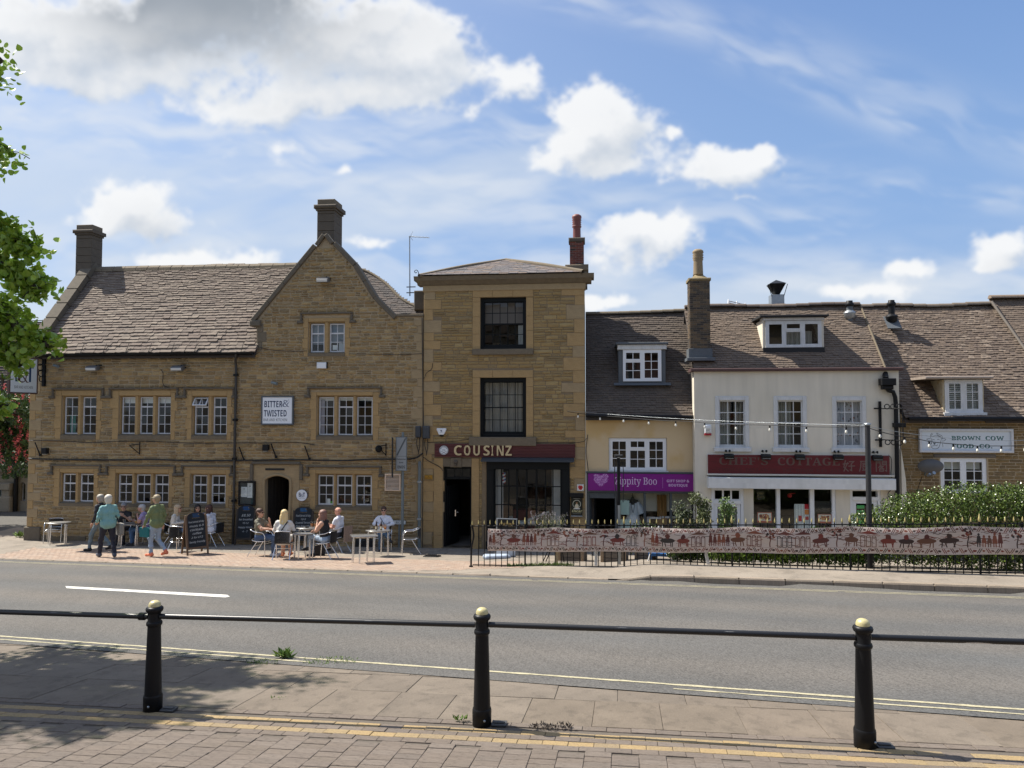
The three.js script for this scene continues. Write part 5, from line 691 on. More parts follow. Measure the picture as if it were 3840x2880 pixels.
// ------------------------------------------------------------------ stone shop on the right
{
  const b = building('stone_shop', 'low stone shop with long brown tiled roof and white cow sign, beyond the hedge', DP, 3700, 'shop'), root = b.root, xl = b.x(3380, 1700), xr = b.x(4350, 1700), ye = b.y(3600, 1566), w = box4(b, 3527, 3702, 1718, 1850);
  const wall = part('front_wall', extrude(rect(xl, xr, 0, ye + .1), .36, -.36, [rect(...w).reverse()]), M.mortar, root); const lint = box4(b, 3501, 3733, 1703, 1716);
  rubble(wall, () => [xl, xr], .6, ye, [[w[0] - .03, w[1] + .03, w[2] - .05, w[3]], lint], { h: [.07, .13], w: [.16, .42], d: [.012, .035], tones: [[.33, .225, .1], [.36, .25, .115], [.285, .2, .098], [.38, .265, .125], [.31, .212, .095], [.25, .178, .095]], seed: 29 });
  part('timber_lintel', cbx(lint[0], lint[1], lint[2], lint[3], -.2, .035, .01), M.oldTimber, root); const wg = sub('window', root); upvc(wg, [w[0], w[1], w[2], w[3]], 2, () => ({ c: 2, r: 3 }), { z: -.03, f: .07 }); part('blind', bx(w[0] + .1, w[1] - .1, w[3] - .35, w[3] - .08, -.22, -.21), std([.6, .6, .55], .9), wg);
  shell(root, xl, xr, ye + .1, 5, M.interior);
  const tp = Math.tan(49 * Math.PI / 180), z0 = .25, y0 = ye - .02, rg = b.roof(3450, 1152, y0, z0, tp), yr = rg.y, rf = sub('roof', root), zr = z0 - (yr - y0) / tp, e0 = b.roof(3374, 1400, y0, z0, tp), vt = b.roof(3222, 1150, y0, z0, tp), xe = b.x(3376, 1540, .1), dd = -.42, q = box4(b, 3538, 3687, 1424, 1554, dd + .5);
  const s2 = b.roof(3712, 1150, y0, z0, tp), s3 = b.roof(3850, 1330, y0, z0, tp);
  for (const [a, c] of [[xl + .02, q[0] + .03], [q[1] - .03, xr]]) roofSlab(rf, a, c, y0, z0 - .02, yr - .1, tp, std([.06, .05, .045], .95)); roofSlab(rf, q[0] + .031, q[1] - .031, q[3], z0 - .02 - (q[3] - y0) / tp, yr - .1, tp, std([.06, .05, .045], .95)); roofSlab(rf, vt.x + .1, xl + .03, e0.y + .15, e0.z - .17, yr - .1, tp, std([.06, .05, .045], .95));
  tiledRoof(rf, { y0, z0, tanp: tp, y1: yr, seed: 91, units: tileUnits, tones: [[.173, .134, .104], [.190, .146, .112], [.158, .122, .096], [.181, .138, .106], [.250, .200, .158], [.168, .130, .104], [.147, .112, .090]], gauge: [.108, .1], w: [.18, .17], vary: .14, th: .026, sag: .12, rag: 1.6, lim: (y) => [y < e0.y + .12 ? xl + .03 : vt.x + .02, xr], out: [[q[0] + .02, q[1] - .02, y0 + .1, q[3] - .05]] });
  part('ridge_tiles', [...Array(22)].map((_, i) => clean(new THREE.CylinderGeometry(.12, .12, .43, 8, 1, false, 0, Math.PI).rotateZ(Math.PI / 2).translate(vt.x + i * .44 + .2, yr + .02 + .03 * Math.sin(i * .9), zr))), std([.2, .165, .13], .9, { map: T.slate }), rf);
  const dz = dd + .5, dg = sub('dormer', root), o4 = box4(b, 3538, 3687, 1424, 1554, dz); upvc(dg, [o4[0] + .03, o4[1] - .03, o4[2] + .05, o4[3]], 2, () => ({ c: 2, r: 3 }), { z: dz + .03, f: .07, mat: M.whiteOld }); part('cheek', [cbx(o4[0] - .02, o4[0] + .04, o4[2] + .02, o4[3], -2.2, dz, .01), cbx(o4[1] - .04, o4[1] + .02, o4[2] + .02, o4[3], -2.2, dz, .01)], std([.6, .52, .36], .95, { map: T.ochre, bumpMap: T.stoneB, bumpScale: .03 }), dg); part('lead_roof', cbx(o4[0] - .6, o4[1] + .2, o4[3] + .02, o4[3] + .1, -2, dz + .22, .02), std([.42, .36, .31], .6, { metalness: .2, map: T.slate }), dg); part('sill', cbx(o4[0] - .05, o4[1] + .04, o4[2] - .05, o4[2] + .06, dz - .2, dz + .14, .01), M.whiteOld, dg); part('apron', bx(o4[0] - .05, o4[1] + .05, o4[2] - .2, o4[2] - .051, dz - .3, dz + .06), M.lead, dg); part('slatted_blind', [...Array(14)].map((_, i) => bx(o4[0] + .12, o4[1] - .12, mix(o4[2] + .12, o4[3] - .1, i / 14), mix(o4[2] + .12, o4[3] - .1, (i + .55) / 14), dz - .16, dz - .15)), std([.5, .5, .46], .8), dg); part('dormer_back', bx(o4[0], o4[1], o4[2], o4[3], -1.2, -1.15), std([.08, .07, .06], .9), dg);
  part('gutter', [cyl(.06, .06, V3(xl + .1, ye - .03, .33), V3(xr, ye - .03, .33), 10)], M.iron, root);
  // the neighbouring roof starts a little higher on the far right
  const nb = sub('upper_roof', root); tiledRoof(nb, { y0: s3.y, z0: s3.z + .16, tanp: tp, y1: yr + .22, seed: 95, units: tileUnits, tones: CLAY, gauge: [.1, .095], w: [.18, .17], vary: .12, th: .02, sag: .06, most: 120, lim: (y) => [mix(s3.x, s2.x, clamp((y - s3.y) / (s2.y - s3.y))), xr] }); part('ridge_tiles', [...Array(8)].map((_, i) => clean(new THREE.CylinderGeometry(.12, .12, .43, 8, 1, false, 0, Math.PI).rotateZ(Math.PI / 2).translate(s2.x + i * .44 + .2, yr + .26, zr + .04))), std([.26, .2, .15], .9, { map: T.slate }), nb); part('verge', tube([V3(s3.x - .02, s3.y, s3.z + .14), V3(s2.x - .02, s2.y + .15, s2.z + .16)], .045, 6, 4), M.oldTimber, nb);
}
// ------------------------------------------------------------------ far stone building up the side street
{
  const d = 33, O = P(20, 1945, d), root = thing('far_stone_building', 'grey stone building with arched windows and balustrade far down the side street', 'building', V3(O.x, 0, O.z), -.1), L = (px, py) => { const q = P(px, py, d); return [(q.x - O.x), q.y]; };
  const st = std([.34, .3, .235], .9, { map: T.stone, bumpMap: T.grainB, bumpScale: .003 }), yb = 0, ys = L(50, 1585)[1], yc = L(50, 1480)[1], wa = L(0, 1790), arch = (x0, x1, y0, y1) => { const c = (x0 + x1) / 2, r = (x1 - x0) / 2, o = [[x0, y0], [x1, y0], [x1, y1 - r]]; for (let i = 1; i < 8; i++) { const a = i / 8 * Math.PI; o.push([c + Math.cos(a) * r, y1 - r + Math.sin(a) * r]); } o.push([x0, y1 - r]); return o; };
  const X = (px) => L(px, 1850)[0], Y = (py) => L(50, py)[1], w1 = arch(X(-25), X(14), Y(1880), Y(1808)), w2 = arch(X(78), X(101), Y(1878), Y(1808)), x0 = X(-420), x1 = X(240);
  part('front_wall', extrude([[x0, 0], [x1, 0], [x1, yc], [x0, yc]], .4, -.4, [w1.slice().reverse(), w2.slice().reverse()]), st, root); for (const [a, w] of [[-25, w1], [78, w2]]) { const g = sub('window', root); part('frame', extrude(w, .04, -.2, [w.map(([x, y]) => { const cx = (w[0][0] + w[1][0]) / 2, cy = (w[0][1] + w[4][1]) / 2; return [cx + (x - cx) * .84, cy + (y - cy) * .92]; }).reverse()]), M.white, g); part('pane', extrude(w, .01, -.25), M.glass, g); part('blind', bx(w[0][0], w[1][0], w[0][1], w[0][1] + .7, -.35, -.33), std([.5, .55, .62], .9), g); }
  part('pier', [cbx(X(22), X(55), 0, Y(1835), -.1, .28, .03), cbx(X(14), X(63), 0, .7, -.1, .36, .04), cbx(X(16), X(60), Y(1835), Y(1810), -.1, .36, .03)], st, root); part('string_course', [cbx(x0, x1, Y(1772), Y(1756), -.1, .3, .04), cbx(x0, x1, yc - .3, yc, -.3, .4, .06)], M.ashlarGrey, root); part('downpipe', [cyl(.09, .09, V3(X(70), 0, .12), V3(X(70), Y(1740), .12), 8)], M.black, root); part('fluted_panel', [...Array(6)].map((_, i) => cbx(X(20 + i * 6), X(23 + i * 6), Y(1700), Y(1620), 0, .05, .01)), st, root);
  part('balustrade_rail', cbx(x0, x1, yc + .75, yc + .95, -.3, .15, .03), M.chimneyStone, root); for (let i = 0; i < 26; i++) { const o = part('baluster', lathe([[.09, 0], [.06, .1], [.11, .3], [.05, .6], [.09, .75]], 8), M.chimneyStone, root); o.position.set(x0 + i * .3 + 2, yc, -.05); }
  part('roof', geo([x0, yc + .3, -.6, x1, yc + .3, -.6, x1, yc + 4, -5, x0, yc + .3, -.6, x1, yc + 4, -5, x0, yc + 4, -5], null, [0, 0, 9, 0, 9, 6, 0, 0, 9, 6, 0, 6]), std([.12, .1, .095], .9, { map: T.slate }), root); part('roof_courses', [...Array(26)].map((_, i) => bx(x0, x1, yc + .42 + i * .145, yc + .45 + i * .145, -.64 - i * .172 - .08, -.62 - i * .172)), std([.1, .085, .08], .9), root);
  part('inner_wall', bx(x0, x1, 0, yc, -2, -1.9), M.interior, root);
}
// ------------------------------------------------------------------ houses across the market place, behind the viewpoint, seen in the window glass
for (let i = 0; i < 4; i++) {
  const x0 = -24 + i * 12, w = 11.9, h = [6.8, 8, 6.2, 7.4][i], b = thing('opposite_house', ['stone house', 'cream house', 'brick house', 'pale stone house'][i] + ' across the market place behind the viewpoint', 'house', V3(x0 + w / 2, 3.7, 17)), wm = std([[.36, .26, .14], [.6, .54, .42], [.3, .14, .09], [.42, .33, .2]][i], .9, { map: T.stone });
  part('front_wall', bx(-w / 2, w / 2, 0, h, 0, 7), wm, b); part('roof', extrude([[-.3, 0], [3.6, 3.8], [7.3, 0]], w - .05).rotateY(-Math.PI / 2).translate(w / 2, h, 0), std([.09, .075, .065], .9, { map: T.slate }), b);
  for (let k = 0; k < 6; k++) { const x = -4.2 + (k % 3) * 4.2, y = 1 + Math.floor(k / 3) * 3, g = sub('window', b); part('frame', bx(x - .65, x + .65, y, y + 1.7, -.06, -.01), M.white, g); part('pane', bx(x - .55, x + .55, y + .1, y + 1.6, -.08, -.07), std([.02, .025, .03], .1), g); }
}
// ------------------------------------------------------------------ bollards and hand rail in front of the viewpoint
{
  const prof = [[0, 0], [.08, 0], [.081, .125], [.077, .141], [.072, .145], [.056, .745], [.058, .752], [.066, .76], [.068, .775], [.064, .79], [.056, .795], [.054, .86], [.056, .868], [.07, .882], [.075, .9], [.07, .915], [.058, .922], [.05, .926], [0, .926]], dome = [[.052, .924], [.05, .945], [.042, .962], [.026, .973], [0, .977]];
  const pts = [[573, 2645, 6.6], [1807, 2717, 6.2], [3244, 2809, 5.67]].map(([px, py, d]) => { const p = P(px, py, d); return V3(p.x, yRoad(d), p.z); });
  const names = ['in the tree shade beside fallen leaf shadows', 'in the middle of the row', 'beside the rail with peeling paint'];
  const dm = std([.66, .58, .3], .38, { metalness: .15, map: rep(T.paint, 3) });
  pts.forEach((p, i) => { const t = thing('bollard', `black cast iron bollard with pale gold dome, ${names[i]}`, 'bollard', p, .3 * i, 'bollards along the near pavement'); part('post', lathe(prof, 28), M.iron, t); part('dome_cap', lathe(dome, 24), dm, t); part('fixing_bolt', sph(.011, 0, .06, .082, 8, 6), M.galv, t); const pl = part('base_plate', [cbx(.085, .21, .002, .018, -.06, .04, .004), cbx(.1, .19, .018, .028, -.03, .01, .004)], std([.06, .06, .06], .6, { map: T.grain }), t); pl.rotation.y = -.3 * i - .1; });
  const dir = V3().subVectors(pts[2], pts[0]).normalize(), L = pts[0].clone().addScaledVector(dir, -3.05), Rr = pts[2].clone().addScaledVector(dir, 3.05), all = [L, ...pts, Rr];
  const lab = ['black round hand rail running out of view past the shaded bollard', 'black hand rail between the shaded bollard and the middle bollard', 'black hand rail between the middle bollard and the last bollard', 'black hand rail with white patches of peeling paint'];
  const worn = canvasTex(1024, 128, (g, w, h) => { g.fillStyle = '#17181a'; g.fillRect(0, 0, w, h); const r = rng(9); for (const [x, y, a, b] of [[40, 60, 20, 14], [95, 50, 40, 9], [130, 70, 70, 4], [180, 95, 110, 5], [215, 40, 6, 5], [300, 45, 6, 6], [360, 40, 60, 5], [430, 44, 30, 8], [600, 60, 60, 5], [760, 50, 30, 6]]) { g.fillStyle = '#c9cacb'; g.beginPath(); for (let i = 0; i < 14; i++) { const t = i / 14 * 6.283, q = .7 + r() * .5; g.lineTo(x + Math.cos(t) * a * q, y + Math.sin(t) * b * q); } g.fill(); } });
  const speck = canvasTex(1024, 128, (g, w, h) => { g.fillStyle = '#191a1d'; g.fillRect(0, 0, w, h); const r = rng(3); for (let i = 0; i < 16; i++) { g.fillStyle = ['#8d8f90', '#5a4a3c', '#6f7275'][i % 3]; g.fillRect(r() * w, r() * h, 4 + r() * 14, 1 + r() * 3); } });
  for (let i = 0; i < 4; i++) { const a = all[i].clone(), c = all[i + 1].clone(); a.y += .835; c.y += .83; const d = V3().subVectors(c, a), len = d.length() - .12; const t = thing('hand_rail', lab[i], 'rail', a.clone().lerp(c, .5), 0, 'hand rails between the bollards'); const g = new THREE.CylinderGeometry(.0235, .0235, len, 18, 1); g.rotateZ(-Math.PI / 2); const m = part('rail', clean(g), new THREE.MeshStandardMaterial({ map: i === 3 ? worn : speck, roughness: .38 }), t); t.quaternion.setFromUnitVectors(V3(1, 0, 0), d.normalize()); for (const s of i === 0 ? [1] : []) part('collar', lathe([[.024, -.03], [.034, -.026], [.034, .026], [.024, .03]], 14).rotateZ(-Math.PI / 2).translate(s * (len / 2 - .06), 0, 0), M.iron, t); }
}
// ------------------------------------------------------------------ railing, banner, poles and string lights
const FA = P(1773, 2136, 18.3), FB = P(3840, 2158, 14.7); FA.y = gy(FA.x, FA.z) + .01; const FDIR = V3().subVectors(FB, FA); const FLEN = Math.hypot(FDIR.x, FDIR.z), FANG = -Math.atan2(FDIR.z, FDIR.x), FTOT = FLEN + 3.5;
const fenceY = (s) => mix(FA.y, FB.y, s / FLEN), fenceTop = (s) => mix(P(1773, 1973, 18.3).y, P(3840, 1964, 14.7).y, s / FLEN);
const fpos = (s, off = 0) => { const u = V3(FDIR.x, 0, FDIR.z).normalize(), n = V3(-u.z, 0, u.x); return V3(FA.x + u.x * s + n.x * off, fenceY(s), FA.z + u.z * s + n.z * off); };   // off > 0 towards the road
{
  const t = thing('railing', 'black iron railing with gold spear tips along the far pavement', 'railing', FA, FANG), n = Math.round(FTOT / .152);
  const finial = lathe([[.0, 0], [.013, 0], [.016, .03], [.014, .05], [.004, .1], [0, .103]], 8), big = lathe([[0, 0], [.018, 0], [.026, .05], [.022, .08], [.006, .165], [0, .168]], 8), yl = (s) => fenceTop(s) - FA.y, yb = (s) => fenceY(s) - FA.y;
  for (let i = 1; i < n; i++) { const s = i * FTOT / n, post = i % 16 === 9, b = part(post ? 'post' : 'baluster', cyl(post ? .021 : .011, post ? .021 : .011, V3(s, yb(s) + (post ? 0 : .02), 0), V3(s, yl(s) + .045, 0), 7), M.iron, t); part('gold_finial', (post ? big : finial).clone().translate(s, yl(s) + .045, 0), M.goldPaint, b); }
  const lean = part('end_post', [tube([V3(-.04, 0, .02), V3(-.03, .5, .01), V3(.02, yl(0) * .75, 0), V3(-.02, yl(0) + .02, 0)], .024, 8, 5), cyl(.05, .05, V3(-.04, 0, .02), V3(-.04, .03, .02), 10)], M.iron, t); part('gold_finial', finial.clone().translate(-.02, yl(0) + .03, 0), M.goldPaint, lean);
  part('top_rail', [tube([...Array(16)].map((_, i) => { const s = i / 15 * FTOT; return V3(s - .06 * (i === 0), yl(s), 0); }), .014, 6, 2)], M.iron, t); part('bottom_rail', [tube([...Array(16)].map((_, i) => { const s = i / 15 * FTOT; return V3(s, yb(s) + .05, 0); }), .016, 6, 2)], M.iron, t);
  // banner: printed cloth, hung a little loose, facing the road (plain folk pattern in brown thread colours)
  const tex = (seed) => canvasTex(2048, 340, (g, w, h) => {
    const r = rng(seed); g.scale(1.5, 1.5); w /= 1.5; h /= 1.5; g.fillStyle = '#b3a59c'; g.fillRect(0, 0, w, h); for (let i = 0; i < 2600; i++) { g.fillStyle = `rgba(${r() < .5 ? '90,75,66' : '214,203,195'},${.05 + r() * .1})`; g.fillRect(r() * w, r() * h, 10 + r() * 50, 1); }
    const ink = ['#4a1d18', '#33201b', '#6a2a20', '#75402c', '#2c2522', '#55281f', '#5d3a2a']; g.lineCap = 'round'; g.lineJoin = 'round'; const pick = () => ink[Math.floor(r() * ink.length)];
    for (const yy of [6, h - 46]) { for (let x = 0; x < w; x += 58) { g.strokeStyle = pick(); g.lineWidth = 6; const f = r() < .5 ? 1 : -1; for (const o of [0, 13]) { g.beginPath(); g.moveTo(x + o, f > 0 ? yy : yy + 34); g.lineTo(x + o + 18, f > 0 ? yy + 34 : yy); g.stroke(); } g.fillStyle = pick(); g.beginPath(); for (let i = 0; i < 9; i++) { const a = i / 9 * 6.283, q = 7 + r() * 9; g.lineTo(x + 42 + Math.cos(a) * q, yy + 17 + Math.sin(a) * q * .8); } g.fill(); } }
    g.strokeStyle = '#6b5048'; g.lineWidth = 1.5; for (const y of [45, h - 52]) { g.beginPath(); for (let x = 0; x <= w; x += 16) g.lineTo(x, y + (r() - .5) * 2); g.stroke(); }
    g.translate(0, h - 54); g.scale(1.32, 1.32); g.translate(0, 54 - h); for (let i = 0; i < 150; i++) { g.strokeStyle = pick(); g.lineWidth = 2 + r() * 2; const xx = r() * w, yy = h - 62 - r() * 104; g.beginPath(); g.moveTo(xx, yy); g.bezierCurveTo(xx + 14, yy - 16 * r(), xx + 22, yy + 18 * r(), xx + 30 + r() * 20, yy + (r() - .5) * 14); g.stroke(); } let x = 8; while (x < w / 1.32 - 50) { const k = r(), b = h - 58; g.fillStyle = pick(); g.strokeStyle = pick(); g.lineWidth = 4;
      if (k < .2) { for (let i = 0; i < 3; i++) { g.strokeRect(x + i * 30, b - 62, 22, 62); g.beginPath(); g.arc(x + i * 30 + 11, b - 62, 11, Math.PI, 0); g.stroke(); } g.beginPath(); g.moveTo(x - 8, b - 84); g.lineTo(x + 44, b - 106); g.lineTo(x + 98, b - 84); g.fill(); x += 104; }
      else if (k < .42) { g.lineWidth = 6; g.beginPath(); g.moveTo(x + 30, b); g.bezierCurveTo(x + 24, b - 40, x + 42, b - 50, x + 30, b - 76); g.stroke(); for (let i = 0; i < 9; i++) { g.fillStyle = pick(); g.beginPath(); g.ellipse(x + 6 + r() * 50, b - 66 - r() * 38, 9, 6, r() * 3, 0, 7); g.fill(); } x += 72; }
      else if (k < .72) { const n2_ = 2 + Math.floor(r() * 4); for (let i = 0; i < n2_; i++) { g.fillStyle = pick(); const q = x + i * 26, hh = 66 + r() * 24; g.beginPath(); g.ellipse(q + 12, b - hh, 6, 8, 0, 0, 7); g.fill(); g.beginPath(); g.moveTo(q + 4, b - hh + 8); g.lineTo(q + 20, b - hh + 8); g.lineTo(q + 25, b - 26); g.lineTo(q, b - 26); g.fill(); g.fillRect(q + 4, b - 26, 5, 25); g.fillRect(q + 15, b - 26, 5, 25); } x += n2_ * 24 + 10; }
      else { const c1 = pick(); g.fillStyle = c1; const q = 70 + r() * 40; g.beginPath(); g.ellipse(x + q / 2, b - 42, q * .48, 17, 0, 0, 7); g.fill(); g.strokeStyle = c1; g.lineWidth = 6; for (const o of [.18, .3, .7, .82]) { g.beginPath(); g.moveTo(x + q * o, b - 34); g.lineTo(x + q * (o + (r() - .5) * .2), b - 2); g.stroke(); } g.fillStyle = pick(); g.beginPath(); for (let i = 0; i < 10; i++) { const a = i / 10 * 6.283, z = 11 + r() * 8; g.lineTo(x + q * .5 + Math.cos(a) * z, b - 70 + Math.sin(a) * z * 1.2); } g.fill(); x += q + 10; } }
  });
  const bn = thing('banner', 'long cream cloth banner printed with brown figures tied to the railing', 'banner', fpos(.42), FANG), nb = 4, wv = (s, v) => .03 + .06 * (fbm(s * 1.3 + 4, v * 1.2, 3) - .5) * 2 + .02 * Math.sin(s * 2.7 + v * 2.2);
  for (let k = 0; k < nb; k++) { const s0 = .42 + k * (FTOT - .45) / nb, s1 = .42 + (k + 1) * (FTOT - .45) / nb, NX = 48, NY = 8, p = [], u = [], idx = []; for (let j = 0; j <= NY; j++) for (let i = 0; i <= NX; i++) { const s = mix(s0, s1, i / NX), v = j / NY, top = fenceTop(s) - fenceY(.42) - .03 - .045 * Math.abs(Math.sin(s * 1.45)), bot = mix(fenceY(s), fenceTop(s), .40) - fenceY(.42) + .01 * Math.sin(s * 2.3); p.push(s - .42, mix(bot, top, v), .03 + wv(s, v) * (v > .95 || v < .05 ? .5 : 1)); u.push(i / NX, v); } for (let j = 0; j < NY; j++) for (let i = 0; i < NX; i++) { const a = j * (NX + 1) + i, c = a + NX + 1; idx.push(a, a + 1, c, a + 1, c + 1, c); } const g = geo(p, new Array(p.length).fill(0), u); g.setIndex(idx); g.computeVertexNormals(); part('cloth', g, new THREE.MeshPhysicalMaterial({ map: tex(40 + k), roughness: .62, side: THREE.DoubleSide }), bn); }
  part('cable_tie', [...Array(12)].map((_, i) => { const s = .3 + i * (FTOT - .6) / 12; return cbx(s, s + .02, fenceTop(s + .42) - fenceY(.42) - .05, fenceTop(s + .42) - fenceY(.42) + .03, .0, .06, .004); }), M.black, bn);
}
// turn a pixel over the railing into a point at a distance behind it
const behind = (px, off) => { const u = V3(FDIR.x, 0, FDIR.z).normalize(), n = V3(u.z, 0, -u.x), q = (px - IMW / 2) / FOC, A = FA.clone().addScaledVector(n, off); const t = (A.x + q * A.z) / -(u.x + q * u.z); return V3(A.x + u.x * t, 0, A.z + u.z * t); };
const polePts = [];
{
  const mk = (px, topY, r, label, tall) => { const b = behind(px, .35), y0 = gy(b.x, b.z), top = P(px, topY, -b.z).y, t = thing('lamp_pole', label, 'pole', V3(b.x, y0, b.z)); part('shaft', [cyl(r, r * .95, V3(0, 0, 0), V3(0, tall ? .9 : (top - y0) * .55, 0), 12)], tall ? M.iron : M.galv, t); part('upper_shaft', cyl(r * .95, r * .9, V3(0, tall ? .9 : (top - y0) * .55, 0), V3(0, top - y0, 0), 12), tall ? std([.03, .031, .034], .5, { map: rep(T.paint, 1.2) }) : M.iron, t); part('cap', lathe([[0, .03], [r * 1.2, .02], [r * 1.25, -.02], [r, -.03]], 12).translate(0, top - y0, 0), M.galv, t); polePts.push(V3(b.x, top, b.z)); return { t, h: top - y0 }; };
  const a = mk(2318, 1712, .043, 'grey and black pole in front of the purple sign board', false); part('lamp_bracket', [tube([V3(-.09, a.h - .1, .02), V3(-.1, a.h - .5, .03), V3(-.05, a.h - 1.2, .02), V3(-.03, a.h - 1.5, .02)], .012, 5, 5), tube([V3(.1, a.h - .1, .02), V3(.12, a.h - .6, .02), V3(.1, a.h - 1.1, .03)], .01, 5, 5), cbx(-.1, .1, a.h - .02, a.h + .05, -.05, .06, .02)], M.cable, a.t);
  mk(3251, 1590, .06, 'tall black pole with flaking paint in front of the white shop', true);
  const bulb = (g, p) => { const s = sub('bulb_holder', g); s.position.copy(p); part('socket', [cyl(.018, .02, V3(0, -.005, 0), V3(0, -.06, 0), 8)], M.black, s); part('bulb', lathe([[.0, -.145], [.022, -.135], [.03, -.11], [.022, -.075], [.016, -.06]], 10), std([.8, .78, .7], .15), s); };
  const string = (label, A, B, sag, n, skip = 0) => { const t = thing('string_light', label, 'string lights', A), q = (k, s) => { const p = A.clone().lerp(B, k); p.y -= s * 4 * k * (1 - k); return p.sub(A); }; part('cable', tube([...Array(15)].map((_, i) => { const k = i / 14, p = q(k, sag); p.y -= .02 * Math.abs(Math.sin(k * n * Math.PI)); return p; }), .0085, 5, 4), M.cable, t); part('steel_wire', tube([...Array(9)].map((_, i) => { const p = q(i / 8, sag * .7); p.y += .03; return p; }), .005, 4, 3), M.galv, t); for (let i = 0; i < n; i++) bulb(t, q((i + .5) / n, sag).add(V3(0, -.015, 0))); return t; };
  const wl = loc(DP, 2128, 1544, .15), W0 = toWorld(DP, wl.x, wl.y, .15); string('string of small white bulbs from the tall stone house to the black pole', W0, polePts[1].clone().add(V3(0, -.06, 0)), .1, 10);
  const E = P(4060, 1640, 16.5); string('string of small white bulbs from the black pole past the cow sign', polePts[1].clone().add(V3(0, -.08, 0)), E, .28, 9);
}
// ------------------------------------------------------------------ signs
const NAVY = '#17294d';
function amp(g, x, y, s, c) { g.font = `${s}px serif`; g.fillStyle = c; g.textAlign = 'left'; g.fillText('&', x, y); g.strokeStyle = c; g.lineWidth = s * .035; g.beginPath(); g.arc(x + s * .68, y - s * .62, s * .12, .4, 5.4); g.stroke(); g.beginPath(); g.arc(x + s * .18, y - s * .2, s * .17, .8, 4.6); g.stroke(); }
{ // white board on the pub gable
  const t = wallThing('pub_sign_board', 'square white sign board with navy capitals beside the upper gable window', 'sign', DP, 1043, 1539, .02), s = ppm(DP, 1043, 1539), w = 110 * s / 2, h = 94 * s / 2;
  part('frame', [cbx(-w - .05, w + .05, -h - .05, -h, .0, .09, .01), cbx(-w - .05, w + .05, h, h + .05, 0, .09, .01), cbx(-w - .05, -w, -h, h, 0, .09, .01), cbx(w, w + .05, -h, h, 0, .09, .01)], std([.09, .1, .11], .5), t); part('panel', sheet(-w, w, -h, h, .07), printed(660, 564, (g, W, H) => { g.fillStyle = '#e2e6ea'; g.fillRect(0, 0, W, H); fitText(g, 'BITTER', 28, 214, 418, 'bold 190px sans-serif', NAVY); fitText(g, 'TWISTED', 28, 412, 520, 'bold 190px sans-serif', NAVY); fitText(g, 'BAR AND KITCHEN', 18, 512, 540, '76px sans-serif', '#232a36'); amp(g, 446, 206, 200, '#2c3c5e'); }), t); part('back_panel', bx(-w, w, -h, h, .0, .05), M.paper, t); }
{ const t = wallThing('round_plaque', 'round white plaque with navy monogram beside the pub door', 'sign', DP, 1133, 1857, .02), s = ppm(DP, 1133, 1857), r = 21.5 * s; part('disc', new THREE.CylinderGeometry(r, r, .03, 32).rotateX(Math.PI / 2).translate(0, 0, .02), std([.05, .06, .09], .5), t); const g = new THREE.CircleGeometry(r * .95, 32); g.translate(0, 0, .038); part('face', g, printed(256, 256, (c) => { c.fillStyle = '#e3e6ea'; c.fillRect(0, 0, 256, 256); fitText(c, 'B', 52, 160, 56, 'bold 130px sans-serif', NAVY); fitText(c, 'T', 152, 160, 56, 'bold 130px sans-serif', NAVY); amp(c, 92, 168, 100, '#31405f'); fitText(c, 'BAR AND KITCHEN', 58, 200, 140, '22px sans-serif', '#2b3038'); }), t); }
{ // hanging sign on its scrolled bracket, square to the wall
  const L = loc(DP, 170, 1390), t = thing('hanging_sign', 'hanging pub sign with monogram on a scrolled black bracket at the corner', 'sign', toWorld(DP, L.x, L.y, 0), PHI), y1 = 1.0; part('wall_bracket', [cbx(-.05, .05, -.55, .62, .0, .12, .02), cyl(.025, .022, V3(0, .5, .1), V3(0, .5, 1.75), 8), ...[0, 1, 2, 3].map((i) => new THREE.TorusGeometry(.13 - i * .012, .016, 6, 20).rotateY(Math.PI / 2).translate(0, .3 - i * .2, .27 - i * .03)).map(clean)], M.iron, t); part('hook', [cyl(.01, .01, V3(0, .5, .55), V3(0, .36, .55), 6), cyl(.01, .01, V3(0, .5, 1.4), V3(0, .36, 1.4), 6)], M.iron, t); const z0 = .42, z1 = 1.55, ya = -.78, yb = .36, m = printed(420, 420, (g) => { g.fillStyle = '#cfd6d6'; g.fillRect(0, 0, 420, 420); fitText(g, 'B', 60, 290, 110, 'bold 290px sans-serif', '#1a4750'); fitText(g, 'T', 250, 290, 120, 'bold 290px sans-serif', '#1d3a5c'); amp(g, 120, 300, 230, '#50352f'); fitText(g, 'BAR AND KITCHEN', 62, 374, 300, '50px sans-serif', '#2b3034'); }); const fr = part('board_frame', [bx(-.04, .04, ya - .05, ya, z0 - .05, z1 + .05), bx(-.04, .04, yb, yb + .05, z0 - .05, z1 + .05), bx(-.04, .04, ya, yb, z0 - .05, z0), bx(-.04, .04, ya, yb, z1, z1 + .05)], std([.09, .05, .04], .6), t); const q = (x, s) => { const g = sheet(-(z1 - z0) / 2, (z1 - z0) / 2, ya, yb, 0); g.rotateY(s * Math.PI / 2); g.translate(x, 0, (z0 + z1) / 2); return g; }; part('face', [q(.03, 1), q(-.03, -1)], m, t); }
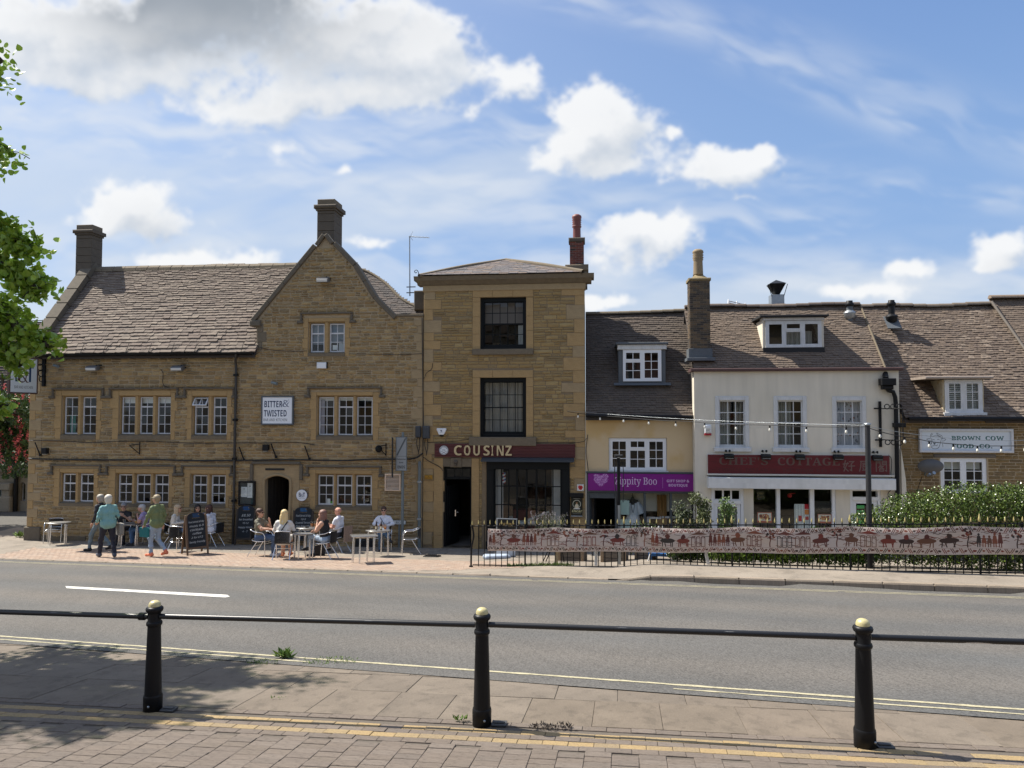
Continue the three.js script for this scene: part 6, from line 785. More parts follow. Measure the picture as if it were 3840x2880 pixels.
{ // menu case
  const t = wallThing('menu_case', 'black glazed menu case with paper menus left of the pub door', 'notice board', DP, 929, 1849, .02), s = ppm(DP, 929, 1849), w = 31 * s, h = 43 * s; part('case_frame', [cbx(-w, w, h - .05, h, 0, .1, .008), cbx(-w, w, -h, -h + .05, 0, .1, .008), cbx(-w, -w + .05, -h + .05, h - .05, 0, .1, .008), cbx(w - .05, w, -h + .05, h - .05, 0, .1, .008)], M.black, t); part('back', bx(-w + .05, w - .05, -h + .05, h - .05, .0, .03), std([.03, .045, .05], .8), t); const pp = printed(128, 192, (g) => { g.fillStyle = '#d5d9da'; g.fillRect(0, 0, 128, 192); g.fillStyle = '#8b9093'; for (let y = 20; y < 170; y += 8) g.fillRect(20, y, 30 + 55 * Math.abs(Math.sin(y * 2)), 2); g.fillStyle = '#555'; g.fillRect(48, 34, 36, 12); }, .9); part('menu', sheet(-w * .74, -w * .02, -h * .32, h * .52, .035), pp, t); part('menu', sheet(w * .02, w * .62, -h * .38, h * .84, .037), pp, t); part('glass', sheet(-w + .05, w - .05, -h + .05, h - .05, .08), M.glass, t); }
{ // barber fascia with raised metal letters
  const t = wallThing('barber_sign', 'maroon boarded fascia with raised metal capitals over the barber shop', 'sign', DP, 1891.5, 1689, .02), s = ppm(DP, 1891, 1689), w = 262.5 * s, h = 25 * s, bm = std([.12, .028, .028], .55, { map: rep(T.wood, .8, 1) }); for (let i = 0; i < 9; i++) part('board', cbx(-w, w, -h + i * 2 * h / 9, -h + (i + 1) * 2 * h / 9 - .006, .0, .07, .008), bm, t); part('backing', bx(-w + .01, w - .01, -h + .01, h - .01, -.0, .055), std([.05, .015, .015], .8), t);
  const { FontLoader } = await import('three/addons/loaders/FontLoader.js'), { TextGeometry } = await import('three/addons/geometries/TextGeometry.js'), font = await new FontLoader().loadAsync('fonts/droid/droid_sans_bold.typeface.json'), x0 = [1703, 1741, 1776, 1814, 1844, 1864, 1896, 1923], chars = 'COUSINZ'; for (let i = 0; i < 7; i++) { const g = new TextGeometry(chars[i], { font, size: 39 * s * 1.0, depth: .04, bevelEnabled: true, bevelSize: .006, bevelThickness: .008, bevelSegments: 1, curveSegments: 6 }); g.computeBoundingBox(); const b = g.boundingBox, tw = [31, 25, 26, 25, 8, 27, 25][i] * s; g.scale(tw / (b.max.x - b.min.x), (39 * s) / (b.max.y - b.min.y), 1); g.computeBoundingBox(); g.translate((x0[i] - 1891.5) * s - g.boundingBox.min.x, -19.5 * s - g.boundingBox.min.y, .075); part('letter', clean(g), std([.72, .66, .5], .16, { metalness: 1 }), t); }
  const g = new THREE.CircleGeometry(17 * s, 28); g.translate((1664.5 - 1891.5) * s, 0, .095); part('round_logo', g, printed(200, 200, (c) => { c.fillStyle = '#d6d9dc'; c.fillRect(0, 0, 200, 200); c.fillStyle = '#23262c'; c.font = 'bold 30px sans-serif'; c.textAlign = 'center'; for (let i = 0; i < 6; i++) { c.save(); c.translate(100, 100); c.rotate((i - 2.5) * .42); c.fillText('BARBER'[i], 0, -62); c.restore(); } c.fillText('shop', 100, 104); c.lineWidth = 7; c.strokeStyle = '#3c4047'; for (const f of [-1, 1]) { c.beginPath(); c.moveTo(100 - f * 62, 120); c.lineTo(100 + f * 40, 172); c.stroke(); } c.beginPath(); c.arc(100, 100, 88, 0, 7); c.stroke(); }), t); }
const flat = (name, label, cat, D, x0, x1, y0, y1, mat_, frame, z = .02, th = .04) => { const cx = (x0 + x1) / 2, cy = (y0 + y1) / 2, t = wallThing(name, label, cat, D, cx, cy, z), s = ppm(D, cx, cy), w = (x1 - x0) / 2 * s, h = (y1 - y0) / 2 * s; part('board', cbx(-w, w, -h, h, 0, th, .004), frame, t); part('face', sheet(-w + .004, w - .004, -h + .004, h - .004, th + .003), mat_, t); return { t, w, h, s }; };
flat('gift_shop_sign', 'bright purple shop fascia with heart and white lettering', 'sign', DP, 2204, 2600, 1776, 1841, printed(1600, 264, (g, W, H) => { g.fillStyle = '#7a0b7c'; g.fillRect(0, 0, W, H); const r = rng(6); g.strokeStyle = '#cfa6d6'; g.lineWidth = 2; const hx = 195, hy = 118; const inside = (x, y) => { const a = (x - hx) / 105, b = -(y - hy - 8) / 100; return (a * a + b * b - 1 + .3) ** 3 - a * a * b * b * b * 2.2 < 0 && b > -1.1; }; for (let i = 0; i < 900; i++) { const x = hx + (r() - .5) * 240, y = hy + (r() - .5) * 220; if (!inside(x, y)) continue; g.beginPath(); g.arc(x, y, 3 + r() * 5, r() * 6, r() * 6 + 4); g.stroke(); } fitText(g, 'Zippity Boo', 405, 164, 645, '150px serif', '#d3bcd8'); g.fillStyle = '#c79fcd'; g.fillRect(1130, 52, 3, 166); fitText(g, 'GIFT SHOP &', 1190, 124, 340, 'bold 54px sans-serif', '#cdb2d3'); fitText(g, 'BOUTIQUE', 1216, 190, 292, 'bold 54px sans-serif', '#cdb2d3'); }, .4), std([.12, .005, .14], .5), .07, .05);
function hanzi(g, x, y, s, strokes) { g.save(); g.translate(x, y); g.scale(s / 100, s / 100); g.lineWidth = 9; g.lineCap = 'round'; for (const st of strokes) { g.beginPath(); st.forEach(([a, b], i) => (i ? g.lineTo(a, b) : g.moveTo(a, b))); g.stroke(); } g.restore(); }
flat('take_away_sign', 'long dark red sign board with faded capitals and chinese characters', 'sign', DW, 2648, 3329, 1704, 1780, printed(2000, 224, (g, W, H) => { g.fillStyle = '#5c0714'; g.fillRect(0, 0, W, H); const r = rng(5); for (let i = 0; i < 900; i++) { g.fillStyle = `rgba(${r() < .5 ? '20,0,4' : '120,20,34'},.12)`; g.fillRect(r() * W, r() * H, 20 + r() * 90, 2 + r() * 5); } g.strokeStyle = '#6e4a42'; g.lineWidth = 3; g.strokeRect(8, 8, W - 16, H - 16); fitText(g, "CHEF'S", 122, 118, 560, 'bold 122px serif', '#57453f'); fitText(g, 'COTTAGE', 775, 118, 690, 'bold 122px serif', '#5d4c45'); fitText(g, 'CHINESE  TAKEAWAY', 124, 196, 640, '54px serif', '#431319'); fitText(g, 'Tel.  01608  649  555', 830, 196, 640, '54px serif', '#472428'); g.strokeStyle = '#6a5650';
  hanzi(g, 1495, 56, 130, [[[22, 4], [8, 62]], [[8, 62], [44, 96]], [[40, 22], [8, 96]], [[2, 34], [46, 30]], [[54, 14], [90, 12], [68, 36]], [[70, 36], [72, 92], [60, 84]], [[48, 52], [98, 50]]]);
  hanzi(g, 1672, 56, 130, [[[10, 10], [96, 8]], [[16, 10], [12, 60], [2, 96]], [[28, 26], [58, 26]], [[32, 38], [54, 38], [54, 56], [32, 56], [32, 38]], [[30, 66], [36, 80]], [[58, 66], [50, 80]], [[26, 88], [64, 84]], [[66, 40], [98, 40]], [[86, 22], [86, 92], [76, 86]], [[70, 54], [76, 66]]]);
  hanzi(g, 1845, 56, 130, [[[8, 8], [8, 96]], [[8, 8], [40, 8], [40, 36]], [[8, 22], [40, 22]], [[92, 8], [92, 94], [82, 88]], [[58, 8], [92, 8]], [[58, 8], [58, 36], [92, 36]], [[58, 22], [92, 22]], [[46, 40], [28, 62]], [[38, 50], [66, 50], [34, 76]], [[42, 56], [72, 76]], [[36, 76], [66, 76], [66, 94], [36, 94], [36, 76]]]); }, .5), std([.7, .68, .62], .6), .03, .06);
{ const q = flat('cow_sign', 'white framed sign with line drawing of a cow and green capitals', 'sign', DP, 3448, 3789, 1612, 1693, printed(1600, 380, (g, W, H) => { g.fillStyle = '#cdd5dc'; g.fillRect(0, 0, W, H); const two = (s, x, y, w) => { g.save(); fitText(g, s, x + 5, y + 5, w, 'bold 104px serif', '#20343a'); fitText(g, s, x, y, w, 'bold 104px serif', '#3f6f6c'); g.restore(); }; two('BROWN', 545, 176, 520); two('COW', 1140, 176, 330); two('FOOD', 545, 326, 400); two('CO.', 1030, 326, 240); g.strokeStyle = '#2a3035'; g.lineWidth = 7; g.lineCap = 'round'; const c = (...p) => { g.beginPath(); g.moveTo(p[0], p[1]); for (let i = 2; i < p.length; i += 4) g.quadraticCurveTo(p[i], p[i + 1], p[i + 2], p[i + 3]); g.stroke(); };
  c(180, 130, 170, 80, 205, 50); c(205, 120, 190, 90, 222, 60); c(290, 50, 300, 100, 345, 105, 375, 120, 365, 165); c(300, 48, 335, 80, 360, 85, 400, 105, 385, 160); c(205, 120, 260, 80, 345, 115); c(180, 150, 130, 150, 110, 165, 140, 195, 200, 180); c(365, 165, 420, 140, 450, 165, 430, 205, 375, 195); c(200, 150, 215, 210, 180, 260, 165, 300, 200, 320, 215, 350, 270, 345, 330, 335, 335, 280); c(360, 190, 355, 240, 335, 285); c(180, 290, 230, 300, 250, 270); c(250, 270, 290, 300, 300, 265); c(215, 180, 230, 165, 250, 178); c(300, 170, 320, 155, 335, 175); c(385, 250, 400, 280, 395, 310); g.beginPath(); g.arc(245, 240, 18, 0, 7); g.stroke(); g.fillStyle = '#2a3035'; g.beginPath(); g.arc(248, 244, 10, 0, 7); g.fill(); g.beginPath(); g.ellipse(190, 250, 8, 12, .5, 0, 7); g.fill(); }, .5), M.white, .03, .04); const { t, w, h } = q; part('raised_frame', [cbx(-w - .04, w + .04, h - .02, h + .05, .0, .1, .01), cbx(-w - .04, w + .04, -h - .05, -h + .02, 0, .1, .01), cbx(-w - .04, -w + .03, -h + .02, h - .02, 0, .1, .01), cbx(w - .03, w + .04, -h + .02, h - .02, 0, .1, .01)], M.white, t); }
{ // pedestrian zone sign on its grey pole
  const g0 = onGround(1514, 2052), l = loc(DP, 1506, 1900, .75), t = thing('zone_sign', 'grey pedestrian zone sign hinged on a tall grey pole', 'street sign', V3(...Object.values(toWorld(DP, l.x, 0, .75))), PHI); const Y = (py) => loc(DP, 1506, py, .75).y, s = ppm(DP, 1506, 1700) * (DP - .75) / DP, yg = gy(t.position.x, t.position.z); t.position.y = yg; part('pole', cyl(.045, .042, V3(0.03, 0, 0), V3(.03, Y(1620) - yg, 0), 12), M.greyMetal, t); const pl = sub('plate', t); pl.position.set(0, 0, .06); pl.rotation.y = .08; const ya = Y(1766) - yg, yb = Y(1638) - yg, w = 21 * s; part('panel', cbx(-w, w, ya, yb, 0, .03, .01), M.greyMetal, pl); part('face', sheet(-w + .01, w - .01, ya + .01, yb - .01, .034), printed(240, 830, (g) => { g.fillStyle = '#8b9092'; g.fillRect(0, 0, 240, 830); g.strokeStyle = '#25282a'; g.lineWidth = 6; g.strokeRect(5, 5, 230, 820); g.beginPath(); g.moveTo(0, 470); g.lineTo(240, 470); g.stroke(); g.strokeStyle = '#4c5153'; g.lineWidth = 34; g.beginPath(); g.moveTo(24, 450); g.lineTo(216, 26); g.stroke(); g.fillStyle = '#15181a'; fitText(g, 'Pedestrian', 16, 560, 206, 'bold 52px sans-serif', '#15181a'); fitText(g, 'Zone', 74, 640, 92, 'bold 52px sans-serif', '#15181a'); fitText(g, 'ENDS', 36, 770, 170, 'bold 96px sans-serif', '#15181a'); }, .6), pl); const bk = sub('second_plate', t); bk.position.set(-.3, 0, -.02); bk.rotation.y = -1.25; part('panel', cbx(-.28, .28, ya - .2, yb - .02, 0, .025, .01), M.blackMatt, bk); part('clamp', [cbx(-.05, .1, ya + .25, ya + .32, -.05, .06, .01), cbx(-.05, .1, yb - .35, yb - .28, -.05, .06, .01)], M.greyMetal, t); }
{ const l = loc(DP, 1470, 1958, .12), p = toWorld(DP, l.x, 0, .12), t = thing('street_name_plate', 'low white street name plate behind the woman in white', 'street sign', V3(p.x, l.y, p.z), PHI), s = ppm(DP, 1470, 1958) * .976, w = 54 * s, h = 8.4 * s; part('plate', cbx(-w, w, -h, h, 0, .02, .004), M.black, t); part('face', sheet(-w + .012, w - .012, -h + .012, h - .012, .024), printed(640, 100, (g) => { g.fillStyle = '#cfd2d0'; g.fillRect(0, 0, 640, 100); fitText(g, 'MIDDLE', 30, 82, 300, '84px serif', '#222'); fitText(g, 'ROW', 410, 82, 200, '84px serif', '#222'); }), t); part('leg', cyl(.025, .025, V3(-w * .6, -h, -.01), V3(-w * .6, -l.y + gy(p.x, p.z), -.01), 8), M.greyMetal, t); part('leg', cyl(.025, .025, V3(w * .5, -h, -.01), V3(w * .5, -l.y + gy(p.x, p.z), -.01), 8), M.greyMetal, t); }
// small flat plaques and cases
flat('poppy_plaque', 'small white plaque with a red poppy beside the purple sign', 'plaque', DP, 2164, 2189, 1816, 1841, printed(96, 96, (g) => { g.fillStyle = '#dad8d2'; g.fillRect(0, 0, 96, 96); g.fillStyle = '#c01a1e'; for (const [x, y, r] of [[38, 38, 24], [60, 40, 24], [50, 56, 26], [44, 50, 22]]) { g.beginPath(); g.arc(x, y, r, 0, 7); g.fill(); } g.fillStyle = '#1a1413'; g.beginPath(); g.arc(50, 48, 8, 0, 7); g.fill(); g.fillRect(8, 82, 10, 8); g.fillRect(78, 82, 10, 8); }), M.white);
flat('yellow_plaque', 'small yellow metal plaque left of the barber door', 'plaque', DP, 1593, 1623, 1781, 1797, printed(120, 64, (g) => { g.fillStyle = '#a87a16'; g.fillRect(0, 0, 120, 64); g.strokeStyle = '#5a420e'; g.lineWidth = 4; g.strokeRect(3, 3, 114, 58); g.fillStyle = '#4a3710'; for (let i = 0; i < 9; i++) g.fillRect(14 + i * 10, 36 + (i % 3) * 3, 7, 12); g.beginPath(); g.arc(60, 20, 7, 0, 7); g.fill(); }), std([.4, .27, .05], .5));
{ const q = flat('poster_case', 'dark wall case holding a black and gold concert poster', 'poster', DP, 2142, 2184, 1865, 1932, printed(160, 260, (g) => { g.fillStyle = '#0a1410'; g.fillRect(0, 0, 160, 260); g.strokeStyle = '#c9c6b4'; g.lineWidth = 8; g.beginPath(); g.arc(80, 92, 56, 0, 7); g.stroke(); g.fillStyle = '#1c2a1a'; g.beginPath(); g.arc(80, 92, 52, 0, 7); g.fill(); g.fillStyle = '#b48a68'; g.beginPath(); g.ellipse(80, 74, 13, 17, 0, 0, 7); g.fill(); g.fillStyle = '#cfc4a8'; g.beginPath(); g.ellipse(80, 124, 28, 34, 0, 0, 7); g.fill(); g.fillStyle = '#2c1a10'; g.beginPath(); g.ellipse(80, 60, 17, 12, 0, 0, 7); g.fill(); g.fillStyle = '#d8d6cc'; g.fillRect(34, 152, 92, 16); g.font = 'italic bold 52px serif'; g.fillStyle = '#d9cf9a'; g.textAlign = 'center'; g.fillText('Oscar', 80, 212); g.fillStyle = '#8f8f86'; g.fillRect(30, 10, 100, 5); g.fillRect(20, 230, 120, 4); }, .3), M.black, .02, .09); part('hood', cbx(-q.w - .05, q.w + .04, q.h, q.h + .14, 0, .13, .02), M.black, q.t); part('bottom_rail', cbx(-q.w, q.w, -q.h - .04, -q.h, 0, .1, .01), M.galv, q.t); }
// alarm boxes
{ const t = wallThing('alarm_box', 'white shield shaped alarm box above the barber sign', 'alarm box', DP, 1657, 1620, .02), s = ppm(DP, 1657, 1620); part('cover', extrude([[-17, 14], [17, 14], [18, 8], [9, -10], [-9, -10], [-18, 8]].map(([a, b]) => [a * s, b * s]), .1, 0, [], .015), M.pvc, t); part('strobe', cbx(-7 * s, 7 * s, -16 * s, -10 * s, .01, .08, .015), M.black, t); part('badge', sheet(-6 * s, 6 * s, -3 * s, 9 * s, .103), printed(64, 64, (g) => { g.fillStyle = '#dcdee0'; g.fillRect(0, 0, 64, 64); g.fillStyle = '#20264a'; g.beginPath(); g.arc(30, 20, 14, 0, 7); g.fill(); g.fillRect(30, 20, 14, 20); g.fillStyle = '#70747c'; g.fillRect(8, 50, 48, 5); }), t); }
{ const t = wallThing('alarm_box', 'white alarm box with red foot on the white shop wall', 'alarm box', DW, 2653, 1612, .02), s = ppm(DW, 2653, 1612); part('cover', cbx(-13 * s, 13 * s, -13 * s, 20 * s, 0, .1, .03), M.pvc, t); part('strobe', cbx(-13 * s, 13 * s, -21 * s, -13 * s, 0, .1, .02), std([.35, .02, .03], .35), t); part('badge', sheet(-9 * s, 9 * s, -9 * s, 8 * s, .103), printed(96, 80, (g) => { g.fillStyle = '#d5d2ca'; g.fillRect(0, 0, 96, 80); g.fillStyle = '#4c4a46'; g.font = 'italic 20px serif'; g.fillText('Complete', 8, 34); g.font = 'bold 17px sans-serif'; g.fillText('ALARMS', 12, 58); }), t); }
{ const t = wallThing('alarm_box', 'flat white alarm box under the attic window of the pub', 'alarm box', DP, 1209, 1371, .02), s = ppm(DP, 1209, 1371); part('cover', cbx(-18 * s, 18 * s, -11 * s, 11 * s, 0, .1, .02), M.pvc, t); part('side', cbx(18 * s, 20 * s, -11 * s, 11 * s, 0, .09, .005), M.black, t); }
// flood lights on the pub
for (const [px, py, lab] of [[365, 1374, 'flood light under the gutter above the corner windows'], [681, 1374, 'flood light under the gutter beside the downpipe'], [1221, 1046, 'flood light high on the gable']]) { const t = wallThing('flood_light', lab, 'flood light', DP, px, py, .0, 'flood lights on the pub'), s = ppm(DP, px, py); const h = part('housing', cbx(-.2, .2, -.06, .08, .12, .36, .03), std([.12, .12, .12], .5), t); h.rotation.x = .35; const l = part('lens', cbx(-.18, .18, -.03, .05, .36, .375, .01), std([.62, .63, .62], .2), t); l.rotation.x = .35; part('arm', [cyl(.02, .02, V3(.1, 0, 0), V3(.1, .03, .2), 6), cbx(.04, .18, -.06, .06, 0, .03, .01)], M.black, t); }
// spot lights over the red board
[[2729, 1702, 'first from the downpipe side of the board'], [2866, 1703, 'above the letter S of the red board'], [2992, 1704, 'above the middle of the red board'], [3135, 1705, 'above the end of the capitals'], [3280, 1707, 'above the chinese characters']].forEach(([px, py, lab]) => { const t = wallThing('spot_light', `small black spot light, ${lab}`, 'spot light', DW, px, py, .0, 'spot lights over the red board'); part('housing', cbx(-.14, .14, -.07, .06, .12, .3, .02), M.black, t).rotation.x = .3; part('lens', bx(-.12, .12, -.125, -.118, .16, .28), std([.5, .5, .48], .3), t); part('arm', [cyl(.016, .016, V3(-.08, .09, 0), V3(-.07, .07, .16), 6), cyl(.016, .016, V3(.04, .1, 0), V3(.03, .07, .16), 6), sph(.035, -.07, .1, .1, 8, 6), sph(.035, .04, .1, .1, 8, 6)], M.black, t); });
// cables along the fronts
function cable(label, D, pts, r = .012) { const w = pts.map(([px, py, z = .06]) => { const l = loc(D, px, py, z); return toWorld(D, l.x, l.y, z); }), t = thing('cable', label, 'cable', w[0].clone(), 0, 'cables fixed along the house fronts'); part('wire', tube(w.map((p) => p.clone().sub(w[0])), r, 5, 4), M.cable, t); return t; }
cable('thin black cable running under the upper pub windows', DP, [[106, 1652], [140, 1652, .1], [250, 1655], [340, 1660], [420, 1656], [560, 1655], [640, 1659], [760, 1662], [900, 1661], [1000, 1661], [1110, 1659], [1160, 1665], [1180, 1669]], .013);
cable('thick bundle of black cables above the lower pub windows', DP, [[108, 1720], [180, 1722], [300, 1724], [420, 1725], [560, 1723], [700, 1727], [860, 1727], [960, 1726], [1100, 1724], [1200, 1726], [1300, 1727], [1400, 1722], [1480, 1722], [1560, 1718, .09], [1585, 1700, .1]], .026);
cable('black cable dropping from the pub roof edge past the quoins', DP, [[1583, 1190], [1584, 1300], [1586, 1450], [1588, 1600, .09], [1586, 1690, .1]], .014);
cable('cable curling up the wall of the tall house', DP, [[1590, 1420], [1600, 1398], [1618, 1385], [1623, 1362]], .01); cable('black cable drooping from junction boxes to the barber door', DP, [[1585, 1712], [1610, 1730], [1650, 1752], [1661, 1765]], .012); cable('thin cable over the barber sign', DP, [[1605, 1660], [1700, 1655], [1790, 1645], [1900, 1657], [2100, 1660], [2180, 1658], [2200, 1650], [2204, 1640]], .009); cable('black cable looping down beside the gift shop corner', DP, [[2204, 1630], [2198, 1690], [2203, 1740], [2206, 1765]], .012);
cable('thin cable above the upper windows beside the downpipe', DP, [[603, 1384], [612, 1400], [610, 1440], [625, 1452], [720, 1453], [872, 1454]], .011); cable('thin cable under the attic window of the pub', DP, [[968, 1300], [1000, 1310], [1100, 1317], [1150, 1316]], .01); cable('thin cable from the attic window to the tall house', DP, [[1310, 1327], [1400, 1328], [1500, 1330], [1584, 1326]], .009); cable('black cable looping beneath the red sign board', DW, [[2652, 1783], [2800, 1788], [2950, 1787], [3100, 1792], [3250, 1797], [3365, 1796]], .014); cable('cable hanging beside the black downpipe', DW, [[3352, 1830], [3330, 1850], [3338, 1870], [3362, 1875]], .012); cable('drainpipe cable down the white wall from the bracket', DW, [[3332, 1706], [3342, 1720], [3342, 1790], [3346, 1794]], .01);
// junction boxes and conduit
for (const [x0, x1, y0, y1, lab] of [[1561, 1580, 1598, 1640, 'narrow dark grey junction box on the pub corner'], [1588, 1613, 1598, 1644, 'wide dark grey junction box on the tall house corner']]) { const t = wallThing('junction_box', lab, 'junction box', DP, (x0 + x1) / 2, (y0 + y1) / 2, .02, 'junction boxes between the houses'), s = ppm(DP, x0, y0), w = (x1 - x0) / 2 * s, h = (y1 - y0) / 2 * s; part('cover', cbx(-w, w, -h, h, 0, .16, .03), std([.045, .05, .058], .5), t); part('tail_cables', [tube([V3(-.04, -h, .06), V3(-.05, -h - .2, .07), V3(.02, -h - .5, .08)], .012, 5, 4), tube([V3(.04, -h, .06), V3(.05, -h - .25, .07), V3(.0, -h - .55, .08)], .012, 5, 4)], M.cable, t); }
{ const l = loc(DP, 1572, 2040, .08), t = thing('conduit', 'grey steel conduit rising from the pavement at the house joint', 'pipe', toWorld(DP, l.x, 0, .08), PHI); part('pipe', cyl(.055, .05, V3(0, 0, 0), V3(-.0, loc(DP, 1572, 1730).y, 0), 12), M.greyMetal, t); part('clip', [cbx(-.07, .07, 1, 1.06, -.08, .06, .01), cbx(-.07, .07, 2.2, 2.26, -.08, .06, .01)], M.galv, t); }
{ const t = wallThing('vent_grille', 'pale wooden louvre vent right of the lower gable window', 'vent', DP, 1474, 1808, .02), s = ppm(DP, 1474, 1808), w = 29.5 * s, h = 31 * s, pm = std([.78, .6, .44], .7); part('frame', [cbx(-w, w, h - .04, h, 0, .07, .006), cbx(-w, w, -h, -h + .04, 0, .07, .006), cbx(-w, -w + .04, -h + .04, h - .04, 0, .07, .006), cbx(w - .04, w, -h + .04, h - .04, 0, .07, .006)], pm, t); part('back', bx(-w + .04, w - .04, -h + .04, h - .04, 0, .01), M.blackMatt, t); for (let i = 0; i < 11; i++) { const o = part('slat', cbx(-w + .04, w - .04, -.005, .005, -.016, .016, .002), pm, t); o.position.set(0, mix(-h + .07, h - .06, i / 10), .035); o.rotation.x = .7; } }
// brackets, lamps and odds on the pub front
const bracket = (label, px, py, k = 1, flip = 1) => { const t = wallThing('iron_bracket', label, 'bracket', DP, px, py, .02, 'iron brackets on the pub front'); part('bracket', [cyl(.016, .016, V3(0, -.2 * k, .02), V3(0, .22 * k, .02), 6), cyl(.014, .014, V3(0, .15 * k, .02), V3(-.22 * flip * k, .12 * k, .25), 6), cyl(.014, .014, V3(0, -.18 * k, .02), V3(-.22 * flip * k, .12 * k, .25), 6)], M.iron, t); };
bracket('triangular iron bracket between the floors at the corner end', 525, 1682); bracket('triangular iron bracket near the round bell', 1448, 1686); const stay = (label, px, py) => { const t = wallThing('iron_stay', label, 'bracket', DP, px, py, .03, 'iron stays on the pub front'); part('stay', [cyl(.02, .02, V3(-.06, .2, .1), V3(.07, -.22, .03), 6), cbx(.04, .12, -.28, -.2, 0, .05, .01)], M.iron, t); }; stay('iron stay left of the door hood mould', 908, 1697); stay('iron stay above the door centre', 1028, 1686); stay('iron stay right of the door hood mould', 1153, 1693); stay('iron stay near the corner of the pub', 145, 1680);
{ const t = wallThing('bell_box', 'small black round bell on the pub wall', 'bell', DP, 1421, 1683, .02); part('gong', sph(.12, 0, 0, .04, 14, 10).scale(1, 1, .6), M.iron, t); }
for (const [px, py, lab] of [[1001, 1678, 'small black wall lamp above the pub door'], [175, 1690, 'small black wall lamp near the pub corner']]) { const t = wallThing('wall_lamp', lab, 'wall lamp', DP, px, py, .02, 'small wall lamps on the pub'); part('body', cbx(-.1, .1, -.1, .1, .0, .16, .02), M.black, t); part('lens', cbx(-.07, .07, -.13, -.1, .03, .13, .01), std([.3, .3, .28], .3), t); }
for (const [px, py, lab] of [[1035, 1437, 'dark security camera above the square pub sign'], [222, 1373, 'small security camera near the hanging sign bracket']]) { const t = wallThing('security_camera', lab, 'camera', DP, px, py, .02, 'security cameras on the pub'); part('body', cyl(.045, .05, V3(-.1, .02, .12), V3(.12, -.03, .2), 10), M.greyMetal, t); part('mount', [cyl(.03, .03, V3(0, 0, 0), V3(0, 0, .13), 8)], M.black, t); }
// iron bracket on the white shop
{ const t = wallThing('sign_bracket', 'tall wrought iron sign bracket on the white shop corner', 'bracket', DW, 3299, 1590, .02), s = ppm(DW, 3299, 1590), Y = (py) => (1590 - py) * s, X = (px) => (px - 3299) * s; part('upright', cbx(-.035, .035, Y(1680), Y(1501), .0, .07, .01), M.iron, t); part('cross_bar', [cbx(X(3274), X(3302), Y(1532), Y(1526), .07, .1, .006), cbx(X(3276), X(3304), Y(1655), Y(1649), .07, .1, .006), cyl(.015, .015, V3(0, Y(1530), .05), V3(X(3303) + .3, Y(1530), .8), 6), cyl(.015, .015, V3(0, Y(1651), .05), V3(X(3303) + .3, Y(1651), .8), 6), cyl(.014, .014, V3(X(3303) + .3, Y(1651), .8), V3(X(3303) + .3, Y(1530), .8), 6)], M.iron, t); for (const y of [1522, 1660]) part('scroll', [0, 1, 2].map((i) => clean(new THREE.TorusGeometry(.07, .014, 6, 14).translate(.1 + i * .11, Y(y), .3 + i * .15))), M.iron, t); }
// roof furniture
{ const z = -1.2, l = loc(DP, 1537, 1110, z), t = thing('tv_aerial', 'thin television aerial on a tall mast between pub and tall house', 'aerial', toWorld(DP, l.x, l.y, z), PHI), h = loc(DP, 1537, 885, z).y - l.y; part('mast', cyl(.022, .02, V3(0, 0, 0), V3(-.02, h, 0), 8), M.galv, t); part('boom', cyl(.012, .012, V3(-.05, h - .02, 0), V3(.72, h - .12, .2), 6), M.galv, t); part('elements', [...Array(13)].map((_, i) => cyl(.005, .005, V3(.08 + i * .05, h - .04 - i * .0065, .03 + i * .013 - .1), V3(.08 + i * .05, h - .04 - i * .0065, .03 + i * .013 + .12), 4)).concat([-1, 0, 1].map((i) => cyl(.006, .006, V3(.0, h - .03, .02), V3(.1, h + .16 * i, .02), 4))), M.galv, t); part('fixing', [cbx(-.12, .2, .1, .13, -.02, .02), cbx(-.12, .2, h * .0 + .3, .33, -.02, .02)], M.iron, t); }
{ const z = -3.2, l = loc(DW, 2912, 1152, z), t = thing('roof_cowl', 'square metal chimney cowl with black hood on the ridge', 'cowl', toWorld(DW, l.x, l.y - .2, z), PHI); part('duct', cbx(-.22, .22, 0, .62, -.2, .2, .01), M.galv, t); part('hood', [lathe([[.12, .62], [.36, .98], [.39, 1.0], [.0, 1.16]], 4).rotateY(Math.PI / 4)], M.black, t); part('stay', [cyl(.012, .012, V3(-.2, .55, .2), V3(-.33, .98, .2), 5), cyl(.012, .012, V3(.2, .55, .2), V3(.33, .98, .2), 5)], M.iron, t); }
for (const [px, D, py0, py1, z, m, lab] of [[3187, DW, 1214, 1128, -2.1, 'lead', 'pale lead flue pipe with collar near the roof verge'], [3344, DP, 1211, 1126, -2.2, 'black', 'black plastic flue pipe on the long brown roof']]) { const l = loc(D, px, py0, z), s = ppm(D, px, py0), h = loc(D, px, py1, z).y - l.y, t = thing('flue_pipe', lab, 'flue', toWorld(D, l.x, l.y - .15, z), PHI, 'flues on the tiled roofs'); const H = h + .15; part('pipe', cyl(.1, .1, V3(0, 0, 0), V3(0, H - .1, 0), 12), m === 'lead' ? M.lead : M.black, t); part('collar', lathe([[.1, .3], [.17, .36], [.19, .5], [.2, .52], [.1, .6]], 12).translate(0, m === 'lead' ? 0 : -.15, 0), m === 'lead' ? M.galv : M.black, t); part('cap', [lathe([[.09, H - .2], [.14, H - .17], [.14, H - .1], [.1, H - .05], [.1, H], [0, H]], 12)], M.black, t); part('flashing', bx(-.22, .22, -.012, .012, -.3, .3).rotateX(.84).translate(0, .16, .06), M.lead, t); }
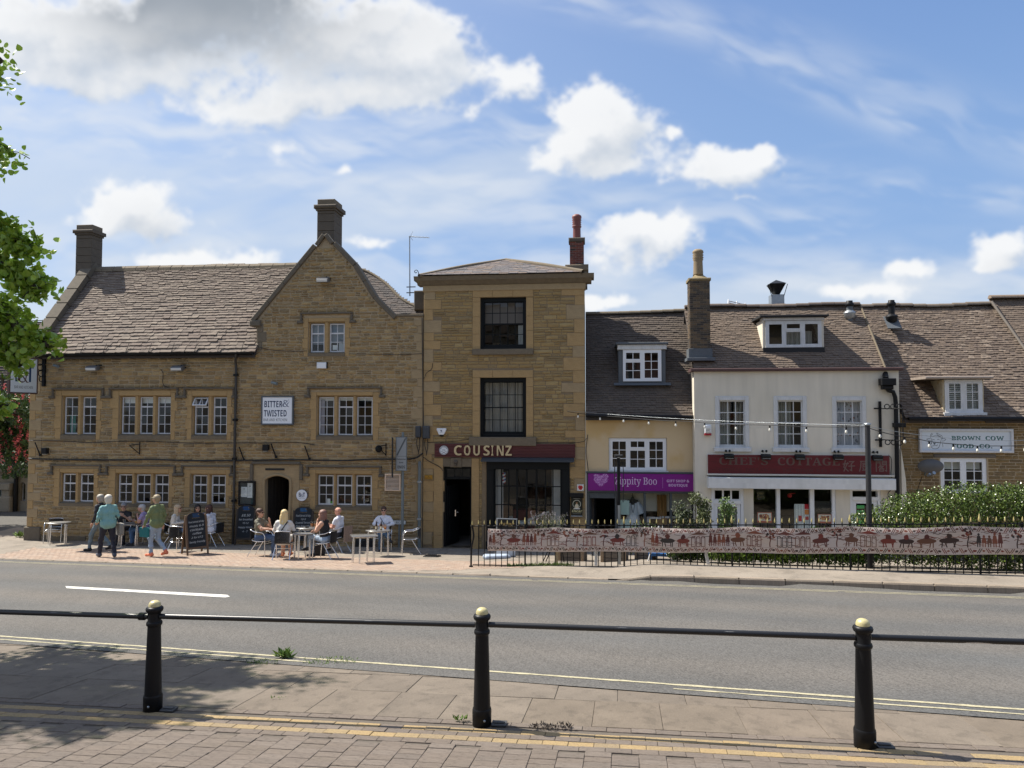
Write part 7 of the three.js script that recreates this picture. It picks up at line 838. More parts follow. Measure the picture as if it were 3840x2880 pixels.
{ const t = wallThing('satellite_dish', 'grey oval satellite dish beside the small shop window', 'satellite dish', DP, 3490, 1748, .35), s = ppm(DP, 3490, 1748); const d = new THREE.SphereGeometry(.8, 28, 8, 0, Math.PI * 2, 0, .5).rotateX(Math.PI / 2).translate(0, 0, -.74).scale(45 * s / .384, 28 * s / .384, 1); const o = part('dish', clean(d), std([.1, .095, .09], .5), t); o.rotation.set(-.15, -.35, 0); part('arm', [cyl(.02, .02, V3(.0, -.3, -.1), V3(-.12, -.22, .35), 6), cyl(.022, .022, V3(-.03, -.3, -.33), V3(-.03, 0, -.1), 6)], M.greyMetal, t); part('receiver', [cyl(.04, .05, V3(-.12, -.24, .3), V3(-.1, -.16, .44), 10), cyl(.035, .035, V3(-.22, -.26, .3), V3(-.2, -.2, .4), 10)], M.galv, t); part('cable', tube([V3(-.25, -.3, .0), V3(-.26, -.8, -.3), V3(-.26, -1.8, -.31)], .01, 5, 5), M.cable, t); }
{ const t = wallThing('roof_skylight', 'tilted open skylight frame on the white shop ridge', 'skylight', DW, 2762, 1146, -3.3); part('frame', [0, 1, 2, 3, 4].map((i) => cbx(-.3, .3, i * .08 - .2, i * .08 - .18, -.02, .02, .004)).concat([cbx(-.32, -.29, -.3, .2, -.02, .02), cbx(.29, .32, -.3, .2, -.02, .02), cbx(-.015, .015, -.3, .2, -.02, .02)]), M.white, t).rotation.set(-.5, .2, -.15); }
// ------------------------------------------------------------------ tables, chairs and what stands on them
function upTo(o) { const { x, z } = o.position, h = .25, n = V3(-(gy(x + h, z) - gy(x - h, z)) / (2 * h), 1, -(gy(x, z + h) - gy(x, z - h)) / (2 * h)).normalize(); o.quaternion.premultiply(new THREE.Quaternion().setFromUnitVectors(V3(0, 1, 0), n)); return o; }
const spot = (px, py) => { const p = onGround(px, py); p.y += .012; return p; };
function chair(label, px, py, turn, o = {}) {
  const t = thing('cafe_chair', label, 'chair', spot(px, py), turn, 'aluminium cafe chairs outside the pub'), A = M.alu;
  part('arm_frame', tube([V3(-.25, 0, .25), V3(-.25, .3, .235), V3(-.25, .6, .21), V3(-.25, .665, .14), V3(-.245, .69, -.08), V3(-.21, .755, -.24), V3(0, .775, -.29), V3(.21, .755, -.24), V3(.245, .69, -.08), V3(.25, .665, .14), V3(.25, .6, .21), V3(.25, .3, .235), V3(.25, 0, .25)], .0135, 7, 4), A, t);
  for (const s of [-1, 1]) part('leg', [cyl(.0125, .0125, V3(s * .23, 0, -.3), V3(s * .2, .44, -.02), 7)], A, t); part('seat_frame', tube([V3(-.22, .43, .2), V3(.22, .43, .2), V3(.21, .43, -.1), V3(.2, .47, -.22), V3(-.2, .47, -.22), V3(-.21, .43, -.1)], .012, 6, 3, true), A, t); part('stretcher', [cyl(.01, .01, V3(-.21, .3, -.12), V3(.21, .3, -.12), 6), cyl(.01, .01, V3(-.24, .37, .22), V3(.24, .37, .22), 6)], A, t);
  const weave = o.weave || M.blackMatt, back = []; for (let i = 0; i < 15; i++) { const a = mix(-.19, .19, i / 14), z = -.285 + a * a * 1.1; back.push(cbx(a - .0115, a + .0115, .45, .76 - Math.abs(a) * .06, z - .008, z + .008, .003)); } part('woven_back', back, weave, t); part('seat', [cbx(-.21, .21, .43, .455, -.2, .2, .01)], weave, t); if (o.tilt !== 0) upTo(t); return t;
}
function table(label, px, py, r = .35, h = .73, square = false) {
  const t = thing('cafe_table', label, 'table', spot(px, py), .3, 'aluminium cafe tables outside the pub'); part('top', square ? cbx(-r, r, h - .03, h, -r, r, .012) : lathe([[0, h - .02], [r - .02, h - .022], [r, h - .028], [r + .006, h - .012], [r, h], [0, h - .003]], 36), std([.55, .55, .54], .34, { metalness: .9, map: rep(T.grain, 3) }), t); part('frame_ring', tube([...Array(8)].map((_, i) => V3(Math.cos(i * .785) * r * .72, h - .05, Math.sin(i * .785) * r * .72)), .012, 5, 3, true), M.alu, t);
  for (let i = 0; i < 4; i++) { const a = i * Math.PI / 2 + .4, c = Math.cos(a) * r * .86, s = Math.sin(a) * r * .86, c2 = Math.cos(a + .09) * r * .8, s2 = Math.sin(a + .09) * r * .8; part('leg', [tube([V3(c * .5, h - .045, s * .5), V3(c * .93, h - .05, s * .93), V3(c, h - .12, s), V3(c * 1.02, h * .5, s * 1.02), V3(c * 1.05, 0, s * 1.05)], .0125, 7, 3), cyl(.0125, .0125, V3(c2 * 1.02, 0, s2 * 1.02), V3(c2, h - .05, s2), 7)], M.alu, t); } upTo(t); return t;
}
const amber = new THREE.MeshPhysicalMaterial({ color: col(.75, .36, .05), roughness: .05, transmission: .7, thickness: 0, ior: 1.33 });
function onTable(t, dx, dz, h = .73) { const p = V3(dx, h, dz).applyQuaternion(t.quaternion).add(t.position); p.y += .002; return p; }
function glassOn(t, dx, dz, label, fill, tall = .2) { const g = thing('drinking_glass', label, 'glass', onTable(t, dx, dz), 0, 'glasses on the cafe tables'); part('bowl', lathe([[0, .004], [.032, .004], [.036, .02], [.045, tall], [.043, tall], [.034, .025], [0, .02]], 14), M.clear, g); if (fill) part('drink', lathe([[0, .022], [.032, .024], [.039, tall * fill], [0, tall * fill]], 14), amber, g); return g; }
function bottleOn(t, dx, dz, label, c) { const g = thing('beer_bottle', label, 'bottle', onTable(t, dx, dz), 0, 'bottles on the cafe tables'); part('glass_body', lathe([[0, 0], [.031, 0], [.032, .13], [.028, .16], [.015, .2], [.0135, .25], [0, .25]], 14), std([.035, .015, .008], .12), g); part('paper_label', lathe([[.0325, .03], [.0325, .11]], 14), std(c, .7), g); return g; }
const smallBox = (name, label, cat, t, dx, dz, w, h, d, m) => { const g = thing(name, label, cat, onTable(t, dx, dz), .4); part('body', cbx(-w, w, 0, h, -d, d, .008), m, g); };

// ------------------------------------------------------------------ people
// surface of a smooth union of tapered capsules; bones [a, b, r0, r1, colour, (k)]
function skinned(bones, cell, cut, wr = 0) {
  const lo = V3(1e9, 1e9, 1e9), hi = V3(-1e9, -1e9, -1e9); for (const b of bones) for (const [p, r] of [[b[0], b[2]], [b[1], b[3]]]) { lo.min(V3(p[0] - r, p[1] - r, p[2] - r)); hi.max(V3(p[0] + r, p[1] + r, p[2] + r)); } lo.subScalar(cell * 3); hi.addScalar(cell * 3);
  const nx = Math.ceil((hi.x - lo.x) / cell) + 1, ny = Math.ceil((hi.y - lo.y) / cell) + 1, nz = Math.ceil((hi.z - lo.z) / cell) + 1, F = new Float32Array(nx * ny * nz).fill(9), K = cell * 2.2;
  const dist = (b, x, y, z) => { const [a, c, r0, r1] = b, ux = c[0] - a[0], uy = c[1] - a[1], uz = c[2] - a[2], L = ux * ux + uy * uy + uz * uz || 1e-9, t = clamp(((x - a[0]) * ux + (y - a[1]) * uy + (z - a[2]) * uz) / L); return Math.hypot(x - a[0] - ux * t, y - a[1] - uy * t, z - a[2] - uz * t) - mix(r0, r1, t); };
  for (const b of bones) { const m = Math.max(b[2], b[3]) + K * 2 + cell * 2, k = b[5] ?? K, r = [0, 1, 2].map((i) => { const o = [lo.x, lo.y, lo.z][i], n = [nx, ny, nz][i]; return [Math.max(0, Math.floor((Math.min(b[0][i], b[1][i]) - m - o) / cell)), Math.min(n - 1, Math.ceil((Math.max(b[0][i], b[1][i]) + m - o) / cell))]; }); for (let j = r[1][0]; j <= r[1][1]; j++) for (let l = r[2][0]; l <= r[2][1]; l++) for (let i = r[0][0]; i <= r[0][1]; i++) { const d = dist(b, lo.x + i * cell, lo.y + j * cell, lo.z + l * cell), q = (j * nz + l) * nx + i, f = F[q]; if (f > 8) F[q] = d; else { const h = clamp(.5 + .5 * (f - d) / k); F[q] = mix(f, d, h) - k * h * (1 - h); } } }
  if (wr) for (let j = 0; j < ny; j++) for (let l = 0; l < nz; l++) for (let i = 0; i < nx; i++) { const q = (j * nz + l) * nx + i; if (Math.abs(F[q]) < .05) F[q] += wr * (fbm3((lo.x + i * cell) * 13 + 5, (lo.y + j * cell) * 17, (lo.z + l * cell) * 13 + 9, 2) - .5); }
  if (cut) for (let j = 0; j < ny; j++) for (let l = 0; l < nz; l++) for (let i = 0; i < nx; i++) { const q = (j * nz + l) * nx + i; if (F[q] < .2) F[q] = Math.max(F[q], cut(lo.x + i * cell, lo.y + j * cell, lo.z + l * cell)); }
  const id = new Int32Array(nx * ny * nz).fill(-1), p = [], c = [], idx = [], at = (i, j, l) => (j * nz + l) * nx + i, off = [0, 1, nx, nx + 1, nx * nz, nx * nz + 1, nx * nz + nx, nx * nz + nx + 1], E = [[0, 1], [2, 3], [4, 5], [6, 7], [0, 2], [1, 3], [4, 6], [5, 7], [0, 4], [1, 5], [2, 6], [3, 7]];
  for (let j = 0; j < ny - 1; j++) for (let l = 0; l < nz - 1; l++) for (let i = 0; i < nx - 1; i++) { const q = at(i, j, l); let s = 0; for (let e = 0; e < 8; e++) if (F[q + off[e]] < 0) s |= 1 << e; if (s === 0 || s === 255) continue; let x = 0, y = 0, z = 0, n = 0; for (const [a, b] of E) { const fa = F[q + off[a]], fb = F[q + off[b]]; if ((fa < 0) === (fb < 0)) continue; const t = fa / (fa - fb); x += mix(a & 1, b & 1, t); z += mix((a >> 1) & 1, (b >> 1) & 1, t); y += mix((a >> 2) & 1, (b >> 2) & 1, t); n++; } id[q] = p.length / 3; const X = lo.x + (i + x / n) * cell, Y = lo.y + (j + y / n) * cell, Z = lo.z + (l + z / n) * cell; p.push(X, Y, Z); let best = 9, bc = bones[0][4]; for (const b of bones) { const d = dist(b, X, Y, Z); if (d < best) { best = d; bc = b[4]; } } c.push(...bc); }
  const quad = (a, b, d, e, f) => { if (a < 0 || b < 0 || d < 0 || e < 0) return; if (f) idx.push(a, b, d, a, d, e); else idx.push(a, d, b, a, e, d); };
  for (let j = 1; j < ny - 1; j++) for (let l = 1; l < nz - 1; l++) for (let i = 1; i < nx - 1; i++) { const q = at(i, j, l), s = F[q] < 0; if (s !== F[q + 1] < 0) quad(id[q], id[q - nx * nz], id[q - nx * nz - nx], id[q - nx], !s); if (s !== F[q + nx] < 0) quad(id[q], id[q - 1], id[q - nx * nz - 1], id[q - nx * nz], !s); if (s !== F[q + nx * nz] < 0) quad(id[q], id[q - nx], id[q - nx - 1], id[q - 1], !s); }
  const g = geo(p, new Array(p.length).fill(0), null, c); g.setIndex(idx); g.computeVertexNormals(); return g.toNonIndexed();
}
const skinM = std([1, 1, 1], .72, { vertexColors: true });
const SK = [.56, .33, .23];
function person(o) {
  const t = thing('person', o.label, 'person', o.pos, o.turn), S = o.s || 1, sit = o.sit, skin = o.skin || SK, shirt = o.shirt, leg = o.leg, shoe = o.shoe || [.02, .02, .025], b = [], B = (a, c, r0, r1, cl, k) => b.push([a, c, r0, r1, cl, k]), fat = o.fat || 1;
  const hy = sit ? .53 : .9, lean = o.lean || 0, up = (x, y, z) => { const cy = y - hy, c = Math.cos(lean), s = Math.sin(lean); return [x, hy + cy * c - z * s, z * c + cy * s]; }, T0 = hy - .0;
  // torso
  for (const s of [-1, 1]) { B(up(s * .055, T0 + .06, -.01), up(s * .065, T0 + .33, -.005), .105 * fat, .108 * fat, shirt); B(up(s * .07, T0 + .33, -.01), up(s * .08, T0 + .42, -.015), .1 * fat, .085, shirt); B(up(0, T0 + .5, -.02), up(s * .15, T0 + .475, -.02), .05, .062, shirt); }
  if (!sit) B(up(-.06, T0 + .04, -.03), up(.06, T0 + .04, -.03), .125 * fat, .125 * fat, o.hem ? shirt : leg); else B([-.07, hy, -.02], [.07, hy, -.02], .125 * fat, .125 * fat, o.hem ? shirt : leg);
  B(up(0, T0 + .47, -.025), up(0, T0 + .545, -.012), .066, .056, o.collar || shirt); B(up(0, T0 + .53, -.01), up(0, T0 + .61, .0), .05, .05, skin);
  // legs
  const L = o.legs || (sit ? [[[.1, .54, .44], [.1, .1, .4], [.115, .045, .56]], [[-.1, .54, .44], [-.1, .1, .42], [-.115, .045, .58]]] : [[[.09, .49, .14], [.09, .1, .2], [.1, .045, .37]], [[-.09, .5, .02], [-.09, .15, -.3], [-.09, .05, -.18]]]);
  L.forEach((l, i) => { const s = i ? -1 : 1, kc = o.bareKnee ? skin : leg; B([s * .085, hy - .01, 0], l[0], .09 * fat, .065, leg); B(l[0], [mix(l[0][0], l[1][0], .55), mix(l[0][1], l[1][1], .55), mix(l[0][2], l[1][2], .55)], .062, .058, kc); B([mix(l[0][0], l[1][0], .55), mix(l[0][1], l[1][1], .55), mix(l[0][2], l[1][2], .55)], [mix(l[0][0], l[1][0], .86), mix(l[0][1], l[1][1], .86), mix(l[0][2], l[1][2], .86)], .056, o.wide ? .06 : .046, o.crop ? kc : kc); B([mix(l[0][0], l[1][0], .86), mix(l[0][1], l[1][1], .86), mix(l[0][2], l[1][2], .86)], l[1], .04, .038, o.crop ? skin : kc); const f = V3(l[2][0] - l[1][0], l[2][1] - l[1][1], l[2][2] - l[1][2]), bk = [l[1][0] - f.x * .25, Math.min(l[1][1] - .045, l[2][1] + (l[1][1] - l[2][1]) * .45), l[1][2] - f.z * .25]; B(bk, l[2], .042, .036, shoe); B(l[1], bk, .04, .04, shoe); });
  // arms and hands
  const arms = o.arms || [[[.21, hy + .24, -.02], [.2, hy + .02, .1]], [[-.21, hy + .24, -.02], [-.2, hy + .02, .1]]], hands = [];
  arms.forEach((a, i) => { const s = i ? -1 : 1, sh = up(s * .175, T0 + .465, -.02), e = a[0], w = a[1], slv = o.sleeve ?? 1, mid = [mix(sh[0], e[0], .55), mix(sh[1], e[1], .55), mix(sh[2], e[2], .55)]; B(sh, mid, .058, .052, slv >= .3 ? shirt : skin); B(mid, e, .05, .044, slv > .5 ? shirt : skin); B(e, w, slv === 1 ? .045 : .04, slv === 1 ? .036 : .029, slv === 1 ? shirt : skin);
    const d = V3(w[0] - e[0], w[1] - e[1], w[2] - e[2]).normalize(), side = V3().crossVectors(d, V3(0, 0, 1)); if (side.length() < .3) side.set(1, 0, 0); side.normalize(); const nrm = V3().crossVectors(side, d).normalize(), curl = o.curl ?? .5, q = (u, v, n) => [w[0] + d.x * u + side.x * v + nrm.x * n, w[1] + d.y * u + side.y * v + nrm.y * n, w[2] + d.z * u + side.z * v + nrm.z * n]; hands.push([q(-.02, 0, 0), q(.04, 0, 0), .026, .027, skin], [q(.04, -.02, 0), q(.085, -.022, 0), .02, .018, skin], [q(.04, .02, 0), q(.085, .022, 0), .02, .018, skin]); [[-.028, .062], [-.009, .074], [.01, .07], [.028, .055]].forEach(([v, l]) => { hands.push([q(.09, v, 0), q(.09 + l * .5, v, -curl * .018), .0095, .009, skin, .004], [q(.09 + l * .5, v, -curl * .018), q(.09 + l * (1 - curl * .35), v, -curl * .05), .009, .0075, skin, .004]); }); hands.push([q(.02, s * .028, 0), q(.055, s * .05, -.012), .012, .0105, skin, .005], [q(.055, s * .05, -.012), q(.085, s * .046, -.028), .0105, .0085, skin, .004]); });
  // head with a face
  const hc = up(0, T0 + .7, .015), ty = o.headTurn || 0, tx = o.nod || 0, H = (x, y, z) => { x *= 1.09; y *= 1.09; z *= 1.09; let Y = y * Math.cos(tx) - z * Math.sin(tx), Z = y * Math.sin(tx) + z * Math.cos(tx); return [hc[0] + x * Math.cos(ty) + Z * Math.sin(ty), hc[1] + Y, hc[2] - x * Math.sin(ty) + Z * Math.cos(ty)]; }, hb = [], lip = [skin[0] * .75, skin[1] * .5, skin[2] * .5], eye = [.03, .025, .02], add = (a, c, r0, r1, cl, k) => hb.push([a, c, r0, r1, cl, k]);
  add(H(0, .025, -.02), H(0, .03, .012), .083, .078, skin); add(H(0, -.03, .035), H(0, -.068, .05), .056, .04, skin); for (const s of [-1, 1]) { add(H(s * .03, -.02, .05), H(s * .022, -.055, .05), .036, .03, skin); add(H(s * .076, -.005, -.012), H(s * .08, .018, -.02), .013, .015, skin, .006); add(H(s * .03, .012, .081), H(s * .032, .012, .082), .0095, .0095, eye, .003); add(H(s * .046, .031, .078), H(s * .016, .031, .085), .0075, .0075, [skin[0] * .8, skin[1] * .75, skin[2] * .7], .005); } add(H(0, .02, .084), H(0, -.018, .104), .0095, .014, skin, .008); add(H(-.017, -.05, .083), H(.017, -.05, .083), .0085, .0085, lip, .004); add(H(0, -.06, .0), up(0, T0 + .55, -.01), .05, .052, skin);
  const gB = skinned(b, .0165, null, .034), gH = skinned(hb, .008), gN = skinned(hands, .0065); const body = part('body', [gB, gH, gN], o.cloth || skinM, t); body.scale.setScalar(S);
  // hair
  const hr = o.hair || [.1, .07, .05], hs = [], A2 = (a, c, r0, r1) => hs.push([a, c, r0, r1, hr]); if (o.style !== 'bald') { A2(H(0, .045, -.03), H(0, .045, .006), .088, .084); if (o.style === 'short') A2(H(0, -.03, -.045), H(0, .03, -.04), .066, .082); else { A2(H(0, -.055, -.045), H(0, .03, -.04), .074, .085); for (const s of [-1, 1]) A2(H(s * .055, -.05, -.02), H(s * .05, .04, -.0), .035, .045); } if (o.style === 'long') { for (const s of [-1, 0, 1]) A2(H(s * .055, -.04, -.045), H(s * .07, -.26, -.07), .05, .042); A2(H(.06, -.02, .01), H(.075, -.2, -.0), .03, .026); A2(H(-.06, -.02, .01), H(-.075, -.2, -.0), .03, .026); } const hm = std(hr, .6, { bumpMap: rep(T.wood, 2), bumpScale: .003 }); const fc = H(0, -.035, .1), fz = H(0, -.035, 1); const g = skinned(hs, .0095, (x, y, z) => { const dx = x - fc[0], dy = y - fc[1], dz = z - fc[2]; return .088 - Math.hypot(dx * 1.1, dy * (dy > 0 ? .98 : .55), dz); }); g.deleteAttribute('color'); part('hair', g, hm, t).scale.setScalar(S); }
  const grp = new THREE.Matrix4().makeBasis(V3(Math.cos(ty), 0, -Math.sin(ty)), V3(0, 1, 0), V3(Math.sin(ty), 0, Math.cos(ty))).setPosition(...hc).multiply(new THREE.Matrix4().makeRotationX(tx));
  if (o.shades) { const g = join([cbx(-.062, -.008, -.004, .032, .09, .1, .008), cbx(.008, .062, -.004, .032, .09, .1, .008), bx(-.01, .01, .018, .026, .092, .098), bx(-.085, -.08, .014, .024, -.02, .095), bx(.08, .085, .014, .024, -.02, .095)]); g.applyMatrix4(grp); part('sunglasses', g, std([.008, .008, .009], .15), t).scale.setScalar(S); }
  if (o.cap) { const g = join([sph(.098, 0, .045, -.01, 16, 8).scale(1, .8, 1.08), cbx(-.06, .06, .035, .048, .07, .16, .01)]); g.applyMatrix4(grp); part('flat_cap', g, std(o.cap, .9), t).scale.setScalar(S); }
  if (o.extra) o.extra(t, up, T0, S); return t;
}
const L_ = -Math.PI / 2, R_ = Math.PI / 2, AWAY = Math.PI;
const walkA = [[[.1, .5, .2], [.1, .1, .26], [.11, .05, .42]], [[-.1, .49, .0], [-.1, .16, -.3], [-.1, .06, -.17]]], walkB = [[[.1, .5, .16], [.1, .1, .16], [.11, .045, .32]], [[-.1, .5, .02], [-.1, .12, -.2], [-.1, .045, -.05]]];
const hang = [[[.235, 1.13, -.05], [.24, .9, .06]], [[-.235, 1.13, .0], [-.23, .9, .12]]];
const strap = (m, a, c, w = .02) => (t, up, T0, S) => { const p = [[a[0], a[1], a[2]], [mix(a[0], c[0], .5), mix(a[1], c[1], .5), mix(a[2], c[2], .5) - .0], c].map(([x, y, z]) => V3(...up(x, T0 + y, z))); part('strap', tube(p, w, 5, 6).scale(1, 1, 1), m, t).scale.setScalar(S); };
const denim = [.1, .17, .28], pale = [.28, .36, .46];
person({ label: 'walker in black jacket and grey blue trousers, grey hair, behind the teal jumper', pos: spot(372, 2068), turn: L_ - .15, s: 1.0, shirt: [.018, .02, .026], leg: [.13, .18, .21], shoe: [.02, .018, .018], hair: [.34, .31, .26], style: 'bob', legs: walkA, arms: hang, hem: true, fat: 1.02, collar: [.018, .02, .026], headTurn: .05 });
person({ label: 'walker in teal jumper and navy trousers with a shoulder bag', pos: spot(402, 2091), turn: L_ - .75, s: 1.03, shirt: [.2, .38, .37], leg: [.012, .014, .028], shoe: [.06, .07, .1], hair: [.62, .57, .48], style: 'bob', crop: true, legs: [[[.12, .5, .14], [.13, .1, .2], [.14, .045, .36]], [[-.12, .5, .0], [-.14, .1, -.14], [-.15, .045, .02]]], arms: [[[.26, 1.12, -.03], [.22, .98, .18]], [[-.25, 1.12, -.06], [-.22, .93, .08]]], hem: true, fat: 1.16, wide: true, extra: (t, up, T0, S) => { strap(std([.015, .016, .03], .8), [-.1, .53, .0], [-.27, .02, -.06], .022)(t, up, T0, S); part('shoulder_bag', cbx(-.37, -.25, .58, .9, -.2, .16, .05), std([.28, .27, .25], .9, { map: rep(T.paint, 8) }), t).scale.setScalar(S); } });
person({ label: 'walker in green jacket, flat cap and pale jeans holding a teal bag', pos: spot(584, 2088), turn: L_ - .4, s: 1.02, shirt: [.15, .19, .085], leg: pale, shoe: [.75, .2, .1], hair: [.3, .24, .15], style: 'short', cap: [.27, .23, .15], legs: [[[.09, .5, .1], [.09, .1, .08], [.1, .045, .25]], [[-.09, .49, .05], [-.1, .17, -.26], [-.1, .06, -.13]]], arms: [[[.25, 1.14, .05], [.22, .9, .2]], [[-.24, 1.13, -.06], [-.22, .88, -.02]]], hem: true, fat: 1.14, extra: (t, up, T0, S) => part('carried_bag', cbx(.16, .24, .56, .82, .05, .4, .03), std([.0, .14, .15], .6), t).scale.setScalar(S) });
// corner table
const tA = table('round cafe table with food and drinks behind the walkers', 478, 2050, .36), c1 = chair('cafe chair of the man in the lilac shirt', 548, 2047, L_), lap = [[[.23, .78, .05], [.1, .78, .34]], [[-.23, .78, .05], [-.1, .78, .34]]], drinkA = [[[.22, .8, .16], [.06, .95, .26]], [[-.23, .78, .1], [-.12, .8, .36]]];
const seatOn = (c, dy = -.0) => c.position.clone().add(V3(0, dy, 0));
person({ label: 'seated man in lilac shirt and blue jeans with sunglasses on his head', pos: seatOn(c1), turn: L_ + .1, sit: true, shirt: [.33, .27, .46], leg: [.06, .13, .26], hair: [.45, .44, .43], style: 'short', sleeve: .5, arms: drinkA, lean: .22, skin: [.55, .3, .22] });
const c2 = chair('cafe chair against the pub wall behind the corner table', 462, 2040, .25); person({ label: 'seated person with grey hair and sunglasses in black top behind the corner table', pos: seatOn(c2), turn: .25, sit: true, shirt: [.015, .015, .016], leg: [.03, .03, .04], hair: [.24, .24, .25], style: 'short', shades: 1, sleeve: .5, arms: drinkA, nod: .15 });
glassOn(tA, -.12, .05, 'clear glass on the corner table', 0, .15); glassOn(tA, .02, -.1, 'half full glass on the corner table', .5, .16); bottleOn(tA, .2, .0, 'brown sauce bottle on the corner table', [.5, .45, .35]); smallBox('food_tray', 'small tray of food on the corner table', 'tray', tA, .05, .12, .16, .04, .11, M.oldTimber); smallBox('burger', 'bread roll on the tray of the corner table', 'food', tA, .24, .12, .06, .07, .06, std([.45, .22, .07], .8));
// second table with three people and the sandwich board
const tB = table('round cafe table half hidden by the sandwich board', 722, 2050, .36), c3 = chair('cafe chair of the blonde woman in cream blouse', 650, 2052, R_ + .1), c4 = chair('cafe chair of the woman in the white shirt beside the sandwich board', 796, 2050, L_ - .2), c5 = chair('cafe chair of the woman in blue near the wall', 742, 2047, .1);
person({ label: 'seated woman with long fair hair and cream blouse facing right', pos: seatOn(c3), turn: R_ + .1, sit: true, shirt: [.62, .59, .53], leg: denim, hair: [.5, .38, .24], style: 'long', shades: 1, arms: lap, lean: .16, hem: true });
person({ label: 'seated woman with long brown hair and white shirt facing left', pos: seatOn(c4), turn: L_ - .2, sit: true, shirt: [.68, .7, .76], leg: [.03, .045, .09], hair: [.07, .03, .022], style: 'long', shades: 1, arms: drinkA, lean: .2, hem: true });
person({ label: 'seated woman with black hair and blue top resting a hand on her chin', pos: seatOn(c5), turn: .1, sit: true, shirt: [.12, .2, .42], leg: denim, hair: [.012, .011, .012], style: 'long', shades: 1, sleeve: .5, arms: [[[.22, .8, .2], [.05, 1.0, .18]], [[-.22, .78, .1], [-.1, .79, .34]]], lean: .1, headTurn: .4 });
chair('empty black backed cafe chair turned towards the half hidden table', 672, 2070, AWAY - .15); glassOn(tB, -.1, .1, 'wine glass on the half hidden table', .3, .2); glassOn(tB, .1, .0, 'tall glass on the half hidden table', 0, .2); smallBox('dinner_plate', 'white plate on the half hidden table', 'plate', tB, -.05, .2, .11, .015, .11, M.pvc);
// chalk boards
function chalkBoard(w, h, lines, top) { return printed(Math.round(w * 400), Math.round(h * 400), (g, W, H) => { g.fillStyle = '#121a22'; g.fillRect(0, 0, W, H); const r = rng(lines.length * 7 + W); for (let i = 0; i < 90; i++) { g.fillStyle = 'rgba(120,130,140,.05)'; g.fillRect(r() * W, r() * H, 40 + r() * 60, 4 + r() * 10); } g.fillStyle = '#153c63'; g.fillRect(W * .32, H * .03, W * .36, H * .12); g.fillStyle = top; g.font = `bold ${H * .05}px sans-serif`; g.textAlign = 'center'; g.fillText('BITTER', W * .46, H * .08); g.fillText('TWISTED', W * .5, H * .135); g.font = `${H * .05}px serif`; g.fillStyle = '#b08a3a'; g.fillText('&', W * .66, H * .085); g.font = `${H * .024}px sans-serif`; g.fillText('BAR AND KITCHEN', W * .5, H * .172); for (const [s, y, z, x] of lines) { g.font = `italic ${H * z}px sans-serif`; g.fillStyle = '#c3c8c9'; g.textAlign = 'center'; g.save(); g.translate(W * (x || .5), H * y); g.rotate(-.03); const m = g.measureText(s).width; if (m > W * .9) g.scale(W * .9 / m, 1); g.fillText(s, 0, 0); g.restore(); } }, .8); }
const archBoard = (w, h) => { const o = [[-w, 0], [w, 0], [w, h * .88]]; for (let i = 1; i < 8; i++) { const a = i / 8 * Math.PI; o.push([w * Math.cos(a), h * .88 + h * .12 * Math.sin(a)]); } o.push([-w, h * .88]); return o; };
function faceUV(g, w, h) { const p = g.attributes.position, u = g.attributes.uv; for (let i = 0; i < p.count; i++) u.setXY(i, (p.getX(i) + w) / (2 * w), p.getY(i) / h); return g; }
const atWall = (px, z) => { const p = toWorld(DP, loc(DP, px, 1960, z).x, 0, z); p.y = gy(p.x, p.z) + .016; return p; };
const mkBoard = (label, px, py, turn, tilt, w, h, lines, top, wood) => { const t = thing('chalk_board', label, 'chalk board', py ? spot(px, py) : atWall(px, .36), turn, 'chalk boards outside the pub'), p = sub('front_leaf', t); p.rotation.x = -tilt; const lw = w + .035; part('rail_frame', [cbx(-lw - .02, -lw + .03, 0, h * .92, -.02, .02, .006), cbx(lw - .03, lw + .02, 0, h * .92, -.02, .02, .006), cbx(-lw, lw, h * .14, h * .19, -.015, .015, .006)], wood, p); const g = extrude(archBoard(w, h * .84), .02, -.012).translate(0, 0, 0), f = faceUV(clean(new THREE.ShapeGeometry(new THREE.Shape(archBoard(w * .96, h * .82).map((q) => new THREE.Vector2(...q))))), w * .96, h * .82); g.translate(0, h * .18, 0); f.translate(0, h * .19, .011); part('board', g, wood, p); part('slate_face', f, chalkBoard(w * 2, h, lines, top), p); return t; };
const darkWood = std([.05, .04, .032], .7, { map: rep(T.wood, 1, .6) }), brownWood = std([.16, .1, .06], .7, { map: rep(T.wood, 1, .6) });
mkBoard('tall arched chalk board with prices leaning on the wall left of the door', 916, 0, PHI, .12, .28, 1.28, [['£8.50', .34, .1], ['Set Breakfast', .46, .075], ['10-12', .57, .07], ['Happy Hours', .7, .075], ['4 - 7', .83, .075]], '#1d4d86', darkWood); mkBoard('arched chalk board about food leaning on the wall right of the door', 1132, 0, PHI, .12, .29, 1.25, [['Food Served all day', .3, .085], ['10-9', .41, .075], ['Covered Terrace', .52, .085], ['Dog friendly', .63, .085], ['family meals', .76, .07]], '#2a6da0', darkWood);
{ const t = mkBoard('folding sandwich board with chalk writing standing among the chairs', 742, 2082, .42, .2, .26, 1.22, [['Food served all day', .3, .075], ['music 6-9', .42, .08], ['cocktails', .53, .085], ['coffee', .64, .08], ['2 for £12', .75, .07], ['family friendly', .88, .07]], '#223046', brownWood); const p = sub('rear_leaf', t); p.position.z = -.5; p.rotation.x = .22; part('rail_frame', [cbx(-.31, -.26, 0, 1.16, -.02, .02, .006), cbx(.26, .31, 0, 1.16, -.02, .02, .006)], brownWood, p); part('board', extrude(archBoard(.26, 1.02), .02, -.012).translate(0, .2, 0), darkWood, p); t.rotation.y = .75; }
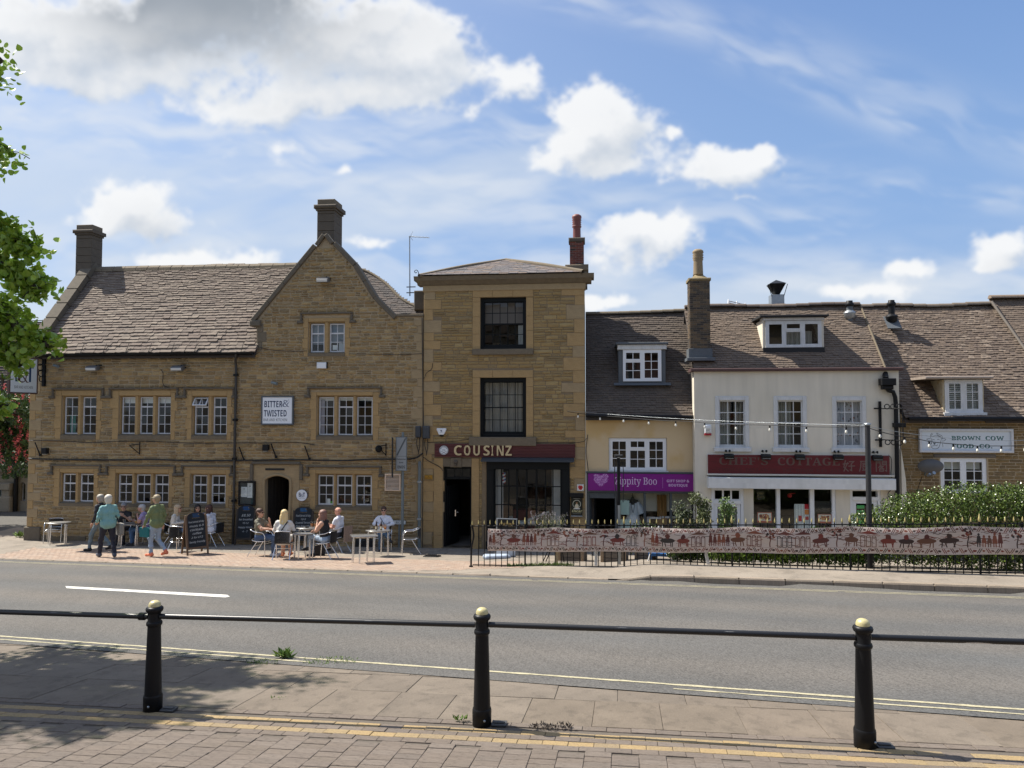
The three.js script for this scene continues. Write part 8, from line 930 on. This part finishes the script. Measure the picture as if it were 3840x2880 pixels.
// middle group
const tC = table('round cafe table with two beers in the middle group', 1158, 2072, .4), tC2 = table('small square cafe table beside the woman with blonde hair', 1132, 2096, .26, .7, true);
const c6 = chair('cafe chair of the man in the olive t-shirt', 978, 2086, R_ - .15), c7 = chair('black backed cafe chair of the woman in the white top', 1062, 2098, AWAY + .08), c8 = chair('cafe chair of the woman with pink brown hair', 1218, 2096, L_ - .2), c9 = chair('wall side cafe chair of the bald man with a patterned jacket on it', 1268, 2072, L_ - .35);
person({ label: 'seated man in olive t-shirt and jeans with hand at his mouth', pos: seatOn(c6), turn: R_ - .15, sit: true, shirt: [.15, .14, .1], leg: [.05, .09, .17], hair: [.07, .035, .022], style: 'short', shades: 1, sleeve: .5, arms: [[[.24, .78, .16], [.07, .98, .22]], [[-.26, .82, .14], [-.2, .8, .42]]], lean: -.08, fat: 1.12, shoe: [.6, .6, .6] });
person({ label: 'seated woman with blonde hair and white top seen from behind', pos: seatOn(c7), turn: AWAY + .08, sit: true, shirt: [.6, .58, .54], leg: [.6, .58, .54], hair: [.68, .52, .26], style: 'long', hem: true, bareKnee: true, crop: true, shoe: [.62, .22, .1], fat: 1.2, arms: [[[.27, .8, .06], [.16, .78, .3]], [[-.27, .8, .06], [-.16, .78, .3]]], lean: .1, nod: .1, extra: strap(M.blackMatt, [-.12, .5, -.1], [.14, .1, -.16], .018) });
person({ label: 'seated woman with long pink brown hair, black top and pale jeans', pos: seatOn(c8), turn: L_ - .2, sit: true, shirt: [.012, .012, .014], leg: pale, hair: [.2, .1, .075], style: 'long', sleeve: 0, arms: [[[.22, .8, .16], [.06, 1.0, .2]], [[-.22, .78, .1], [-.1, .74, .32]]], lean: .1, legs: [[[.05, .62, .42], [-.05, .3, .52], [-.02, .22, .68]], [[-.1, .54, .44], [-.1, .1, .42], [-.115, .045, .58]]] });
person({ label: 'seated bald man in white t-shirt and dark shorts', pos: seatOn(c9), turn: L_ - .35, sit: true, shirt: [.7, .71, .76], leg: [.02, .02, .024], bareKnee: true, crop: true, style: 'bald', shades: 1, skin: [.55, .28, .2], sleeve: .5, fat: 1.08, arms: lap, legs: [[[.1, .66, .38], [.02, .36, .5], [.05, .3, .66]], [[-.1, .54, .44], [-.1, .1, .42], [-.115, .045, .58]]] });
{ const j = thing('draped_jacket', 'patterned brown jacket hung over the bald man\'s chair', 'jacket', c9.position.clone(), c9.rotation.y); j.quaternion.copy(c9.quaternion); part('jacket', curtain(new THREE.Group(), 'x', -.24, .24, .32, .79, -.33, M.curtain, 5, .015).geometry, std([.34, .25, .2], .9, { map: rep(T.paint, 3) }), j); }
glassOn(tC, .06, -.05, 'pint of amber beer on the middle table', .6, .19); glassOn(tC, .16, .0, 'second pint of amber beer on the middle table', .55, .2); smallBox('ash_tray', 'black ash tray on the middle table', 'ash tray', tC, -.08, .0, .05, .035, .05, M.black); smallBox('phone', 'black phone on the small square table', 'phone', tC2, -.08, .03, .04, .012, .07, M.black);
{ const g = thing('shopping_bag', 'black bag on the ground under the chair of the pink haired woman', 'bag', spot(1196, 2084), .2); part('body', cbx(-.17, .17, 0, .36, -.1, .1, .04), M.blackMatt, g); part('handle', clean(new THREE.TorusGeometry(.1, .012, 6, 16, Math.PI).translate(0, .35, 0)), M.blackMatt, g); }
// the woman by the name plate
const tD = table('round cafe table with two brown bottles in front of the woman in white', 1416, 2086, .36), tE = table('empty square cafe table nearest the kerb', 1362, 2112, .34, .72, true), c10 = chair('cafe chair of the woman in the white shirt with bottles', 1438, 2064, .1);
person({ label: 'seated woman with short brown hair, sunglasses and loose white shirt facing the street', pos: seatOn(c10), turn: .08, sit: true, shirt: [.72, .74, .8], leg: [.05, .1, .17], hair: [.07, .035, .022], style: 'short', shades: 1, fat: 1.1, arms: [[[.3, .82, .06], [.12, .8, .3]], [[-.3, .82, .06], [-.1, .82, .3]]], hem: true, legs: [[[.08, .58, .44], [.24, .42, .5], [.3, .36, .64]], [[-.06, .54, .44], [-.06, .1, .46], [-.07, .045, .62]]], extra: strap(M.blackMatt, [-.1, .5, .1], [.1, .18, .14], .01) });
bottleOn(tD, -.06, .02, 'brown beer bottle with pale label near the table centre', [.55, .45, .3]); bottleOn(tD, .08, .02, 'brown beer bottle with red shoulder on the round table', [.6, .5, .32]); glassOn(tD, -.2, .02, 'empty straight glass on the round table', 0, .15); glassOn(tD, .2, -.02, 'stemmed glass of pale drink on the round table', .5, .17); smallBox('salt_pot', 'small white pot on the round table', 'pot', tD, .13, .08, .02, .06, .02, M.pvc);
chair('empty cafe chair beside the grey sign pole', 1538, 2078, L_ + .2); chair('empty cafe chair behind the lone corner table', 200, 2034, .4, {}); table('empty cafe table alone near the corner of the pub', 214, 2044, .36);
{ const g = thing('flower_trough', 'low black trough on the ground behind the empty square table', 'trough', spot(1370, 2052), PHI); part('trough', [cbx(-.3, .3, 0, .26, -.14, .14, .03)], M.blackMatt, g); part('soil', bx(-.27, .27, .262, .266, -.11, .11), std([.03, .022, .015], 1), g); }
// ------------------------------------------------------------------ leaves
const leafMat = (c, tr = .35, rough = .55) => new THREE.MeshPhysicalMaterial({ color: col(1, 1, 1), vertexColors: true, roughness: rough, transmission: tr, thickness: 0, side: THREE.DoubleSide });
const LM = leafMat(0, .4, .5), LG = leafMat(0, .12, .28), LD = leafMat(0, .25, .6);
// list of [position, size]; each leaf a folded blade of four triangles
function leaves(list, r, c0, c1, o = {}) {
  const n = list.length, sz = o.round ? 72 : 36, p = new Float32Array(n * sz), c = new Float32Array(n * sz); let k = 0; const q = new THREE.Quaternion(), e = new THREE.Euler(), v = V3(), W = o.w || .42, drop = o.drop || 0;
  const S = o.round ? [[0, 0, 0], [-W * .75, .08, .07], [-W, .42, .13], [-W * .62, .76, .08], [0, 1.02, -.02], [W * .62, .76, .08], [W, .42, .13], [W * .75, .08, .07], [0, .45, -.04]] : [[0, 0, 0], [-W, .45, .12], [0, .42, -.03], [W, .45, .12], [0, 1, .05]], F = o.round ? [0, 1, 2, 3, 4, 5, 6, 7].map((i) => [8, (i + 1) % 8, i]) : [[0, 2, 1], [0, 3, 2], [1, 2, 4], [2, 3, 4]];
  for (const [x, y, z, s] of list) { e.set(rr(-1.2, 1.2, r) + drop, r() * 6.283, rr(-.9, .9, r), 'YXZ'); q.setFromEuler(e); const t = r(), m = rr(.75, 1.2, r), cc = [mix(c0[0], c1[0], t) * m, mix(c0[1], c1[1], t) * m, mix(c0[2], c1[2], t) * m]; for (const f of F) for (const i of f) { v.set(S[i][0], S[i][1], S[i][2]).multiplyScalar(s).applyQuaternion(q); p[k] = x + v.x; p[k + 1] = y + v.y; p[k + 2] = z + v.z; c[k] = cc[0]; c[k + 1] = cc[1]; c[k + 2] = cc[2]; k += 3; } }
  const g = new THREE.BufferGeometry(); g.setAttribute('position', new THREE.BufferAttribute(p, 3)); g.setAttribute('color', new THREE.BufferAttribute(c, 3)); g.computeVertexNormals(); return g;
}
const bark = std([.09, .075, .06], .95, { map: rep(T.wood, 3, 1), bumpMap: rep(T.stoneB, 2), bumpScale: .02 });
{ // lime tree whose boughs hang into view from the left, and whose crown shades the near pavement
  const base = V3(-9.4, 0, -9.1); base.y = gy(base.x, base.z) - .05; const t = thing('lime_tree', 'lime tree with bright green leaves hanging in from the left edge', 'tree', base), r = rng(700), cand = [], limbs = [], twigs = [];
  const W = (px, py, d) => { const p = P(px, py, d); return p.sub(base); };
  const trunk = tube([V3(0, 0, 0), V3(.05, 1.2, .03), V3(-.03, 2.6, 0), V3(.1, 5.2, .05)], .2, 10, 6);
  const tips = []; const bough = (pts, r0, dens, spread) => { limbs.push(tube(pts, r0, 6, 5)); const cv = new THREE.CatmullRomCurve3(pts), L = cv.getLength(), n = Math.round(L * dens); for (let i = 0; i < n; i++) { const u = .22 + .78 * Math.pow(r(), .8), a = cv.getPoint(u), s = spread * (1.05 - .55 * u), dir = V3(rr(-1, 1, r), rr(-1.1, .7, r), rr(-1, 1, r)).normalize().multiplyScalar(s * Math.pow(r(), .45)), e = a.clone().add(dir); if (r() < .5) twigs.push(tube([a, a.clone().lerp(e, .5).add(V3(0, .04, 0)), e], .006, 4, 2)); const m = 9 + Math.floor(r() * 8); for (let k = 0; k < m; k++) { const f = V3().lerpVectors(a, e, .35 + .7 * r()); cand.push([f.x + rr(-.13, .13, r), f.y + rr(-.16, .08, r), f.z + rr(-.13, .13, r), rr(.06, .1, r)]); } } };
  const top = V3(.08, 3.6, .04); // boughs that reach the picture, then the rest of the crown
  bough([top, W(-260, 1150, 9.4), W(-60, 1110, 9.3), W(70, 1230, 9.2), W(195, 1295, 9.1)], .05, 19, .42); bough([top, W(-300, 1000, 9.5), W(-90, 960, 9.4), W(40, 1010, 9.3), W(150, 1090, 9.2)], .045, 19, .422); bough([top, W(-300, 850, 9.5), W(-110, 820, 9.4), W(10, 860, 9.3), W(105, 930, 9.2)], .04, 19, .42); bough([top, W(-240, 1220, 9.4), W(-80, 1240, 9.4), W(20, 1300, 9.3), W(80, 1370, 9.3)], .035, 13, .32); bough([top, W(-300, 700, 9.5), W(-150, 560, 9.4), W(-30, 540, 9.3)], .04, 12, .4); bough([top, W(-260, 1330, 9.5), W(-150, 1440, 9.4), W(-60, 1500, 9.3), W(25, 1525, 9.2)], .03, 9, .14);
  for (let i = 0; i < 66; i++) { const a = i * 2.4 + r(), el = rr(-.5, 1.45, r), R = rr(1.5, 2.3, r) + 1.7 * Math.sin(Math.max(0, el)), d = V3(Math.cos(a) * Math.cos(el) * 1.35, Math.sin(el) * 1.15, Math.sin(a) * Math.cos(el) * .7); if (d.x > .5) d.x *= .8; const f = V3(.1, 4.9, .05); bough([f, f.clone().addScaledVector(d, R * .5).add(V3(0, .35, 0)), f.clone().addScaledVector(d, R)], .04, 11, .7); }
  part('trunk', trunk, bark, t); part('boughs', limbs, bark, t); part('twigs', twigs, bark, t); part('crown', leaves(cand, r, [.17, .29, .015], [.4, .56, .06], { w: .5, drop: .5, round: 1 }), LM, t);
}
{ // chestnut in blossom behind the pub corner
  const d = 28.5, base = P(-190, 1960, d); base.y = 0; const t = thing('chestnut_tree', 'red flowering chestnut tree behind the pub corner', 'tree', base), r = rng(720), list = [], fl = [], W = (px, py, dd) => P(px, py, dd).sub(base);
  part('trunk', tube([V3(0, 0, 0), V3(.1, 2, 0), V3(-.1, 4, .1)], .26, 8, 5), bark, t); const limbs = []; const blobs = []; for (let i = 0; i < 46; i++) { const px = rr(-330, 95, r), py = rr(1470, 1740, r); if (px > 40 && py > 1740) continue; blobs.push(W(px, py, d + rr(-1, 1, r))); } for (const q of [[70, 1500], [95, 1560], [85, 1640], [75, 1700], [60, 1750], [40, 1600], [15, 1540], [100, 1690], [110, 1600]]) blobs.push(W(q[0], q[1], d + rr(-.4, .4, r)));
  for (const b of blobs) { limbs.push(tube([V3(-.1, 3.8, .1), V3(-.1, 3.9, .1).lerp(b, .5).add(V3(0, .5, 0)), b], .035, 5, 4)); for (let k = 0; k < 190; k++) { const v = V3(rr(-1, 1, r), rr(-1, 1, r), rr(-1, 1, r)).normalize().multiplyScalar(.62 * Math.cbrt(r())); list.push([b.x + v.x, b.y + v.y, b.z + v.z, rr(.14, .24, r)]); } for (let k = 0; k < 7; k++) { const v = V3(rr(-1, 1, r), rr(-.4, 1, r), rr(.2, 1, r)).normalize().multiplyScalar(.6); for (let j = 0; j < 16; j++) fl.push([b.x + v.x + rr(-.06, .06, r), b.y + v.y + j * .017, b.z + v.z + rr(-.06, .06, r), rr(.05, .08, r)]); } }
  part('limbs', limbs, bark, t); part('crown', leaves(list, r, [.03, .07, .015], [.07, .14, .025], { w: .3 }), LD, t); part('blossom', leaves(fl, r, [.6, .09, .12], [.75, .2, .2], { w: .5 }), LD, t);
}
// ------------------------------------------------------------------ hedge and plants behind the railing
function bush(name, label, cat, c, blobs, n, size, r, ca, cb, m, o = {}) { const t = thing(name, label, cat, c, 0, o.group), list = [], st = []; let vol = 0; for (const b of blobs) vol += b[3] * b[4] * b[5]; for (const [x, y, z, a, b, e] of blobs) { const k = Math.round(n * a * b * e / vol); for (let i = 0; i < k; i++) { const v = V3(rr(-1, 1, r), rr(-1, 1, r), rr(-1, 1, r)).normalize(), q = (o.skin || .72) + (1 - (o.skin || .72)) * r() * 1.06, wob = .9 + .22 * fbm3(v.x * 2 + x, v.y * 2 + y, v.z * 2 + z, 2); list.push([x + v.x * a * q * wob, Math.max(.03, y + v.y * b * q * wob), z + v.z * e * q * wob, size * rr(.7, 1.35, r)]); } st.push(tube([V3(x * .97, 0, z * .97), V3(x * .95, y * .5, z * .95), V3(x + rr(-.1, .1, r), y + b * .5, z)], .012, 5, 3)); } part('stems', st, bark, t).userData.kind = 'stuff'; part('foliage', leaves(list, r, ca, cb, o), m, t); return t; }
{
  const r = rng(740), a = behind(3800, 1.3), y = gy(a.x, a.z), blobs = []; const u = V3(FDIR.x, 0, FDIR.z).normalize(); const top = (px, py) => P(px, py, -behind(px, 1.3).z).y - y;
  for (let px = 3260; px < 4700; px += 70) { const q = behind(px, 1.35), h = px < 3380 ? mix(1.05, 1.5, (px - 3260) / 120) : px < 3560 ? mix(1.62, 2.05, (px - 3380) / 180) : 2.1, ht = px < 3380 ? top(px, mix(1925, 1880, (px - 3260) / 120)) : px < 3600 ? top(px, mix(1862, 1822, (px - 3380) / 220)) : top(px, 1816); blobs.push([q.x - a.x, ht * .52, q.z - a.z, .5, ht * .5, .75]); blobs.push([q.x - a.x, .35, q.z - a.z + .1, .45, .4, .75]); blobs.push([q.x - a.x + rr(-.1, .1, r), ht * .78, q.z - a.z, .42, ht * .24, .7]); }
  bush('laurel_hedge', 'large clipped glossy green hedge in front of the stone shop', 'hedge', V3(a.x, y, a.z), blobs, 80000, .047, r, [.04, .07, .012], [.14, .2, .03], LG, { w: .36, skin: .7 });
  const low = (label, px0, px1, off, hgt, n, ca, cb, s = .07) => { const c = behind((px0 + px1) / 2, off), yy = gy(c.x, c.z), bl = []; for (let px = px0; px <= px1; px += 45) { const q = behind(px, off); bl.push([q.x - c.x, hgt * .5, q.z - c.z, .3, hgt * .5, .35]); } return bush('garden_shrub', label, 'shrub', V3(c.x, yy, c.z), bl, n, s, r, ca, cb, LG, { w: .3, skin: .45, group: 'shrubs behind the railing' }); };
  low('low dark shrub behind the railing below the left end of the hedge', 3050, 3250, .8, .85, 7000, [.04, .09, .015], [.14, .24, .04]); low('leafy green shrub behind the railing under the white shop window', 2820, 3010, .75, .8, 6500, [.05, .11, .015], [.2, .32, .05], .08); low('bright green shrub behind the railing under the white shop door', 2690, 2800, .7, .7, 3600, [.07, .14, .02], [.22, .34, .06], .08);
  const tall = (label, px, py, off, w, n, ca, cb, gaps = .3) => { const c = behind(px, off), yy = gy(c.x, c.z), h = P(px, py, -c.z).y - yy, bl = []; for (let i = 0; i < 9; i++) { const f = .3 + .7 * i / 8; bl.push([rr(-w, w, r) * (1.1 - f * .5), h * f - .15, rr(-w, w, r) * .6, .2, .22, .2]); } bl.push([0, .3, 0, .25, .3, .25]); return bush('climbing_shrub', label, 'shrub', V3(c.x, yy, c.z), bl, n, .05, r, ca, cb, LD, { w: .4, skin: .2, group: 'tall shrubs behind the railing' }); };
  tall('tall straggly shrub in front of the gift shop corner', 2615, 1850, 2.2, .3, 3200, [.06, .08, .025], [.17, .2, .06]); tall('thin leafy shrub in front of the white shop door', 2710, 1868, 2.0, .22, 2000, [.05, .1, .02], [.17, .26, .05]); tall('dark climbing shrub beside the gift shop window', 2555, 1885, 2.3, .22, 1800, [.04, .06, .02], [.12, .15, .05]);
  { const c = behind(2060, 1.6), yy = gy(c.x, c.z), t = thing('lavender', 'spiky lavender plant in a wooden planter by the railing', 'plant', V3(c.x, yy + .55, c.z)), list = [], fl = [], st = []; for (let i = 0; i < 90; i++) { const a = r() * 6.283, R = rr(.05, .45, r), h = rr(.4, .75, r), e = V3(Math.cos(a) * R * 1.2, h, Math.sin(a) * R * .6); st.push(cyl(.004, .003, V3(e.x * .3, 0, e.z * .3), e, 4)); for (let k = 0; k < 10; k++) list.push([e.x * rr(.3, .9, r), h * rr(.05, .7, r), e.z * rr(.3, .9, r), .05]); for (let k = 0; k < 6; k++) fl.push([e.x + rr(-.012, .012, r), e.y - k * .014, e.z + rr(-.012, .012, r), .025]); } part('stems', st, std([.16, .18, .1], .9), t); part('foliage', leaves(list, r, [.14, .17, .09], [.26, .28, .16], { w: .14 }), LD, t); part('flower_spikes', leaves(fl, r, [.2, .17, .24], [.34, .3, .3], {}), LD, t); }
  // timber planters, folding ladder, sacks and boards between the railing and the shops
  const planter = (label, px0, px1, off, h, plants) => { const a2 = behind(px0, off), b2 = behind(px1, off), c = a2.clone().lerp(b2, .5), w = a2.distanceTo(b2) / 2, yy = gy(c.x, c.z), t = thing('timber_planter', label, 'planter', V3(c.x, yy - .02, c.z), FANG, 'timber planters behind the railing'); for (let i = 0; i < 4; i++) part('plank', cbx(-w, w, i * h / 4 + .005, (i + 1) * h / 4 - .005, .2, .24, .006), M.oldTimber, t); for (const s of [-1, 1]) part('side', cbx(s * w - .02, s * w + .02, 0, h, -.24, .199, .006), M.oldTimber, t); for (const s of [-w - .03, w - .05]) part('corner_post', cbx(s, s + .08, 0, h + .01, .22, .26, .006), M.timber, t); part('back', bx(-w, w, 0, h, -.24, -.2), M.oldTimber, t); part('soil', bx(-w + .02, w - .02, h - .08, h - .05, -.2, .2), std([.03, .022, .016], 1), t); return t; };
  planter('grey timber planter behind the step ladder', 2385, 2455, 1.9, .6); low('dark leafy shrub behind the railing right of the step ladder', 2535, 2665, 1.0, .75, 4200, [.03, .06, .012], [.1, .16, .03], .08); low('small dark shrub behind the railing left of the step ladder', 2395, 2440, 2.0, .95, 1500, [.03, .055, .012], [.09, .14, .03], .07); planter('grey timber planter under the lavender', 2102, 2190, 1.6, .55); planter('grey timber planter under the banner near the grey pole', 2260, 2345, 1.5, .55);
  { const t = thing('garden_grass', null, null, V3(0, 0, 0)); scene.remove(t); const list = []; for (let i = 0; i < 500; i++) { const s = rr(.9, 2.6, r), q = fpos(s, rr(-.12, .1, r)); list.push([q.x, gy(q.x, q.z), q.z, rr(.05, .12, r)]); } const m = shade(new THREE.Mesh(leaves(list, r, [.1, .17, .03], [.25, .33, .08], { w: .08 }), LD)); m.name = 'verge_grass'; m.userData = { kind: 'stuff', label: 'tufts of grass at the foot of the railing', category: 'grass' }; scene.add(m); }
  { const c = behind(2475, 1.1), yy = gy(c.x, c.z), t = thing('step_ladder', 'folded white step ladder behind the banner', 'ladder', V3(c.x, yy, c.z), FANG + .1); part('front_leg', [cyl(.018, .018, V3(-.32, 0, .12), V3(-.05, .85, 0), 8), cyl(.018, .018, V3(.28, 0, .12), V3(.04, .85, 0), 8)], M.white, t); part('step', [0, 1, 2].map((i) => cbx(-.22 + i * .05, .2 - i * .05, .25 + i * .17, .27 + i * .17, .02, .09, .005)), M.galv, t); part('rear_leg', [cyl(.014, .014, V3(-.3, 0, -.4), V3(-.05, .85, 0), 8), cyl(.014, .014, V3(.26, 0, -.4), V3(.04, .85, 0), 8)], M.galv, t); }
  { const c = behind(2480, 1.5), t = thing('plastic_crate', 'shallow blue plastic tray under the step ladder', 'tray', V3(c.x, gy(c.x, c.z) + .005, c.z), FANG); part('tray', [cbx(-.33, .33, .12, .16, -.2, .2, .015), cbx(-.33, .33, .16, .2, .18, .2, .005), cbx(-.33, -.31, .16, .2, -.2, .18, .005), cbx(.31, .33, .16, .2, -.2, .18, .005)], std([.01, .09, .28], .5), t); part('feet', [cbx(-.3, -.25, 0, .12, -.15, .15), cbx(.25, .3, 0, .12, -.15, .15)], std([.01, .1, .3], .4), t); }
  { const c = behind(1860, 2.1), t = thing('cement_sack', 'grey blue sack lying on the pavement behind the railing end', 'sack', V3(c.x, gy(c.x, c.z), c.z), .2); part('sack', skinned([[[-.3, .07, 0], [.3, .06, .02], .075, .07, [1, 1, 1]], [[-.28, .06, .12], [.25, .06, .12], .07, .06, [1, 1, 1]], [[.25, .06, .06], [.38, .05, .06], .06, .04, [1, 1, 1]]], .02), std([.36, .42, .5], .7), t); }
  { const c = behind(1908, 2.6), y2 = gy(c.x, c.z), t = thing('barber_board', 'small black and white barber sandwich board leaning behind the railing', 'chalk board', V3(c.x - .1, y2, c.z), PHI + .3), h = P(1880, 1945, -c.z).y - y2, p = sub('panel', t); p.rotation.set(-.1, 0, -.06); part('frame', cbx(-.3, .3, 0, h, 0, .04, .01), M.galv, p); part('face', sheet(-.27, .27, .05, h - .03, .043), printed(256, 460, (g) => { g.fillStyle = '#0c0d0d'; g.fillRect(0, 0, 256, 130); g.fillStyle = '#cfd3d6'; g.fillRect(0, 130, 256, 330); fitText(g, 'COUSINZ', 22, 92, 212, 'bold 66px serif', '#b89b5a'); g.fillStyle = '#26305a'; g.beginPath(); g.arc(128, 200, 50, 0, 7); g.fill(); g.fillStyle = '#e6e8ea'; g.beginPath(); g.arc(128, 200, 26, 0, 7); g.fill(); g.fillStyle = '#15171c'; g.fillRect(24, 150, 14, 90); g.fillRect(200, 160, 40, 16); g.font = 'bold 44px sans-serif'; g.fillText('BARBER', 34, 330); }), p); }
  { const c = behind(2100, 1.15), t = thing('trestle', 'folded black metal trestle leaning behind the railing', 'trestle', V3(c.x - .15, gy(c.x, c.z), c.z), FANG); part('legs', [cyl(.014, .014, V3(-.3, 0, 0), V3(.05, .75, 0), 6), cyl(.014, .014, V3(-.22, 0, .05), V3(.12, .75, .03), 6), cyl(.014, .014, V3(.25, 0, 0), V3(.15, .6, 0), 6)], M.iron, t); part('top_plate', cbx(-.2, .3, .5, .53, -.1, .12, .006), M.galv, t); }
  for (const [px, lab] of [[2085, 'pale timber stake against the railing beside the first planter'], [2232, 'white painted stake against the railing'], [2650, 'white folding chair leg frame behind the railing']]) { const c = behind(px, .18), t = thing('timber_stake', lab, 'stake', V3(c.x, gy(c.x, c.z), c.z), FANG, 'stakes behind the railing'); part('stake', cbx(-.035, .035, 0, .8, -.02, .02, .006), px === 2085 ? M.paleTimber : M.whiteOld, t).rotation.z = px === 2650 ? .2 : -.03; }
  { // dress on a stand in the gift shop window
    const l = loc(DP, 2373, 2000, -.3), t = thing('dress_form', 'tailor dummy in a white dress in the gift shop window', 'mannequin', toWorld(DP, l.x, .62, -.3), PHI); part('stand', cyl(.02, .02, V3(0, 0, 0), V3(0, .6, 0), 8), M.oldTimber, t); part('bust', skinned([[[0, .55, 0], [0, .95, 0], .1, .13, [1, 1, 1]], [[-.13, 1.02, 0], [.13, 1.02, 0], .06, .06, [1, 1, 1]], [[0, 1.02, 0], [0, 1.14, 0], .05, .045, [1, 1, 1]]], .02), std([.04, .035, .03], .8), t); part('finial', lathe([[0, 1.3], [.012, 1.28], [.02, 1.22], [.012, 1.16], [.03, 1.13]], 10), M.oldTimber, t); const dr = lathe([[.17, .98], [.2, .85], [.19, .6], [.2, .56], [.24, .3], [.3, .02]], 30); const p = dr.attributes.position; for (let i = 0; i < p.count; i++) { const a = Math.atan2(p.getZ(i), p.getX(i)), k = 1 + .06 * Math.sin(a * 13) * (1 - p.getY(i)); p.setXYZ(i, p.getX(i) * k, p.getY(i), p.getZ(i) * k * .7); } dr.computeVertexNormals(); part('dress', dr, std([.62, .66, .7], .9), t); part('sleeve', [cyl(.13, .07, V3(.3, .66, 0), V3(.14, 1.0, 0), 12), cyl(.13, .07, V3(-.3, .66, 0), V3(-.14, 1.0, 0), 12)], std([.6, .64, .68], .9), t); part('necklace', tube([V3(-.06, 1.08, .1), V3(-.04, .85, .17), V3(0, .68, .19), V3(.04, .85, .17), V3(.06, 1.08, .1)], .008, 5, 4), M.black, t); }
  // weeds in the joints
  const weed = (label, px, py, n, s, spread) => { const c = onGround(px, py), list = [], t = thing('weed', label, 'weed', c, 0, 'weeds in the pavement joints'); for (let i = 0; i < n; i++) { const a = r() * 6.283, R = spread * Math.sqrt(r()); list.push([Math.cos(a) * R, .008 + r() * s * .3, Math.sin(a) * R * .4, s * rr(.5, 1.2, r)]); } part('leaves', leaves(list, r, [.08, .15, .02], [.2, .3, .05], { w: .16 }), LD, t); return t; };
  weed('tall tuft of weed at the road edge', 1070, 2470, 60, .11, .09); weed('strip of grass along the road edge beside the tall weed', 1240, 2484, 160, .035, .34); weed('small grass patch at the road edge before the tall weed', 985, 2488, 90, .03, .2); weed('small dandelion at the foot of the middle bollard', 1730, 2706, 26, .06, .06); weed('weed at the corner foot of the pub wall', 86, 2015, 60, .22, .3); weed('wisp of weed in a slab joint near the shaded bollard', 1040, 2623, 14, .03, .08);
  { const c = onGround(2065, 2732), t = thing('dead_leaves', 'dark clump of dead leaves beside the middle bollard', 'litter', c), list = []; for (let i = 0; i < 130; i++) list.push([rr(-.17, .17, r), .006 + r() * .02, rr(-.03, .03, r), rr(.02, .04, r)]); part('leaves', leaves(list, r, [.03, .022, .016], [.07, .05, .035], { w: .2 }), LD, t); }
  { const c = onGround(1620, 2088), t = thing('drain_grate', 'iron drain grate in the pavement near the barber door', 'drain', V3(c.x, c.y + .02, c.z), DIRR * -1); part('frame', cbx(-.22, .22, -.03, .012, -.16, .16, .006), M.iron, t); for (let i = 0; i < 6; i++) part('bar', cbx(-.18 + i * .065, -.15 + i * .065, .012, .022, -.13, .13, .003), M.iron, t); }
}
renderer.render(scene, camera);
